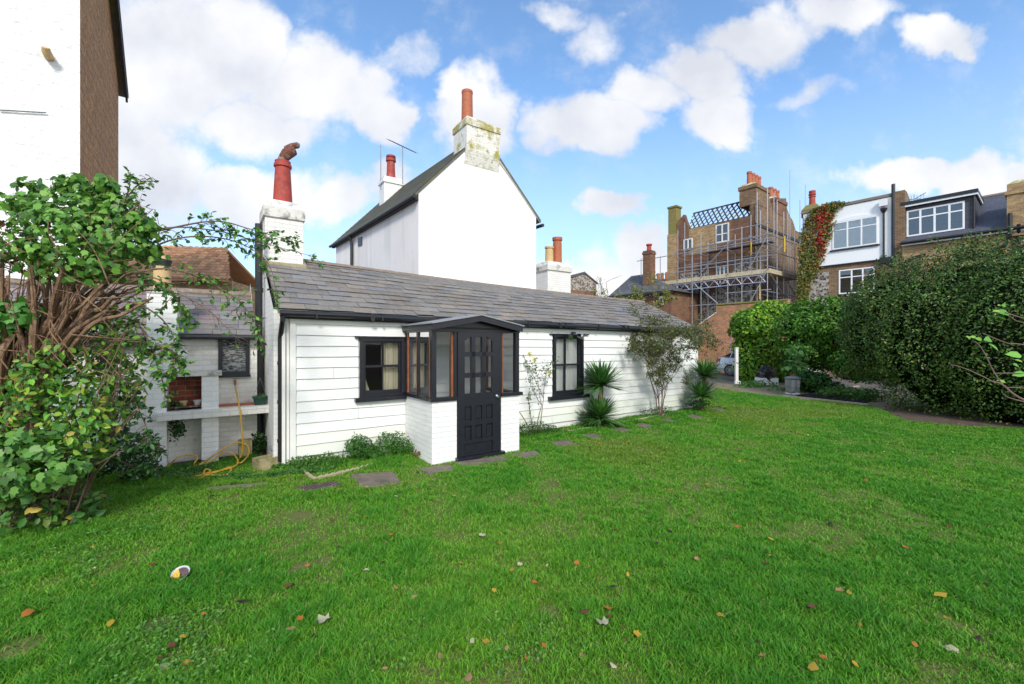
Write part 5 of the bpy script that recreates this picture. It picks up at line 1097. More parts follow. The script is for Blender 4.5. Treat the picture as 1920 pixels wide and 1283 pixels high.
m.build('lattice_roof_frame',T['blackalu'],hs3)
m=M(); m.face([Rr.p(sa+1.2,2.5,zp),Rr.p(sb-1,2.5,zp),Rr.p(sb-1.2,3.4,zp+.75),Rr.p(sa+1.8,3.4,zp+.75)]); m.face([Rr.p(sb-1,2.5,zp),Rr.p(sa+1.2,2.5,zp),Rr.p(sa+1.8,3.4,zp+.75),Rr.p(sb-1.2,3.4,zp+.75)][::-1]); m.build('rear_roof',T['slate_old'],hs3)
for q in ([(1342,1367),(422,418),(456,453),(.5,),(.45,)],[(1282,1299),(449,447),(470,468),(.5,),()],[(1343,1366),(500,497),(534,531),(.33,.66),(.5,)]):
    window(hs3,*q,t=-.014,mat='offwhite',fw=.07,curt=[(0,1,0,1)] if q[0][0]!=1282 else None,proud=.04)
for q,nm in (([(1275,515),(1330,505),(1330,545),(1275,555)],''),([(1374,490),(1412,484),(1412,508),(1374,512)],''),([(1275,555),(1343,548),(1343,610),(1275,616)],''),([(1346,540),(1412,530),(1412,568),(1346,570)],'')):
    m=M(); 
    (l0,r0)=(RH(*q[0]),RH(*q[1])); zt_=(l0[1]+r0[1])/2; lb,rb_=RH(*q[3]),RH(*q[2]); zb2=(lb[1]+rb_[1])/2; m.box(Rr,l0[0],r0[0],-.01,-.003,min(zb2,zt_-.1),zt_); m.build('flint_panel',T['flint'],hs3)
m=M(); s_=RH(1312,520,-.1)[0]; m.tube([Rr.p(s_,-.08,1),Rr.p(s_,-.08,RH(1312,492,-.1)[1])],.07,n=8); s_=RH(1420,450,-.1)[0]
m.build('downpipe',T['iron'],hs3); m=M(); m.tube([Rr.p(s_,-.08,1),Rr.p(s_,-.08,RH(1420,375,-.1)[1])],.06,n=8); m.build('downpipe',T['iron'],hs3)
# ---------------------------------------------------------------- scaffolding
scf=thing('scaffolding','steel tube scaffolding with timber decks around the brown brick house','scaffolding',Rr.p((sK+sJ)/2,-.8,0))
def pole(a,b,r=.028,mat='steel',name='scaffold_pole'):
    m=M(); m.tube([a,b],r,n=6); return m.build(name,T[mat],scf)
TFp,TBp=-1.35,-.35
for px,y0,y1,t in ((1271,432,655,TFp),(1314.5,440,640,TFp),(1364.5,417,640,TFp),(1408,403,640,TBp),(1439,353,640,TFp),(1284,418,620,TBp),(1327.5,453,620,TBp),(1378.5,440,620,TBp),(1419.6,361,500,TBp),
  (1202,484,600,TFp),(1238,481,524,TBp),(1298,470,620,TFp),(1343,430,620,TBp),(1391,425,620,TFp),(1426,395,620,TBp),(1225,515,600,TFp)):
    s=RH(px,y0,t)[0]; pole(Rr.p(s,t,0),Rr.p(s,t,RH(px,y0,t)[1]))
SO=RH(1439,400,TFp)[0]
def SS(px,py,off=0): t,z=Rr.hs(px,py,SO+off); return t,z
for px,y0,off in ((1451,362,-.9),(1457,375,0),(1469.5,397,0),(1477,400,-.9),(1481,319,-.9),(1490,430,0),(1500,375,-.9),(1510,347,-.9),(1395,350,-1)):
    if px==1395: s=RH(1405,350,TBp)[0]; continue
    t,z=SS(px,y0,off); 
    if t>DEP+4: t=DEP+3.0; 
    z=CAMZ+(HZ-y0)/FPX*Rr.p(SO+off,t,0)[1]
    pole(Rr.p(SO+off,t,0),Rr.p(SO+off,t,z),.022 if y0<350 else .028)
def lz(px,py,t): return RH(px,py,t)[1]
sL_=RH(1203,500,TFp)[0]; sL2=RH(1268,480,TFp)[0]
TE_=SS(1494,500)[0]
for (px,py,a,b,t) in ((1200,489,sL_-.4,SO+.3,TFp),(1271,470,sL2,SO+.3,TFp),(1300,466,sL2,SO,TBp),(1240,515,sL_,SO,TFp),(1271,500,sL2,SO+.2,TBp),(1400,485,sL2,SO+.2,TFp),(1320,572,sL2,SO-1.5,TFp),(1380,462,sL2,SO,TBp),(1340,495,sL2,SO,TBp),(1300,600,sL2,SO-2,TBp),(1430,420,SO-2.2,SO+.2,TFp),(1420,545,SO-2.5,SO+.2,TFp)):
    z=lz(px,py,t); pole(Rr.p(a,t,z),Rr.p(b,t,z))
for py in (440,470,500,548,575):
    z=lz(1439,py,TFp)
    for off in (0,-.95): pole(Rr.p(SO+off,TFp-.2,z+.05),Rr.p(SO+off,TE_,z+.05))
for s in [RH(p,500,TFp)[0] for p in (1271,1314.5,1364.5,1439)]:
    for py in (468,512): z=lz(1364,py,TFp)-.06; pole(Rr.p(s+.06,TFp-.2,z),Rr.p(s+.06,-.02,z))
def diag(a,b,t): 
    A=RH(a[0],a[1],t);B=RH(b[0],b[1],t); pole(Rr.p(A[0],t-.06,A[1]),Rr.p(B[0],t-.06,B[1]))
for a,b in (((1312,515),(1369,454)),((1313,540),(1347,570)),((1440,442),(1409,498)),((1438,509),(1408,566))): diag(a,b,TFp)
for a,b in (((1440,509),(1478,572)),((1457,470),(1474,445)),((1470,520),(1492,560))):
    A=SS(*a);B=SS(*b); pole(Rr.p(SO+.06,A[0],A[1]),Rr.p(SO+.06,B[0],B[1]))
# decks
zk=(lz(1434,504,TFp)+lz(1245,541,TFp))/2
def deck(a,b,t0,t1,z,edge=True):
    for i in range(4):
        m=M(); m.box(Rr,a,b,lerp(t0,t1,i/4)+.005,lerp(t0,t1,(i+1)/4)-.005,z,z+.045); m.build('deck_board',T['plank'],scf)
deck(sL_+.5,SO+.1,TFp+.03,-.2,zk)
m=M(); m.box(Rr,sL_+.5,SO+.15,TFp-.05,TFp-.02,zk-.02,zk+.24); m.build('toe_board',T['plank'],scf)
m=M(); m.box(Rr,SO+.10,SO+.14,TFp,TE_,zk-.02,zk+.24); m.build('toe_board',T['plank'],scf)
for i in range(3): m=M(); m.box(Rr,SO-.9+i*.32,SO-.6+i*.32,-.15,TE_,zk,zk+.045); m.build('deck_board',T['plank'],scf)
z=lz(1420,450,TFp)-.15; 
for i in range(2): m=M(); m.box(Rr,RH(1330,480,TBp)[0],SO,TBp-.5+i*.26,TBp-.26+i*.26,z,z+.04); m.build('deck_board',T['blackalu'],scf)
z=lz(1420,572,TFp); m=M(); m.box(Rr,RH(1403,570,TFp)[0],SO+.8,TFp-.4,-.3,z-.1,z+.08); m.build('deck_board',T['plank'],scf)
# lattice beams under the deck
for t,mt,dz in ((TFp-.02,'alu',0),(TFp+.35,'bluealu',.02)):
    a,b=RH(1218,545,t)[0],SO-.1; z1=zk-.10+dz; z0=z1-.42; m=M(); m.tube([Rr.p(a,t,z1),Rr.p(b,t,z1)],.03,n=6); m.tube([Rr.p(a,t,z0),Rr.p(b,t,z0)],.03,n=6); k=int((b-a)/.33); st=(b-a)/k
    for i in range(k): x=a+i*st; m.tube([Rr.p(x,t,z0 if i%2 else z1),Rr.p(x+st,t,z1 if i%2 else z0)],.02,n=5)
    m.build('lattice_beam',T[mt],scf)
for px,y0,y1 in ((1408,450,476),(1471,440,470),(1424,530,560)):
    s=RH(px,y0,TFp+.4)[0]; pole(Rr.p(s+.0,TFp+.42,RH(px,y1,TFp)[1]),Rr.p(s,TFp+.42,RH(px,y0,TFp)[1]),.035,'yellow','marker_sleeve')
# ---------------------------------------------------------------- hipped brick outbuilding left of the scaffold
B8=Fr(*at(1196,575,30)[:2],Rr.u[0],Rr.u[1]); B8.v=Rr.v
h8=thing('hipped_outbuilding','small brick outbuilding with hipped slate roof left of the scaffolding','outbuilding',B8.p(0,2,0))
s0=B8.ht(1150,560,0)[0]; s1=B8.ht(1258,560,0)[0]; ze8=(B8.ht(1205,549,0)[1]+B8.ht(1255,549,0)[1])/2
m=M(); m.box(B8,s0,s1,0,5,0,ze8); m.build('wall',T['brick_red'],h8)
sm=B8.ht(1196,516,2.5)[0]; z8=B8.ht(1196,516,2.5)[1]; m=M()
c=[B8.p(s0-.3,-.3,ze8),B8.p(s1+.3,-.3,ze8),B8.p(s1+.3,5.3,ze8),B8.p(s0-.3,5.3,ze8)]; r=[B8.p(sm-.6,2.5,z8),B8.p(sm+.4,2.5,z8)]
m.face([c[0],c[1],r[1],r[0]]); m.face([c[1],c[2],r[1]]); m.face([c[2],c[3],r[0],r[1]]); m.face([c[3],c[0],r[0]]); m.face(c[::-1]); m.build('roof',T['slate_old'],h8)
m=M(); m.box(B8,s0-.32,s1+.32,-.36,-.3,ze8-.1,ze8+.04); m.build('gutter',T['iron'],h8)
a=B8.ht(1236,572,0);b=B8.ht(1244,556,0); m=M(); m.box(B8,a[0],b[0],-.05,-.002,a[1],b[1]); w8=m.build('window',T['upvc'],h8); m=M(); m.box(B8,a[0]+.1,b[0]-.08,-.055,-.051,a[1]+.12,b[1]-.12); m.build('pane',T['roomdark'],w8)
s_=B8.ht(1217,500,1.0)[0]; zt_=B8.ht(1217,471,1.0)[1]; m=M(); m.box(B8,s_-.3,s_+.3,.7,1.3,ze8,zt_); m.box(B8,s_-.34,s_+.34,.66,1.34,zt_-.25,zt_-.1); c8=m.build('chimney',T['brick_red'],h8)
m=M(); m.lathe(B8.p(s_,1,zt_-.02),[(.17,0),(.14,.35),(.2,.4),(.2,.5),(.1,.5)],n=12); m.build('chimney_pot',T['terra_red'],c8)
# far flint gable seen over the cottage ridge
B9=Fr(*at(1072,540,45)[:2],.9,.43)
h9=thing('flint_gabled_building','distant flint and red brick gable with slate roof above the cottage ridge','building',B9.p(2,2,0))
s1=B9.ht(1118,540,0)[0]; zz1=B9.ht(1118,531,0)[1]; sp=B9.ht(1096,513,0)[0]; zp9=B9.ht(1096,513,0)[1]
m=M(); m.face([B9.p(-2,0,0),B9.p(s1,0,0),B9.p(s1,0,zz1),B9.p(sp,0,zp9),B9.p(-2,0,zz1-.3)]); m.face([B9.p(s1,0,0),B9.p(s1,6,0),B9.p(s1,6,zz1),B9.p(s1,0,zz1)]); m.build('gable_wall',T['flint'],h9)
m=M(); m.box(B9,-2,s1,-.05,-.002,0,zz1-.9); m.build('brick_band',T['brick_red'],h9)
m=M(); m.hexa([B9.p(-2.2,-.1,zz1-.3),B9.p(sp,-.1,zp9),B9.p(sp,6,zp9),B9.p(-2.2,6,zz1-.3),B9.p(-2.2,-.1,zz1-.1),B9.p(sp,-.1,zp9+.2),B9.p(sp,6,zp9+.2),B9.p(-2.2,6,zz1-.1)]); m.hexa([B9.p(sp,-.1,zp9),B9.p(s1+.2,-.1,zz1-.1),B9.p(s1+.2,6,zz1-.1),B9.p(sp,6,zp9),B9.p(sp,-.1,zp9+.15),B9.p(s1+.2,-.1,zz1),B9.p(s1+.2,6,zz1),B9.p(sp,6,zp9+.15)]); m.build('roof',T['slate_old'],h9)
# pair of little pots on a low stack further back
c=at(1240,535,38); fr=Fr(c[0],c[1],Rr.u[0],Rr.u[1]); zz_=at(1240,525,38)[2]
hh=thing('low_chimney_stack','low brick stack with three small red pots behind the tall mossy stack','chimney',(c[0],c[1],0))
m=M(); m.box(fr,-.5,.6,-.3,.3,0,zz_); m.build('stack',T['brick_red'],hh)
for i in range(3): m=M(); m.lathe(fr.p(-.3+i*.4,0,zz_),[(.14,-.02),(.12,.6),(.08,.6)],n=10); m.build('chimney_pot',T['terra'],hh)
# ---------------------------------------------------------------- orange brick garden wall
BW=Fr(13.68,25.5,.627,-.779); BW.v=(.779,.627)
s0=BW.ht(1290,600,0)[0]; s1=BW.ht(1343,600,0)[0]; s2=BW.ht(1440,600,0)[0]; za=BW.ht(1300,612,0)[1]; zb3=BW.ht(1343,588,0)[1]; zc3=BW.ht(1343,574,0)[1]; zd3=BW.ht(1403,567,0)[1]
gw=thing('garden_wall','tall orange-brown brick wall stepping up beside the drive','wall',BW.p(s1,0,0))
def wq(a,b,za,zb_,z0=0,t0=0,t1=.35): m.hexa([BW.p(a,t0,z0),BW.p(b,t0,z0),BW.p(b,t1,z0),BW.p(a,t1,z0),BW.p(a,t0,za),BW.p(b,t0,zb_),BW.p(b,t1,zb_),BW.p(a,t1,za)])
sx=BW.ht(1300,600,0)[0]; m=M(); wq(sx-1.6,sx,za-1.2,za); wq(sx,s1,za,zb3); wq(s1,s2+1,zc3,(zc3+zd3)/2); m.build('brickwork',T['brick_orange'],gw)
m=M(); m.hexa([BW.p(sx-1.6,-.06,za-1.2+.001),BW.p(s1,-.06,zb3+.001),BW.p(s1,.41,zb3+.001),BW.p(sx-1.6,.41,za-1.2+.001),BW.p(sx-1.6,-.06,za-1.12),BW.p(s1,-.06,zb3+.08),BW.p(s1,.41,zb3+.08),BW.p(sx-1.6,.41,za-1.12)]); m.build('sloping_coping',T['cement'],gw)
m=M(); m.box(BW,s1,s2+1,-.04,.4,(zc3+zd3)/2+.0,(zc3+zd3)/2+.09); m.build('mossy_coping',T['brick_moss'],gw)
# ---------------------------------------------------------------- hedges and shrubs on the right
def bush(name,lab,cat,ells,n,size,cols,tmpl=OV,mat='leafglossy',rough=.16,depth=.25,seed=1,core=.86,var=.3,k=3.0,extra=None,shade=None,down=.3,group=None):
    E=np.array(ells,float); t=thing(name,lab,cat,(float(E[:,0].mean()),float(E[:,1].mean()),0),group)
    P,N,B=crown_pts(ells,n,rough,depth,seed=seed,k=k); c=pick(cols,len(P),var)
    if extra is not None:
        pr,cc=extra; q=nr.random(len(P))<pr*np.clip(.4+B*1.4,0,2); c[q]=pick(cc,int(q.sum()),.2)
    leafset('foliage',P,N,size,c,tmpl,T[mat],t,spread=.55,down=down)
    if core: ellcore(ells,core).build('dark_core',T['core'],t,smooth=True)  # added dark solid that blocks sight and stands in for inner shade
    return t
IVY=[(.038,.09,.013),(.055,.125,.018),(.08,.165,.024),(.022,.055,.010),(.10,.19,.028)]
hedge_e=[(10.55,12.4,2.05,1.0,1.0,1.5),(10.9,12.3,2.3,1.3,1.2,1.75),(11.3,11.3,1.75,1.6,1.4,2.3),(11.7,10.9,2.3,1.4,1.4,2.0),(11.6,9.9,1.45,1.55,1.35,2.4),(12.4,9.6,2.2,1.5,1.5,2.05),(12.2,8.6,1.4,1.5,1.4,2.5),(13.3,8.4,2.1,1.5,1.6,2.2),(13.2,7.0,1.5,1.7,1.6,2.5),(14.2,5.6,1.5,1.8,1.8,2.5)]
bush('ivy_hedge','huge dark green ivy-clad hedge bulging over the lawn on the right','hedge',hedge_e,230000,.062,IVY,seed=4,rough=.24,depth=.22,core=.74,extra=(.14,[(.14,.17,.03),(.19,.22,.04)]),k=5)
def eat(px,py,Y,rpx,rpz,ry): c=at(px,py,Y); return (c[0],c[1],c[2],rpx/FPX*Y,ry,rpz/FPX*Y)
LIME=[(.10,.24,.018),(.17,.32,.025),(.05,.15,.014),(.025,.09,.012),(.25,.38,.04)]
bush('laurel_bush','bright yellow-green leafy bush at the left end of the hedge','bush',[eat(1425,640,20.4,44,60,1.0),eat(1412,690,20.2,32,34,.7),eat(1452,602,20.4,36,34,1.0),eat(1405,612,20.3,30,32,.9),eat(1440,585,20.5,28,20,.8),eat(1465,690,20.4,30,30,.8)],20000,.15,[(.17,.38,.028),(.26,.48,.04),(.08,.22,.02),(.05,.16,.016)],rough=.26,seed=8,core=.74,extra=(.35,[(.26,.38,.04),(.20,.34,.03)]),mat='leaf')
bush('mixed_hedge','mid green mixed hedge between the bright bush and the ivy hedge','hedge',[eat(1510,620,17.4,50,52,1.0),eat(1565,615,16.6,55,54,1.0),eat(1620,625,15.6,50,62,1.0),eat(1540,660,17.2,70,34,.9),eat(1610,680,15.4,42,34,.8)],30000,.11,[(.06,.18,.018),(.09,.25,.024),(.04,.12,.014),(.14,.31,.03)],rough=.26,seed=9,core=.74,extra=(.10,[(.15,.27,.03),(.20,.10,.03)]),mat='leaf')
bush('sapling','pale leafy young sapling standing behind the metal bin','sapling',[eat(1497,662,16.6,20,14,.3),eat(1488,688,16.6,20,14,.3),eat(1502,700,16.4,18,9,.25)],420,.19,[(.09,.22,.05),(.12,.27,.06),(.06,.16,.04)],tmpl=LOBE,mat='leaf',core=None,seed=3,depth=.7)
bush('low_bush','low green bush right of the metal bin at the hedge foot','bush',[eat(1520,715,15.9,34,18,.5),eat(1550,728,15.6,30,13,.4)],1600,.13,[(.03,.11,.015),(.05,.16,.02),(.02,.07,.01)],core=.7,seed=13,mat='leaf')
bush('weed_clump','straggling weeds at the foot of the mixed hedge','weeds',[eat(1578,738,14.2,45,14,.4),eat(1625,742,13.5,35,14,.4)],1500,.09,[(.05,.15,.02),(.08,.2,.03),(.10,.16,.03)],core=None,seed=14,mat='leaf',depth=.8)
bush('weed_clump','low green weeds between the white post and the white box','weeds',[eat(1418,722,18,40,9,.4),eat(1465,735,16.2,28,10,.4),eat(1402,728,17.5,30,6,.4)],1200,.10,[(.05,.17,.02),(.08,.22,.03)],core=None,seed=15,mat='leaf',depth=.8)
bush('weed_clump','dark weeds at the foot of the orange brick wall behind the silver car','weeds',[eat(1330,692,26,24,10,.4),eat(1302,690,26.5,18,12,.4)],900,.13,[(.02,.06,.012),(.04,.09,.02)],core=.7,seed=16,mat='leaf',depth=.6)
# feathery yellow-green tree above the far end of the roof
def twiggy(name,lab,cat,base,h,depth,leaf,lcols,seed,spread=.5,L0=.45,r0=.02,n0=5,gravity=0,mat='twig',lmat='leaf',lsz=.05,per=3,tm=OV,lean=.35,ratio=.72,seg=4):
    rg=random.Random(seed); t=thing(name,lab,cat,base); m=M(); tips=[]
    for i in range(n0):
        a=i/n0*6.28+rg.random(); branchy(m,(base[0]+.04*math.cos(a),base[1]+.04*math.sin(a),base[2]-.03),(lean*math.cos(a),lean*math.sin(a),1),h*L0,r0*rg.uniform(.7,1.1),depth,tips,rg,spread,seg,gravity,ratio)
    m.build('stems',T[mat],t)
    if leaf:
        tp=np.array([q[0] for q in tips]); idx=nr.integers(0,len(tp),leaf); P=tp[idx]+nr.normal(0,.035*lsz/.05,(leaf,3))
        leafset('foliage',P,np.tile([0,-.4,.6],(leaf,1)),lsz,pick(lcols,leaf,.25),tm,T[lmat],t,spread=1.0)
    return t
b=at(1185,700,22); twiggy('willow','feathery yellow-green tree above the far end of the slate roof','tree',(b[0],b[1],0),4.3,4,9000,[(.28,.27,.05),(.20,.24,.05),(.14,.18,.04)],5,L0=.42,r0=.07,n0=5,lsz=.09,lean=.5,spread=.45)
b=at(1142,560,30); twiggy('bare_tree','thin bare tree standing against the sky left of the hipped roof','tree',(b[0],b[1],0),7.6,3,0,[],6,L0=.5,r0=.05,n0=2,lean=.1,spread=.25,ratio=.6)
b=at(1350,640,25); twiggy('willow','low yellowish shrub behind the garden end of the cottage','shrub',(K.p(L+1.2,2.2,0)),2.2,3,500,[(.16,.2,.05)],9,L0=.5,r0=.02,n0=3,lsz=.07)
# ---------------------------------------------------------------- planting along the cottage
def KP(px,t=-.25): s=K.ht(px,700,t)[0]; return K.p(s,t,0)
twiggy('leafless_shrub','tall twiggy purple-brown shrub with sparse leaves against the white boards','shrub',KP(1238,-.30),3.5,6,15000,[(.06,.10,.025),(.10,.13,.03),(.09,.06,.04),(.14,.17,.04)],23,L0=.27,r0=.018,n0=5,lsz=.045,mat='twig_purple',spread=.40,lean=.12,ratio=.74,seg=4)
twiggy('rose_bush','thin rose bush with few leaves right of the porch','rose bush',KP(1003,-.30),1.35,2,420,[(.05,.11,.03),(.10,.19,.05),(.2,.24,.09)],33,L0=.55,r0=.012,n0=4,lsz=.045,spread=.4,lean=.32)
for i,(px,py) in enumerate(((1031,698),(993,664),(1003,673))):
    c=KT(px,py,-.33); P=np.tile(c,(26,1))+nr.normal(0,.012,(26,3)); o=leafset('rose_flower',P,nr.normal(0,1,(26,3))+np.array([0,-1,.6]),.05,pick([(.75,.68,.25),(.8,.74,.4)],26,.1),OV,T['leaf']); tag(o,['pale yellow rose flower by the left side of the right window','highest pale yellow rose flower right of the porch','pale yellow rose bud just under the highest flower'][i],'flower')
def yucca(name,lab,heads,base,trunk):
    t=thing(name,lab,'yucca',base); m=M()
    for a,b,r in trunk: m.tube([a,tuple((np.array(a)+np.array(b))/2+np.array([.01,0,0])),b],[r*1.1,r,r*.9],n=9)
    m.build('trunk',T['bark'],t)
    for (c,R,n,lo,dry) in heads:
        az=nr.uniform(0,6.283,n); el=np.arcsin(nr.uniform(lo,1,n)); ln=R*nr.uniform(.75,1.08,n)*(1-.12*(el>1.2)); 
        d=np.stack([np.cos(az)*np.cos(el),np.sin(az)*np.cos(el),np.sin(el)],1); side=unit(np.cross(d,[0,0,1])); up=np.cross(side,d)
        w=.024*nr.uniform(.8,1.2,n); c0=np.array(c)+d*.02; fs=[0,.18,.45,.75,1.0]; ws=[.75,1,.95,.62,.03]; droop=nr.uniform(.0,.10,n)*R
        V=[]
        for f,wf in zip(fs,ws):
            p=c0+d*(ln*f)[:,None]-np.array([0,0,1])*(droop*f*f)[:,None]
            V+= [p-side*(w*wf)[:,None]+up*.004,p+side*(w*wf)[:,None]+up*.004]
        V=np.stack(V,1).reshape(-1,3); k=10; F=[]
        for j in range(4): F.append([2*j,2*j+1,2*j+3,2*j+2])
        F=(np.array(F)[None]+(np.arange(n)*k)[:,None,None]).reshape(-1,4)
        col=pick([(.07,.19,.04),(.11,.27,.05),(.05,.14,.035)],n,.25); q=(el<-.35)&(nr.random(n)<dry); col[q]=pick([(.35,.27,.12)],int(q.sum()),.2)
        npmesh('leaf_head',V,F,np.repeat(col,k,0),T['leafglossy'],t)
a=KP(1122,-.34); a=(a[0],a[1],0)
h1=KT(1128,722,-.38); h2=KT(1124,782,-.38)
yucca('yucca','two-headed spiky yucca right of the curtained window',[(h1,.62,330,-.22,.5),(h2,.55,300,-.25,.3)],a,[(a,h2,.055),(h2,h1,.045)])
a=KP(1316,-.42); h1=KT(1322,706,-.5); h2=KT(1314,743,-.5)
yucca('yucca','smaller two-headed yucca at the far corner of the cottage',[(h1,.58,240,-.25,.6),(h2,.52,220,-.2,.2)],a,[(a,h2,.05),(h2,h1,.04)])
def clump(lab,pxs,n,size,cols,seed,name='weed_clump',mat='leaf',t=-.2,ry=.18,tm=LANCE,depth=.75):
    E=[]
    for px,py,rx,rz in pxs: c=KT(px,py,t); Y=c[1]; E.append((c[0],c[1],max(.05,c[2]),rx/FPX*Y,ry,rz/FPX*Y))
    return bush(name,lab,'weeds',E,n,size,cols,tmpl=tm,mat=mat,core=None,seed=seed,depth=depth,down=-.35)
clump('bushy green weeds under the left window, left clump',[(673,842,26,26),(692,858,24,20)],2200,.05,[(.05,.17,.02),(.08,.24,.03),(.03,.11,.015)],31)
clump('bushy green weeds between the left window and the porch side',[(735,838,34,28),(770,852,28,20),(715,858,24,18)],3000,.05,[(.06,.19,.02),(.09,.25,.03),(.035,.12,.015)],32,t=-.28)
clump('low grassy weeds at the cottage corner by the stone trough',[(575,868,35,12),(615,862,35,10)],1100,.05,[(.06,.17,.02),(.09,.22,.03)],34,t=-.25)
clump('grassy tuft of weeds at the foot of the rose bush',[(1000,805,32,16),(985,820,16,16),(1030,808,24,10)],1500,.05,[(.04,.13,.02),(.08,.19,.03),(.03,.09,.015)],35,t=-.3)
clump('leafy weeds at the base of the leafless shrub',[(1225,772,26,9),(1245,768,20,8)],500,.045,[(.03,.10,.015),(.06,.15,.02)],36,t=-.22)
clump('dark leafy weeds under the far yucca',[(1308,757,22,9)],600,.06,[(.015,.06,.012),(.03,.10,.02)],37,t=-.5)
clump('dark green plant under the near yucca',[(1112,795,20,8)],300,.05,[(.02,.07,.012),(.04,.11,.02)],38,t=-.3)
clump('dark leafy ivy in the corner behind the stone trough',[(485,835,14,22),(478,850,16,14)],700,.05,[(.015,.05,.01),(.03,.08,.015)],39,t=TW-.2,tm=OV,ry=.1)
clump('fallen brown dead fern beside the porch base',[(790,868,16,10)],200,.05,[(.25,.12,.04),(.15,.09,.03)],40,t=-.6,ry=.1)
# ---------------------------------------------------------------- shrubs on the left
SY=4.35; U=SY/FPX
def A4(px,py,dy=0): return at(px,py,SY+dy)
st=thing('pollarded_shrub','big old shrub with a mass of cut brown stems and green crown at left edge','shrub',A4(30,968)[:2]+(0,))
rg=random.Random(12); m=M(); 
for i in range(150):
    b0=A4(rg.uniform(-90,30),rg.uniform(900,960),rg.uniform(-.15,.4)); b0=(b0[0],b0[1],max(0,b0[2]))
    f=rg.random(); mid=A4(lerp(-70,165,f)+rg.uniform(-15,15),lerp(690,610,f)+rg.uniform(-30,40),rg.uniform(-.28,.28)); ang=lerp(118,34,f)+rg.uniform(-14,14); Ln=rg.uniform(110,215)*lerp(1,.55,f)
    e=(mid[0]+math.cos(math.radians(ang))*Ln*U,mid[1]+rg.uniform(-.2,.3),mid[2]+math.sin(math.radians(ang))*Ln*U)
    P=smooth([b0,tuple(lerp(b0[k],mid[k],.55)+rg.uniform(-.04,.04) for k in range(3)),mid,tuple(lerp(mid[k],e[k],.5)+rg.uniform(-.03,.03) for k in range(3)),e],5)
    r=rg.choice((.006,.009,.013,.018,.024,.03)); m.tube(P,[r*lerp(1.35,.6,k/(len(P)-1))*rg.uniform(.9,1.12) for k in range(len(P))],n=7)
for i in range(130):   # thin whips
    s=A4(rg.uniform(-40,230),rg.uniform(470,720),rg.uniform(-.35,.1)); ang=rg.uniform(-30,190); Ln=rg.uniform(30,120)*U
    e=(s[0]+math.cos(math.radians(ang))*Ln,s[1]+rg.uniform(-.15,.1),s[2]+math.sin(math.radians(ang))*Ln); k=tuple((s[q]+e[q])/2+rg.uniform(-.05,.05) for q in range(3)); m.tube(smooth([s,k,e],5),[.0055]*5+[.0035]*6,n=5)
m.build('stems',T['bark'],st)
def E4(px,py,rx,rz,dy=0,ry=.3): c=A4(px,py,dy); return (c[0],c[1],c[2],rx*U,ry,rz*U)
def fol(parent,ells,n,size,cols,tm,seed,depth=.6,rough=.2,name='foliage',extra=None,mat='leaf',down=.5,spread=.5,var=.28):
    P,N,B=crown_pts(ells,n,rough,depth,seed=seed,k=3.5); N=N+np.array([0,-.35,.35]); c=pick(cols,len(P),var)
    if extra: q=nr.random(len(P))<extra[0]; c[q]=pick(extra[1],int(q.sum()),.15)
    leafset(name,P,N,size,c,tm,T[mat],parent,spread=spread,down=down)
GR=[(.095,.25,.035),(.15,.33,.05),(.055,.16,.025),(.23,.42,.08)]
fol(st,[E4(150,430,92,62,0,.42),E4(90,470,66,44,-.05,.36),E4(215,450,62,62,.05,.36),E4(85,400,46,34,.05,.3),E4(150,500,74,30,-.15,.28),E4(170,375,60,30,.1,.28),E4(232,400,36,36,.1,.22),E4(120,350,16,12,0,.1),E4(60,350,22,12,0,.12)],3900,.068,GR,LOBE,51,depth=.95,rough=.5)
fol(st,[E4(20,590,46,26,-.25,.2),E4(-10,620,40,20,-.2,.2)],230,.095,[(.10,.30,.05),(.07,.22,.04)],LOBE,52)
fol(st,[E4(140,345,26,14,0,.12),E4(200,350,20,16,0,.12),E4(262,425,26,20,0,.15),E4(275,470,20,18,.1,.15),E4(40,385,30,16,0,.15)],700,.07,GR,LOBE,57,depth=1.0,rough=.5)
fol(st,[E4(5,445,34,30,-.1,.25),E4(30,490,30,20,-.15,.2)],160,.07,[(.20,.07,.03),(.12,.04,.02),(.06,.10,.03)],OV,53)
# the lower leafy shrub
ls=thing('leafy_shrub','leafy green and yellowing shrub below the cut stems at left edge','shrub',A4(110,930)[:2]+(0,))
rg=random.Random(14); m=M()
for i in range(60):
    b0=A4(rg.uniform(0,150),rg.uniform(900,950),rg.uniform(-.2,.3)); b0=(b0[0],b0[1],0); e=A4(rg.uniform(-10,270),rg.uniform(600,860),rg.uniform(-.3,.3)); mid=tuple((b0[k]+e[k])/2+rg.uniform(-.12,.12) for k in range(3)); m.tube(smooth([b0,mid,e],6),[.008]*6+[.005]*7,n=5)
m.build('stems',T['twig'],ls)
YG=[(.10,.27,.025),(.16,.36,.04),(.06,.18,.03),(.26,.40,.05),(.08,.22,.04)]
fol(ls,[E4(120,720,90,56,-.05,.34),E4(60,770,80,46,-.1,.32),E4(185,760,58,62,.05,.3),E4(150,830,68,52,0,.3),E4(40,830,70,50,-.1,.3),E4(190,670,60,42,.1,.26),E4(120,665,60,34,-.1,.24),E4(215,610,34,40,.1,.2),E4(150,790,60,60,-.25,.2),E4(60,720,50,40,-.35,.15),E4(235,720,30,46,.2,.2)],3800,.072,YG,OV,54,depth=.7,rough=.3,extra=(.06,[(.38,.38,.06),(.45,.34,.08)]))
fs=thing('maple_leaved_shrub','low shrub with big lobed pale green leaves in the lower left corner','shrub',A4(60,985)[:2]+(0,))
m=M()
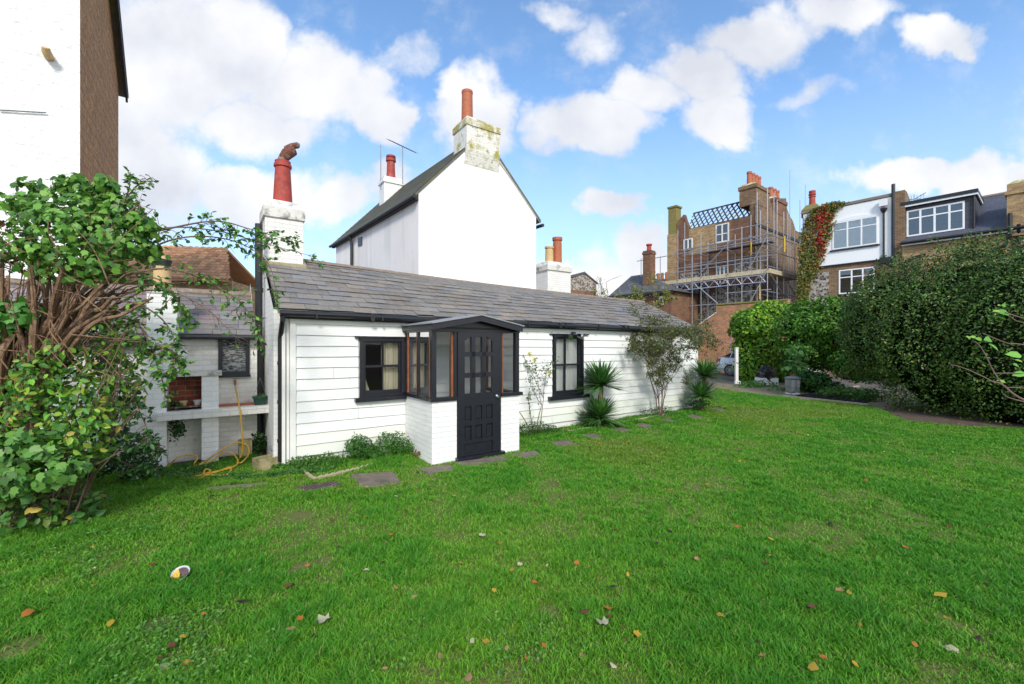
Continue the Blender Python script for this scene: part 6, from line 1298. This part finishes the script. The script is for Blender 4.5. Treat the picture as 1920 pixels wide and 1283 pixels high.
for i in range(26):
    b0=A4(rg.uniform(-20,110),rg.uniform(950,1000),rg.uniform(-.3,.1)); b0=(b0[0],b0[1],0); e=A4(rg.uniform(-20,130),rg.uniform(840,930),rg.uniform(-.5,-.1)); m.tube(smooth([b0,tuple((b0[k]+e[k])/2+rg.uniform(-.08,.08) for k in range(3)),e],5),.005,n=5)
m.build('stems',T['twig'],fs)
fol(fs,[E4(40,845,64,32,-.4,.26),E4(85,878,52,30,-.45,.26),E4(20,900,60,36,-.45,.26),E4(110,880,34,18,-.4,.2)],900,.085,[(.11,.27,.05),(.16,.34,.06),(.07,.19,.035)],LOBE,55,depth=.5,rough=.2)
fol(fs,[E4(40,955,66,34,-.3,.3),E4(10,930,50,34,-.35,.25),E4(130,965,36,24,-.1,.25),E4(150,940,44,20,.1,.25)],520,.085,[(.05,.16,.03),(.09,.23,.04),(.16,.24,.04)],OV,56,depth=.7,extra=(.05,[(.4,.33,.05)]))
# long arching sprays
def spray(name,lab,lines,nl,size,cols,seed,r=.007,tl=.16):
    t=thing(name,lab,'branch',lines[0][0]); rg=random.Random(seed); m=M(); LPs=[];LA=[]
    for pts in lines:
        P=smooth(pts,8); k=len(P); m.tube(P,[r*lerp(1.5,.35,i/(k-1)) for i in range(k)],n=6)
        for i in range(int(k*.22),k):
            for _ in range(3):
                d=(P[min(i+1,k-1)]-P[max(0,i-1)]).normalized(); q=(d*rg.uniform(.2,1)+Vector((rg.gauss(0,.6),rg.gauss(0,.6),rg.gauss(-.25,.6)))).normalized(); l=tl*rg.uniform(.5,1.3)
                if rg.random()<.55: continue
                e=P[i]+q*l; md=P[i]+q*l*.5+Vector((0,0,.012)); m.tube([P[i],md,e],[.003,.0025,.0015],n=4,cap=False)
                for j in range(rg.randint(4,8)):
                    f=rg.uniform(.25,1); LPs.append(tuple(P[i]+q*l*f)); sdv=Vector((rg.gauss(0,1),rg.gauss(0,1),rg.gauss(-.2,.7))); LA.append(tuple(q*.6+sdv.normalized()))
    m.build('stems',T['twig'],t); LPs=np.array(LPs); LA=np.array(LA)
    idx=nr.permutation(len(LPs))[:nl]; leafset('foliage',LPs[idx],np.tile([0,-.5,.9],(len(idx),1)),size,pick(cols,len(idx),.3),OV,T['leaf'],t,spread=.7,axis=LA[idx])
    return t
EL=[(.06,.19,.03),(.09,.26,.04),(.035,.11,.02),(.18,.34,.04)]
spray('arching_branch','long thin leafy branches arching across the sky to the red-potted chimney',[[A4(210,480),A4(300,430,.2),A4(400,432,.4),A4(490,455,.6),A4(590,482,.7)],[A4(215,500),A4(330,448,.2),A4(430,450,.5),A4(500,490,.6),A4(520,560,.6)],[A4(290,434,.2),A4(400,415,.3),A4(470,430,.5),A4(545,452,.6)],[A4(215,520),A4(320,505,.1),A4(420,545,.3),A4(470,590,.4),A4(488,640,.4)]],900,.056,EL,61)
spray('arching_branch','short leafy sprig rising against the sky beside the brown wall',[[A4(205,430),A4(235,375,.1),A4(262,345,.1),A4(288,340,.1)],[A4(215,420),A4(240,360,0),A4(243,335,0)],[A4(230,410),A4(262,385,0),A4(250,430,0)]],120,.05,EL,62,tl=.1)
spray('arching_branch','leafy sprays drooping in front of the outbuilding chimney pier',[[A4(200,560),A4(270,575,0),A4(320,620,.1),A4(335,690,.1)],[A4(160,640),A4(240,640,0),A4(300,650,0),A4(345,700,.1)],[A4(180,590),A4(260,610,0),A4(300,700,.1),A4(310,745,.1)],[A4(180,560),A4(280,520,0),A4(330,560,0),A4(350,610,0)]],760,.062,EL,63)
spray('arching_branch','leafy sprays hanging over the grass before the pier foot',[[A4(150,760),A4(210,800,.1),A4(260,820,.2),A4(310,838,.2)],[A4(140,800),A4(200,850,.2),A4(240,870,.3),A4(285,880,.3)],[A4(180,700),A4(240,740,.1),A4(270,790,.1),A4(290,850,.1)]],620,.06,[(.03,.10,.025),(.05,.14,.03),(.02,.06,.015)],64)
spray('bare_branch','thin bare brown stems sweeping right from the cut shrub',[[A4(150,600),A4(250,540,.1),A4(350,530,.2),A4(430,520,.3)],[A4(160,560),A4(300,545,.1),A4(380,575,.2),A4(450,640,.3)],[A4(120,700),A4(180,690,0),A4(250,720,0)]],40,.05,EL,65)
clump('dark undergrowth between the shrub and the pier foot',[(240,850,34,26),(255,868,32,16),(205,862,40,20),(170,880,40,16),(268,885,28,10)],2600,.05,[(.02,.07,.015),(.03,.10,.02),(.04,.13,.02)],41,t=.45,ry=.25,tm=OV)
# twig with fresh leaves at the right edge
TY=2.6
def A2(px,py,dy=0): return at(px,py,TY+dy)
tw=thing('leafy_twig','thin reddish twigs with a few fresh green leaves at the right edge','twig',A2(2000,700))
m=M()
for pts,r in (([A2(2060,790),A2(1925,752),A2(1880,722),A2(1862,715)],.006),([A2(1880,722),A2(1862,695),A2(1850,670),A2(1838,650),A2(1828,640)],.0035),([A2(1866,718),A2(1830,700),A2(1800,688),A2(1782,684)],.003),([A2(2040,720),A2(1930,702),A2(1880,700),A2(1862,700)],.003),([A2(2040,745),A2(1920,728),A2(1885,727)],.003),([A2(2040,668),A2(1915,646),A2(1890,644),A2(1842,625)],.0035),([A2(2000,610),A2(1925,598),A2(1885,586)],.004),([A2(2000,600),A2(1920,605),A2(1890,592)],.003),([A2(1925,755),A2(1890,745),A2(1878,735)],.003),([A2(2060,790),A2(2140,900,.2)],.008)):
    P=smooth(pts,6); m.tube(P,[r*lerp(1.1,.6,i/(len(P)-1)) for i in range(len(P))],n=6)
m.build('stems',T['twig_purple'],tw)
LP=[(1880,575,1),(1893,590,1),(1876,584,0),(1888,600,1),(1842,638,1),(1858,637,1),(1830,632,0),(1820,636,0),(1853,645,1),(1916,668,1),(1912,690,1),(1918,680,0),(1886,718,0),(1922,700,1),(1905,572,0),(1885,570,0)]
Pn=np.array([A2(a,b) for a,b,_ in LP]); leafset('foliage',Pn,np.tile([0,-.8,.5],(len(Pn),1)),np.array([.07 if c else .045 for *_,c in LP]),pick([(.20,.45,.07),(.28,.5,.08),(.15,.38,.06)],len(Pn),.1),OV,T['leaf'],tw,spread=.4,axis=np.tile([-.6,0,.3],(len(Pn),1)))
# creeper on the banded house
rows_=[(380,1555,1585),(392,1526,1565),(410,1512,1562),(430,1505,1560),(450,1500,1552),(470,1498,1547),(490,1498,1540),(510,1498,1530),(530,1498,1514),(560,1498,1511),(600,1498,1510)]
Pc=[];Cc=[]
rg=random.Random(3)
for i in range(7500):
    y=380+220*rg.random()**1.25; k=[j for j in range(len(rows_)-1) if rows_[j][0]<=y<=rows_[j+1][0]][0]; f=(y-rows_[k][0])/(rows_[k+1][0]-rows_[k][0])
    a=lerp(rows_[k][1],rows_[k+1][1],f)+rg.gauss(0,2.2); b=lerp(rows_[k][2],rows_[k+1][2],f)+rg.gauss(0,4); x=rg.uniform(a,b); q=(x-a)/(b-a+1e-6)
    if math.sin(x*.35+y*.11)*math.sin(y*.23-x*.1)>.55: continue
    s,z=RH(x,y,-.12); Pc.append(Rr.p(s,-.08-rg.random()*.16,z))
    red=math.exp(-((x-1540)/10)**2-((y-440)/38)**2)+.6*math.exp(-((x-1548)/14)**2-((y-405)/12)**2)
    r_=rg.random(); Cc.append((.42,.03,.025) if r_<red*.85 else ((.38,.16,.05) if r_<red*.85+.12 else ((.13,.16,.03) if r_<.75 else (.26,.24,.04))))
o=leafset('creeper',np.array(Pc),np.tile([-.779,-.627,.3],(len(Pc),1)),.13,np.array(Cc)*nr.uniform(.7,1.3,(len(Pc),1)),OV,T['leaf'],hw,spread=.5,down=.5)
# ---------------------------------------------------------------- silver car, gate post, bin, bag
cc=at(1342,690,24.2); CF=Fr(cc[0],cc[1],.627,-.779); CF.v=(.779,.627)
car=thing('parked_car','silver hatchback parked by the orange brick wall, its rear end showing','car',CF.p(2.2,.9,0))
WD_=1.82
def sec(x,z0,zbelt,zroof,w,wr): # ring of points near side -> far side
    h=w/2; g=wr/2; c=WD_/2
    return [(c-h*.93,z0),(c-h,z0+.18),(c-h,(z0+zbelt)/2+.05),(c-h*.97,zbelt),(c-g,max(zroof-.04,zbelt+.005)),(c-g*.6,max(zroof,zbelt+.01)),(c+g*.6,max(zroof,zbelt+.01)),(c+g,max(zroof-.04,zbelt+.005)),(c+h*.97,zbelt),(c+h,(z0+zbelt)/2+.05),(c+h,z0+.18),(c+h*.93,z0)]
ST=[(0,.38,.62,.64,1.35,1.2),(.03,.30,.86,.92,1.62,1.3),(.12,.27,.98,1.02,1.76,1.3),(.42,.25,1.0,1.12,1.80,1.25),(.75,.25,.98,1.30,1.82,1.2),(1.15,.25,.96,1.42,1.82,1.18),(1.9,.24,.94,1.46,1.82,1.18),(2.5,.24,.93,1.42,1.82,1.18),(3.0,.24,.92,1.25,1.82,1.2),(3.35,.25,.91,1.0,1.8,1.25),(3.9,.25,.85,.90,1.76,1.3),(4.35,.3,.70,.74,1.6,1.2),(4.5,.4,.6,.62,1.3,1.1)]
m=M(); R2=[[CF.p(x,t,z) for t,z in sec(x,*a)] for x,*a in ST]
for i in range(len(R2)-1):
    for j in range(11):
        glass=j in (3,7) and 2<=i<=8; m.face([R2[i][j],R2[i][j+1],R2[i+1][j+1],R2[i+1][j]][::-1],(1,1,1),0)
m.face(R2[0]); m.face(R2[-1][::-1]); m.build('body',T['car'],car,smooth=True)
m=M()
for j in (3,7):
    for i in (3,4,5,6,7):
        q=[Vector(R2[i][j]),Vector(R2[i][j+1]),Vector(R2[i+1][j+1]),Vector(R2[i+1][j])]; c=sum(q,Vector())/4; off=Vector((-CF.v[0],-CF.v[1],.25))*(.008 if j==3 else -.008); off.z=.006
        m.face([tuple(c+(p-c)*.86+off) for p in q][::-1])
m.build('side_windows',T['carglass'],car)
q=[Vector(R2[a][b]) for a,b in ((2,4),(2,7),(4,7),(4,4))]; c=sum(q,Vector())/4; m=M(); m.face([tuple(c+(p-c)*.9+Vector((0,0,.03))) for p in q]); m.build('rear_window',T['carglass'],car)
for x in (.78,3.55):
    for t,sg in ((-.005,-1),(WD_+.005,1)):
        a=CF.p(x,t+.03*sg*0,.33); b=CF.p(x,t-sg*.2,.33); m=M(); m.tube([a,b],.325,n=28); w_=m.build('wheel',T['tyre'],car)
        m=M(); o_=Vector((CF.v[0],CF.v[1],0))*sg*.006; ctr=Vector(a)+o_; ax=Vector((CF.u[0],CF.u[1],0)); m.tube([ctr+o_,ctr],[.05,.06],n=12)
        for k in range(10):
            an=k*.628; d=ax*math.cos(an)+Vector((0,0,1))*math.sin(an); m.bar(ctr+d*.04,ctr+d*.215,.035,.02,up=tuple(o_.normalized()))
        prev=None
        for k in range(25):
            an=k/24*6.2832; d=ax*math.cos(an)+Vector((0,0,1))*math.sin(an); cur=(ctr+d*.205,ctr+d*.235)
            if prev: m.face([prev[0],prev[1],cur[1],cur[0]]); m.face([prev[0],cur[0],cur[1],prev[1]])
            prev=cur
        m.build('rim',T['alloy'],w_)
for t in (.0,WD_-.26):
    m=M(); m.hexa([CF.p(.02,t+.03,.80),CF.p(.02,t+.23,.80),CF.p(.20,t+.23,.82),CF.p(.20,t+.0,.82),CF.p(.05,t+.05,.95),CF.p(.05,t+.23,.95),CF.p(.26,t+.2,.97),CF.p(.26,t+.02,.96)]); m.build('tail_lamp',T['redlamp'],car)
m=M(); m.box(CF,-.03,.06,.15,WD_-.15,.40,.52); m.build('bumper',T['car'],car)
Yp=19.2; c=at(1381,710,Yp); F1=Fr(c[0],c[1],1,0); m=M(); z=at(1381,653,Yp)[2]; m.box(F1,-.06,.06,-.05,.05,0,z); m.box(F1,-.075,.075,-.065,.065,z,z+.03); m.box(F1,-.08,.2,-.06,.06,0,.12)
gp_=tag(m.build('gate_post',T['offwhite']),'square white painted gate post in front of the silver car','post')
m=M(); a=at(1370,664,24.9);b=at(1370,640,24.9); m.tube(smooth([(a[0],a[1],0),a,b,at(1374,636,24.9),at(1384,636,25.2)],5),.03,n=8); m.tube([at(1371,645,24.9),at(1390,645,25.2)],.025,n=6)
tag(m.build('handrail',T['galv']),'grey bent tube handrail above the silver car','rail')
bb=G(1486,739); bh=(739-707)/FPX*bb[1]; bin_=thing('dustbin','dented galvanised metal dustbin with lid on the path edge','dustbin',bb)
m=M(); m.lathe(bb,[(.20,.07),(.205,.085),(.215,.25),(.222,.26),(.23,.5),(.245,bh-.06),(.25,bh-.05)],n=28); m.build('body',T['galv'],bin_)
m=M(); m.lathe(bb,[(.257,bh-.05),(.26,bh-.03),(.17,bh+.01),(.03,bh+.05),(.0,bh+.05)],n=28); lid=m.build('lid',T['galv'],bin_)
m=M(); m.tube([(bb[0]-.05,bb[1],bb[2]+bh+.03),(bb[0]-.05,bb[1],bb[2]+bh+.09),(bb[0]+.05,bb[1],bb[2]+bh+.09),(bb[0]+.05,bb[1],bb[2]+bh+.03)],.012,n=6); m.build('handle',T['redlamp'],lid)
for k in range(3):
    an=k*2.09-1.57; m=M(); m.tube([(bb[0]+.19*math.cos(an),bb[1]+.19*math.sin(an),.12),(bb[0]+.23*math.cos(an),bb[1]+.23*math.sin(an),.0)],.015,n=6); m.build('leg',T['galv'],bin_)
m=M(); m.lathe((bb[0],bb[1],0),[(.215,.0),(.22,.03),(.2,.05)],n=20); tag(m.build('saucer',T['cement']),'grey round dish under the galvanised dustbin','dish')
a=G(1424,722);b=G(1458,722); F2=Fr(a[0],a[1],1,-.08); w_=b[0]-a[0]; h_=.30; m=M(); m.box(F2,0,w_,0,.035,0,h_); m.box(F2,0,w_,.40,.435,0,h_); m.box(F2,0,.035,.035,.4,0,h_); m.box(F2,w_-.035,w_,.035,.4,0,h_); m.box(F2,.035,w_-.035,.035,.4,0,.2)
tag(m.build('storage_box',T['whiteplastic']),'white oblong box under the black bag at the bush foot','box')
m=M(); c=F2.p(w_*.5,.2,.20); rb=random.Random(2); n1,n2=14,20; base=0
for i in range(n1):
    th=math.pi*i/(n1-1)
    for j in range(n2):
        an=2*math.pi*j/n2; wv=1+.10*math.sin(5*an+i)+.09*math.sin(3*an-i*1.3)+rb.uniform(-.06,.06); 
        m.V.append((c[0]+.36*abs(math.sin(th))**.7*math.cos(an)*wv,c[1]+.24*abs(math.sin(th))**.7*math.sin(an)*wv,c[2]+.25-.27*math.cos(math.pi-th)*wv*(-1) if False else c[2]+.27+.28*math.cos(th)*wv*(1.15 if math.cos(an-.9)<.2 else .9)))
for i in range(n1-1):
    for j in range(n2): m.F.append([i*n2+j,(i+1)*n2+j,(i+1)*n2+(j+1)%n2,i*n2+(j+1)%n2]); m.C.append((1,1,1)); m.I.append(0)
tag(m.build('bin_bag',T['plastic_black']),'crumpled black plastic bag heaped on the white box','bag')
# cinder bed with timber edge, fallen boards
P=[G(x,y) for x,y in ((1492,743),(1530,737),(1590,741),(1632,752),(1622,757),(1560,751))]; m=M(); m.face([(x,y,.03) for x,y,_ in P][::-1] if False else [(x,y,.008) for x,y,_ in P]); o=m.build('cinder_bed',T['coal']); o['kind']='structure'
rr=random.Random(77); m=M()
for i in range(900):
    u,v=rr.random(),rr.random(); a=Vector(P[0]).lerp(Vector(P[4]),u); b=Vector(P[1]).lerp(Vector(P[3]),u); p=a.lerp(b,v); r=rr.uniform(.01,.035); m.hexa([(p.x+sx*r*rr.uniform(.5,1.2),p.y+sy*r*rr.uniform(.5,1.2),z) for z in (.0,.01+r) for sx,sy in ((-1,-1),(1,-1),(1,1),(-1,1))])
o=m.build('cinders',T['coal']); o['kind']='stuff'; tag(o,'scattered black cinders and bark on the bed before the hedge','cinders')
m=M(); a=G(1468,745);b=G(1628,762); m.bar((a[0],a[1],.03),(b[0],b[1],.03),.05,.09); tag(m.build('edging_board',T['rubble']),'long grey timber board edging the cinder bed','edging board')
for i,(x,y,l) in enumerate(((1540,732,'short grey stick lying behind the cinder bed'),(1607,727,'pale stone under the ivy hedge'))):
    p=G(x,y); m=M(); m.bar((p[0]-.2,p[1],.03),(p[0]+.15,p[1]+.1,.05),.05,.06); tag(m.build('stick' if i==0 else 'stone',T['rubble']),l,'stick' if i==0 else 'stone')
# ---------------------------------------------------------------- fallen leaves on the lawn
def leafmesh(seed,curl,lobed):
    rg=np.random.default_rng(seed); tv,tf=(LOBE if lobed else OV); n=len(tv)
    V=tv.copy(); V[:,1]-=.5; r2=V[:,0]**2*1.2+V[:,1]**2; V[:,2]=V[:,2]*.6+curl*r2*1.8*np.sign(np.sin(seed*1.7)+.6)+rg.normal(0,.06,n)
    return V,tf
protos=[]
COLS={'yellow':(.50,.33,.03),'orange':(.48,.17,.03),'brown':(.16,.07,.03),'dark':(.05,.03,.02),'pale':(.55,.50,.32),'tan':(.42,.24,.12)}
LBL={'yellow':'small yellow fallen leaf lying on the green lawn','orange':'small orange fallen leaf lying on the green lawn','brown':'small brown curled fallen leaf in the lawn grass','dark':'small blackened fallen leaf in the lawn grass','pale':'small pale cream fallen leaf on the lawn','tan':'small tan dried fallen leaf on the lawn'}
GZ=.036
def onlawn(x,y):
    if y<1.9 or y>15: return False
    dx,dy=x-K.o[0],y-K.o[1]; s=dx*K.u[0]+dy*K.u[1]; t=dx*K.v[0]+dy*K.v[1]
    if t>-.5 and -.3<s<L+.6: return False
    if -1.4<t<.2 and p0-.1<s<p1+.1: return False
    if t>.7: return False
    return True
def mkleaf(col,seed,x,y,size,lab,lobed=False,curl=.4,grp='fallen leaves scattered on the lawn',z=GZ):
    V,F=leafmesh(seed,curl,lobed); an=random.Random(seed).uniform(0,6.28); c,s=math.cos(an),math.sin(an); V=np.stack([V[:,0]*c-V[:,1]*s,V[:,0]*s+V[:,1]*c,V[:,2]],1)*size
    o=npmesh('fallen_leaf',V+np.array([x,y,z]),F,np.tile(np.array(COLS[col])*1.0,(len(V),1)),T['leaf'],origin=(x,y,z)); return tag(o,lab,'leaf',grp)
SPEC=[('orange',52,1150,.11,'largest orange leaf, near the lower left corner of the lawn',0),('yellow',207,1167,.07,'bright yellow upright leaf left of the white cup fragment, lower down',0),('pale',605,1162,.10,'pale green-white withered leaf in the lower middle left',1),('pale',315,1236,.10,'pale green broad leaf near the bottom left corner patch',0),
('tan',878,1270,.07,'pinkish tan round leaf at the very bottom centre',0),('yellow',1525,1253,.09,'long orange-yellow leaf near the bottom right of centre',0),('pale',1786,1206,.09,'crisp white-cream leaf near the bottom right corner',1),('yellow',1763,1115,.09,'long golden leaf in the lower right of the lawn',0),
('pale',1128,1166,.09,'grey-green crumpled leaf right of the lower centre',1),('brown',1096,1146,.08,'dark orange-brown leaf just above the grey crumpled one',0),('tan',1092,1220,.06,'round tan leaf below the grey crumpled one',0),('brown',1522,1136,.07,'brown leaf with a dark curl in the lower right middle',0),
('yellow',960,1068,.07,'ochre leaf in the middle of the lawn front',0),('yellow',865,1055,.06,'yellow-green upright leaf at the lawn front centre',0),('pale',687,1063,.06,'white leaf in the grass left of centre',0),('dark',455,1126,.09,'long black withered leaf in the lower left middle',0),('tan',545,1177,.06,'cream-tan leaf beside the pale green-white one',0),('orange',350,1235,.07,'orange narrow leaf next to the pale broad leaf at bottom left',0),
('pale',905,1003,.07,'cream withered leaf with a dark stem in the middle of the lawn',1),('yellow',1592,1110,.06,'cream-yellow leaf in the right middle foreground',0),('pale',885,1200,.05,'small grey-white leaf near bottom centre',0)]
for i,(c,px,py,sz,lab,lb) in enumerate(SPEC):
    p=G(px,py,.05); mkleaf(c,100+i,p[0],p[1],sz,lab,bool(lb),grp=None,curl=.6)
rr=random.Random(21); keys=['yellow']*5+['orange']*3+['brown']*5+['dark']*3+['pale']*2+['tan']*3; proto={}
cnt=0
while cnt<240:
    Y=2.3+11.5*rr.random()**1.25; X=rr.uniform(-1.2,1.25)*Y
    if not onlawn(X,Y) or (X<-2.2 and Y<5.2 and X<-1.0*Y): continue
    c=rr.choice(keys); sd=rr.randint(0,2); k=(c,sd); cnt+=1; 
    sc_=rr.uniform(.7,1.25)
    if k not in proto: proto[k]=mkleaf(c,200+len(proto),X,Y,.047,LBL[c],sd==2,curl=rr.uniform(.2,.9))
    else:
        o=proto[k].copy(); link(o); o.location=(X,Y,GZ); o.rotation_euler=(rr.uniform(-.4,.4),rr.uniform(-.4,.4),rr.uniform(0,6.28)); o.scale=(sc_,)*3
m=M(); c=Vector(G(338,1080,.05)); n=22
for i in range(n):
    a0,a1=i/n*6.28,(i+1)/n*6.28
    def rp_(a,r,h): return (c.x+r*math.cos(a),c.y+r*.75*math.sin(a),c.z+h+.03*math.sin(a)+.012)
    if 3.6<a0<5.0: continue
    m.face([rp_(a0,.055,0),rp_(a1,.055,0),rp_(a1,.063,.012),rp_(a0,.063,.012)]); m.face([rp_(a0,.063,.012),rp_(a1,.063,.012),rp_(a1,.055,0),rp_(a0,.055,0)][::-1]); m.face([rp_(a0,.01,-.03),rp_(a1,.01,-.03),rp_(a1,.055,0),rp_(a0,.055,0)],mi=2 if i in (8,9,10,11) else 1)
tag(m.build('cup_fragment',[T['whiteplastic'],T['grate'],T['hose']]),'white rimmed broken cup lid lying in the lawn at lower left','cup lid')
# ---------------------------------------------------------------- grass
def vnoise(x,y,sc_,seed):
    g=np.random.default_rng(seed).random((128,128)); u=x*sc_+500; v=y*sc_+500; i=np.floor(u).astype(int); j=np.floor(v).astype(int); f=u-i; h=v-j; f=f*f*(3-2*f); h=h*h*(3-2*h)
    a=g[i%128,j%128]; b=g[(i+1)%128,j%128]; c=g[i%128,(j+1)%128]; d=g[(i+1)%128,(j+1)%128]
    return (a*(1-f)+b*f)*(1-h)+(c*(1-f)+d*f)*h
def inpoly(x,y,P):
    r=np.zeros(len(x),bool); n=len(P)
    for i in range(n):
        x0,y0=P[i];x1,y1=P[(i+1)%n]
        if y0==y1: continue
        r^=((y0>y)!=(y1>y))&(x<(x1-x0)*(y-y0)/(y1-y0)+x0)
    return r
def blades(name,n,lab,hscale=1,Y0=1.9,Y1=19.5,seed=1,pw=.60,only=None):
    rg=np.random.default_rng(seed); U_=rg.random(n); a=1-pw; Y=(Y0**a+(Y1**a-Y0**a)*U_)**(1/a); X=rg.uniform(-1,1,n)*(1.22*Y+.9)
    ok=inpoly(X,Y,lawn_pts)
    for q in SLP: 
        cx=sum(p[0] for p in q)/len(q); cy=sum(p[1] for p in q)/len(q); ok&=~inpoly(X,Y,[(cx+(p[0]-cx)*.93,cy+(p[1]-cy)*.93) for p in q])
    dx,dy=X-K.o[0],Y-K.o[1]; s=dx*K.u[0]+dy*K.u[1]; t=dx*K.v[0]+dy*K.v[1]
    ok&=~((t>TP-.02)&(s>p0-.02)&(s<p1+.02)); ok&=~((t>-.02)&(s>-.3)&(s<L+.08))
    big=vnoise(X,Y,.55,1); mid=vnoise(X,Y,2.2,2); fine=vnoise(X,Y,9,3); bare=vnoise(X,Y,1.3,7)
    bp=[G(570,968)[:2]+(.16,),G(565,1065)[:2]+(.12,),G(30,1218)[:2]+(.16,),G(287,1175)[:2]+(.10,),G(610,1050)[:2]+(.10,),G(1030,1150)[:2]+(.10,)]
    thin=np.ones(len(X))
    for bx,by,br in bp: thin=np.minimum(thin,np.clip(((X-bx)**2+(Y-by)**2)/(br*br)-.25,0.05,1))
    dens=np.clip(.35+1.1*(mid-.3)+.6*(fine-.2),.26,1)*thin; ok&=rg.random(n)<dens
    if only is not None: ok&=only(X,Y,s,t,rg)
    X,Y,big,mid,fine,s,t=[q[ok] for q in (X,Y,big,mid,fine,s,t)]; n=len(X)
    h=(.010+.028*mid**1.3+.024*fine**1.5)*rg.uniform(.55,1.35,n)*hscale*(1+.10*np.maximum(0,4-Y)); h*=np.where((t>-.75)&(t<0)&(s>-.2),1.5,1)
    w=.0015*np.maximum(Y,1.5)**.62*rg.uniform(.7,1.3,n); az=rg.uniform(0,6.283,n); ln=h*rg.uniform(.25,1.3,n); la=rg.uniform(0,6.283,n)
    bx,by=np.cos(az),np.sin(az); lx,ly=np.cos(la)*ln,np.sin(la)*ln
    V=np.zeros((n,5,3)); V[:,0]=np.stack([X-bx*w,Y-by*w,np.zeros(n)],1); V[:,1]=np.stack([X+bx*w,Y+by*w,np.zeros(n)],1)
    V[:,2]=np.stack([X+lx*.35+bx*w*.8,Y+ly*.35+by*w*.8,h*.62],1); V[:,3]=np.stack([X+lx*.35-bx*w*.8,Y+ly*.35-by*w*.8,h*.62],1); V[:,4]=np.stack([X+lx,Y+ly,h],1)
    F=np.array([[0,1,2],[0,2,3],[3,2,4]]); F=(F[None]+(np.arange(n)*5)[:,None,None]).reshape(-1,3)
    lush=np.array([.066,.270,.018]); lime=np.array([.20,.45,.028]); olive=np.array([.20,.29,.035]); straw=np.array([.42,.36,.14])
    f=np.clip(.85-1.3*(fine*.5+mid*.5-.2)+.5*(big-.5)+rg.normal(0,.22,n),0,1)[:,None]; c=lush*(1-f)+lime*f
    g=(np.clip((big-.52)*1.8,0,.5)*np.clip((Y-3.2)/3,0.15,1)*np.clip(1.2+X*.12,.4,1.2))[:,None]; c=c*(1-g)+olive*g
    q=rg.random(n)<.018+.05*g[:,0]; c[q]=straw*rg.uniform(.6,1.1,(int(q.sum()),1)); c=c*rg.uniform(.72,1.25,(n,1))
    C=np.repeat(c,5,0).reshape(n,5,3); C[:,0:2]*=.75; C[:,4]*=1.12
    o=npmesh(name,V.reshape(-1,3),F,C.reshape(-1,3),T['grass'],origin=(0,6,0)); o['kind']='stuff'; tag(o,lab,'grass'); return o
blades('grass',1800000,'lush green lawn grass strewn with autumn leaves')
blades('long_grass',30000,'longer grass tufts left unmown along the cottage and the slabs',hscale=1.9,seed=5,Y0=4.2,Y1=13,pw=.3,only=lambda X,Y,s,t,rg:(t>-.95)&(t<.05)&(s>-.2)&(s<L+.8)&(vnoise(X,Y,1.7,11)>.42)|((t>.1)&(s<-.3)&(vnoise(X,Y,2.,12)>.5)))
# clover and small weeds
def cover(name,lab,n,region,size,cols,seed):
    rg=np.random.default_rng(seed); P=[]
    for (cx,cy,rx,ry,k) in region:
        m_=int(n*k); a=rg.uniform(0,6.28,m_); r=np.sqrt(rg.random(m_)); x=cx+r*np.cos(a)*rx; y=cy+r*np.sin(a)*ry; P.append(np.stack([x,y,rg.uniform(.015,.055,m_)],1))
    P=np.concatenate(P); P=P[vnoise(P[:,0],P[:,1],3,seed)>.38]; 
    o=leafset(name,P,np.tile([0,-.25,1],(len(P),1)),size,pick(cols,len(P),.25,rg),OV,T['leaf'],spread=.35,down=0,rs=rg); o['kind']='stuff'; tag(o,lab,'ground cover'); return o
c1=G(420,892);c2=G(520,885);c3=G(330,1240);c4=G(230,985);c5=G(60,1080)
cover('ground_cover','creeping green weeds around the yellow hose and stone trough',5200,[(c1[0],c1[1]+.25,.95,.5,.7),(c2[0]+.15,c2[1]+.1,.6,.3,.35)],.034,[(.05,.17,.025),(.08,.23,.04),(.03,.11,.02)],5)
cover('clover','patches of clover and small weeds in the lower left lawn',4200,[(c3[0],c3[1]+.1,.5,.35,.3),(c4[0],c4[1],.6,.35,.25),(c5[0],c5[1],.5,.5,.3),(-.2,2.5,.7,.3,.15)],.022,[(.09,.24,.03),(.14,.30,.05),(.05,.16,.02)],6)
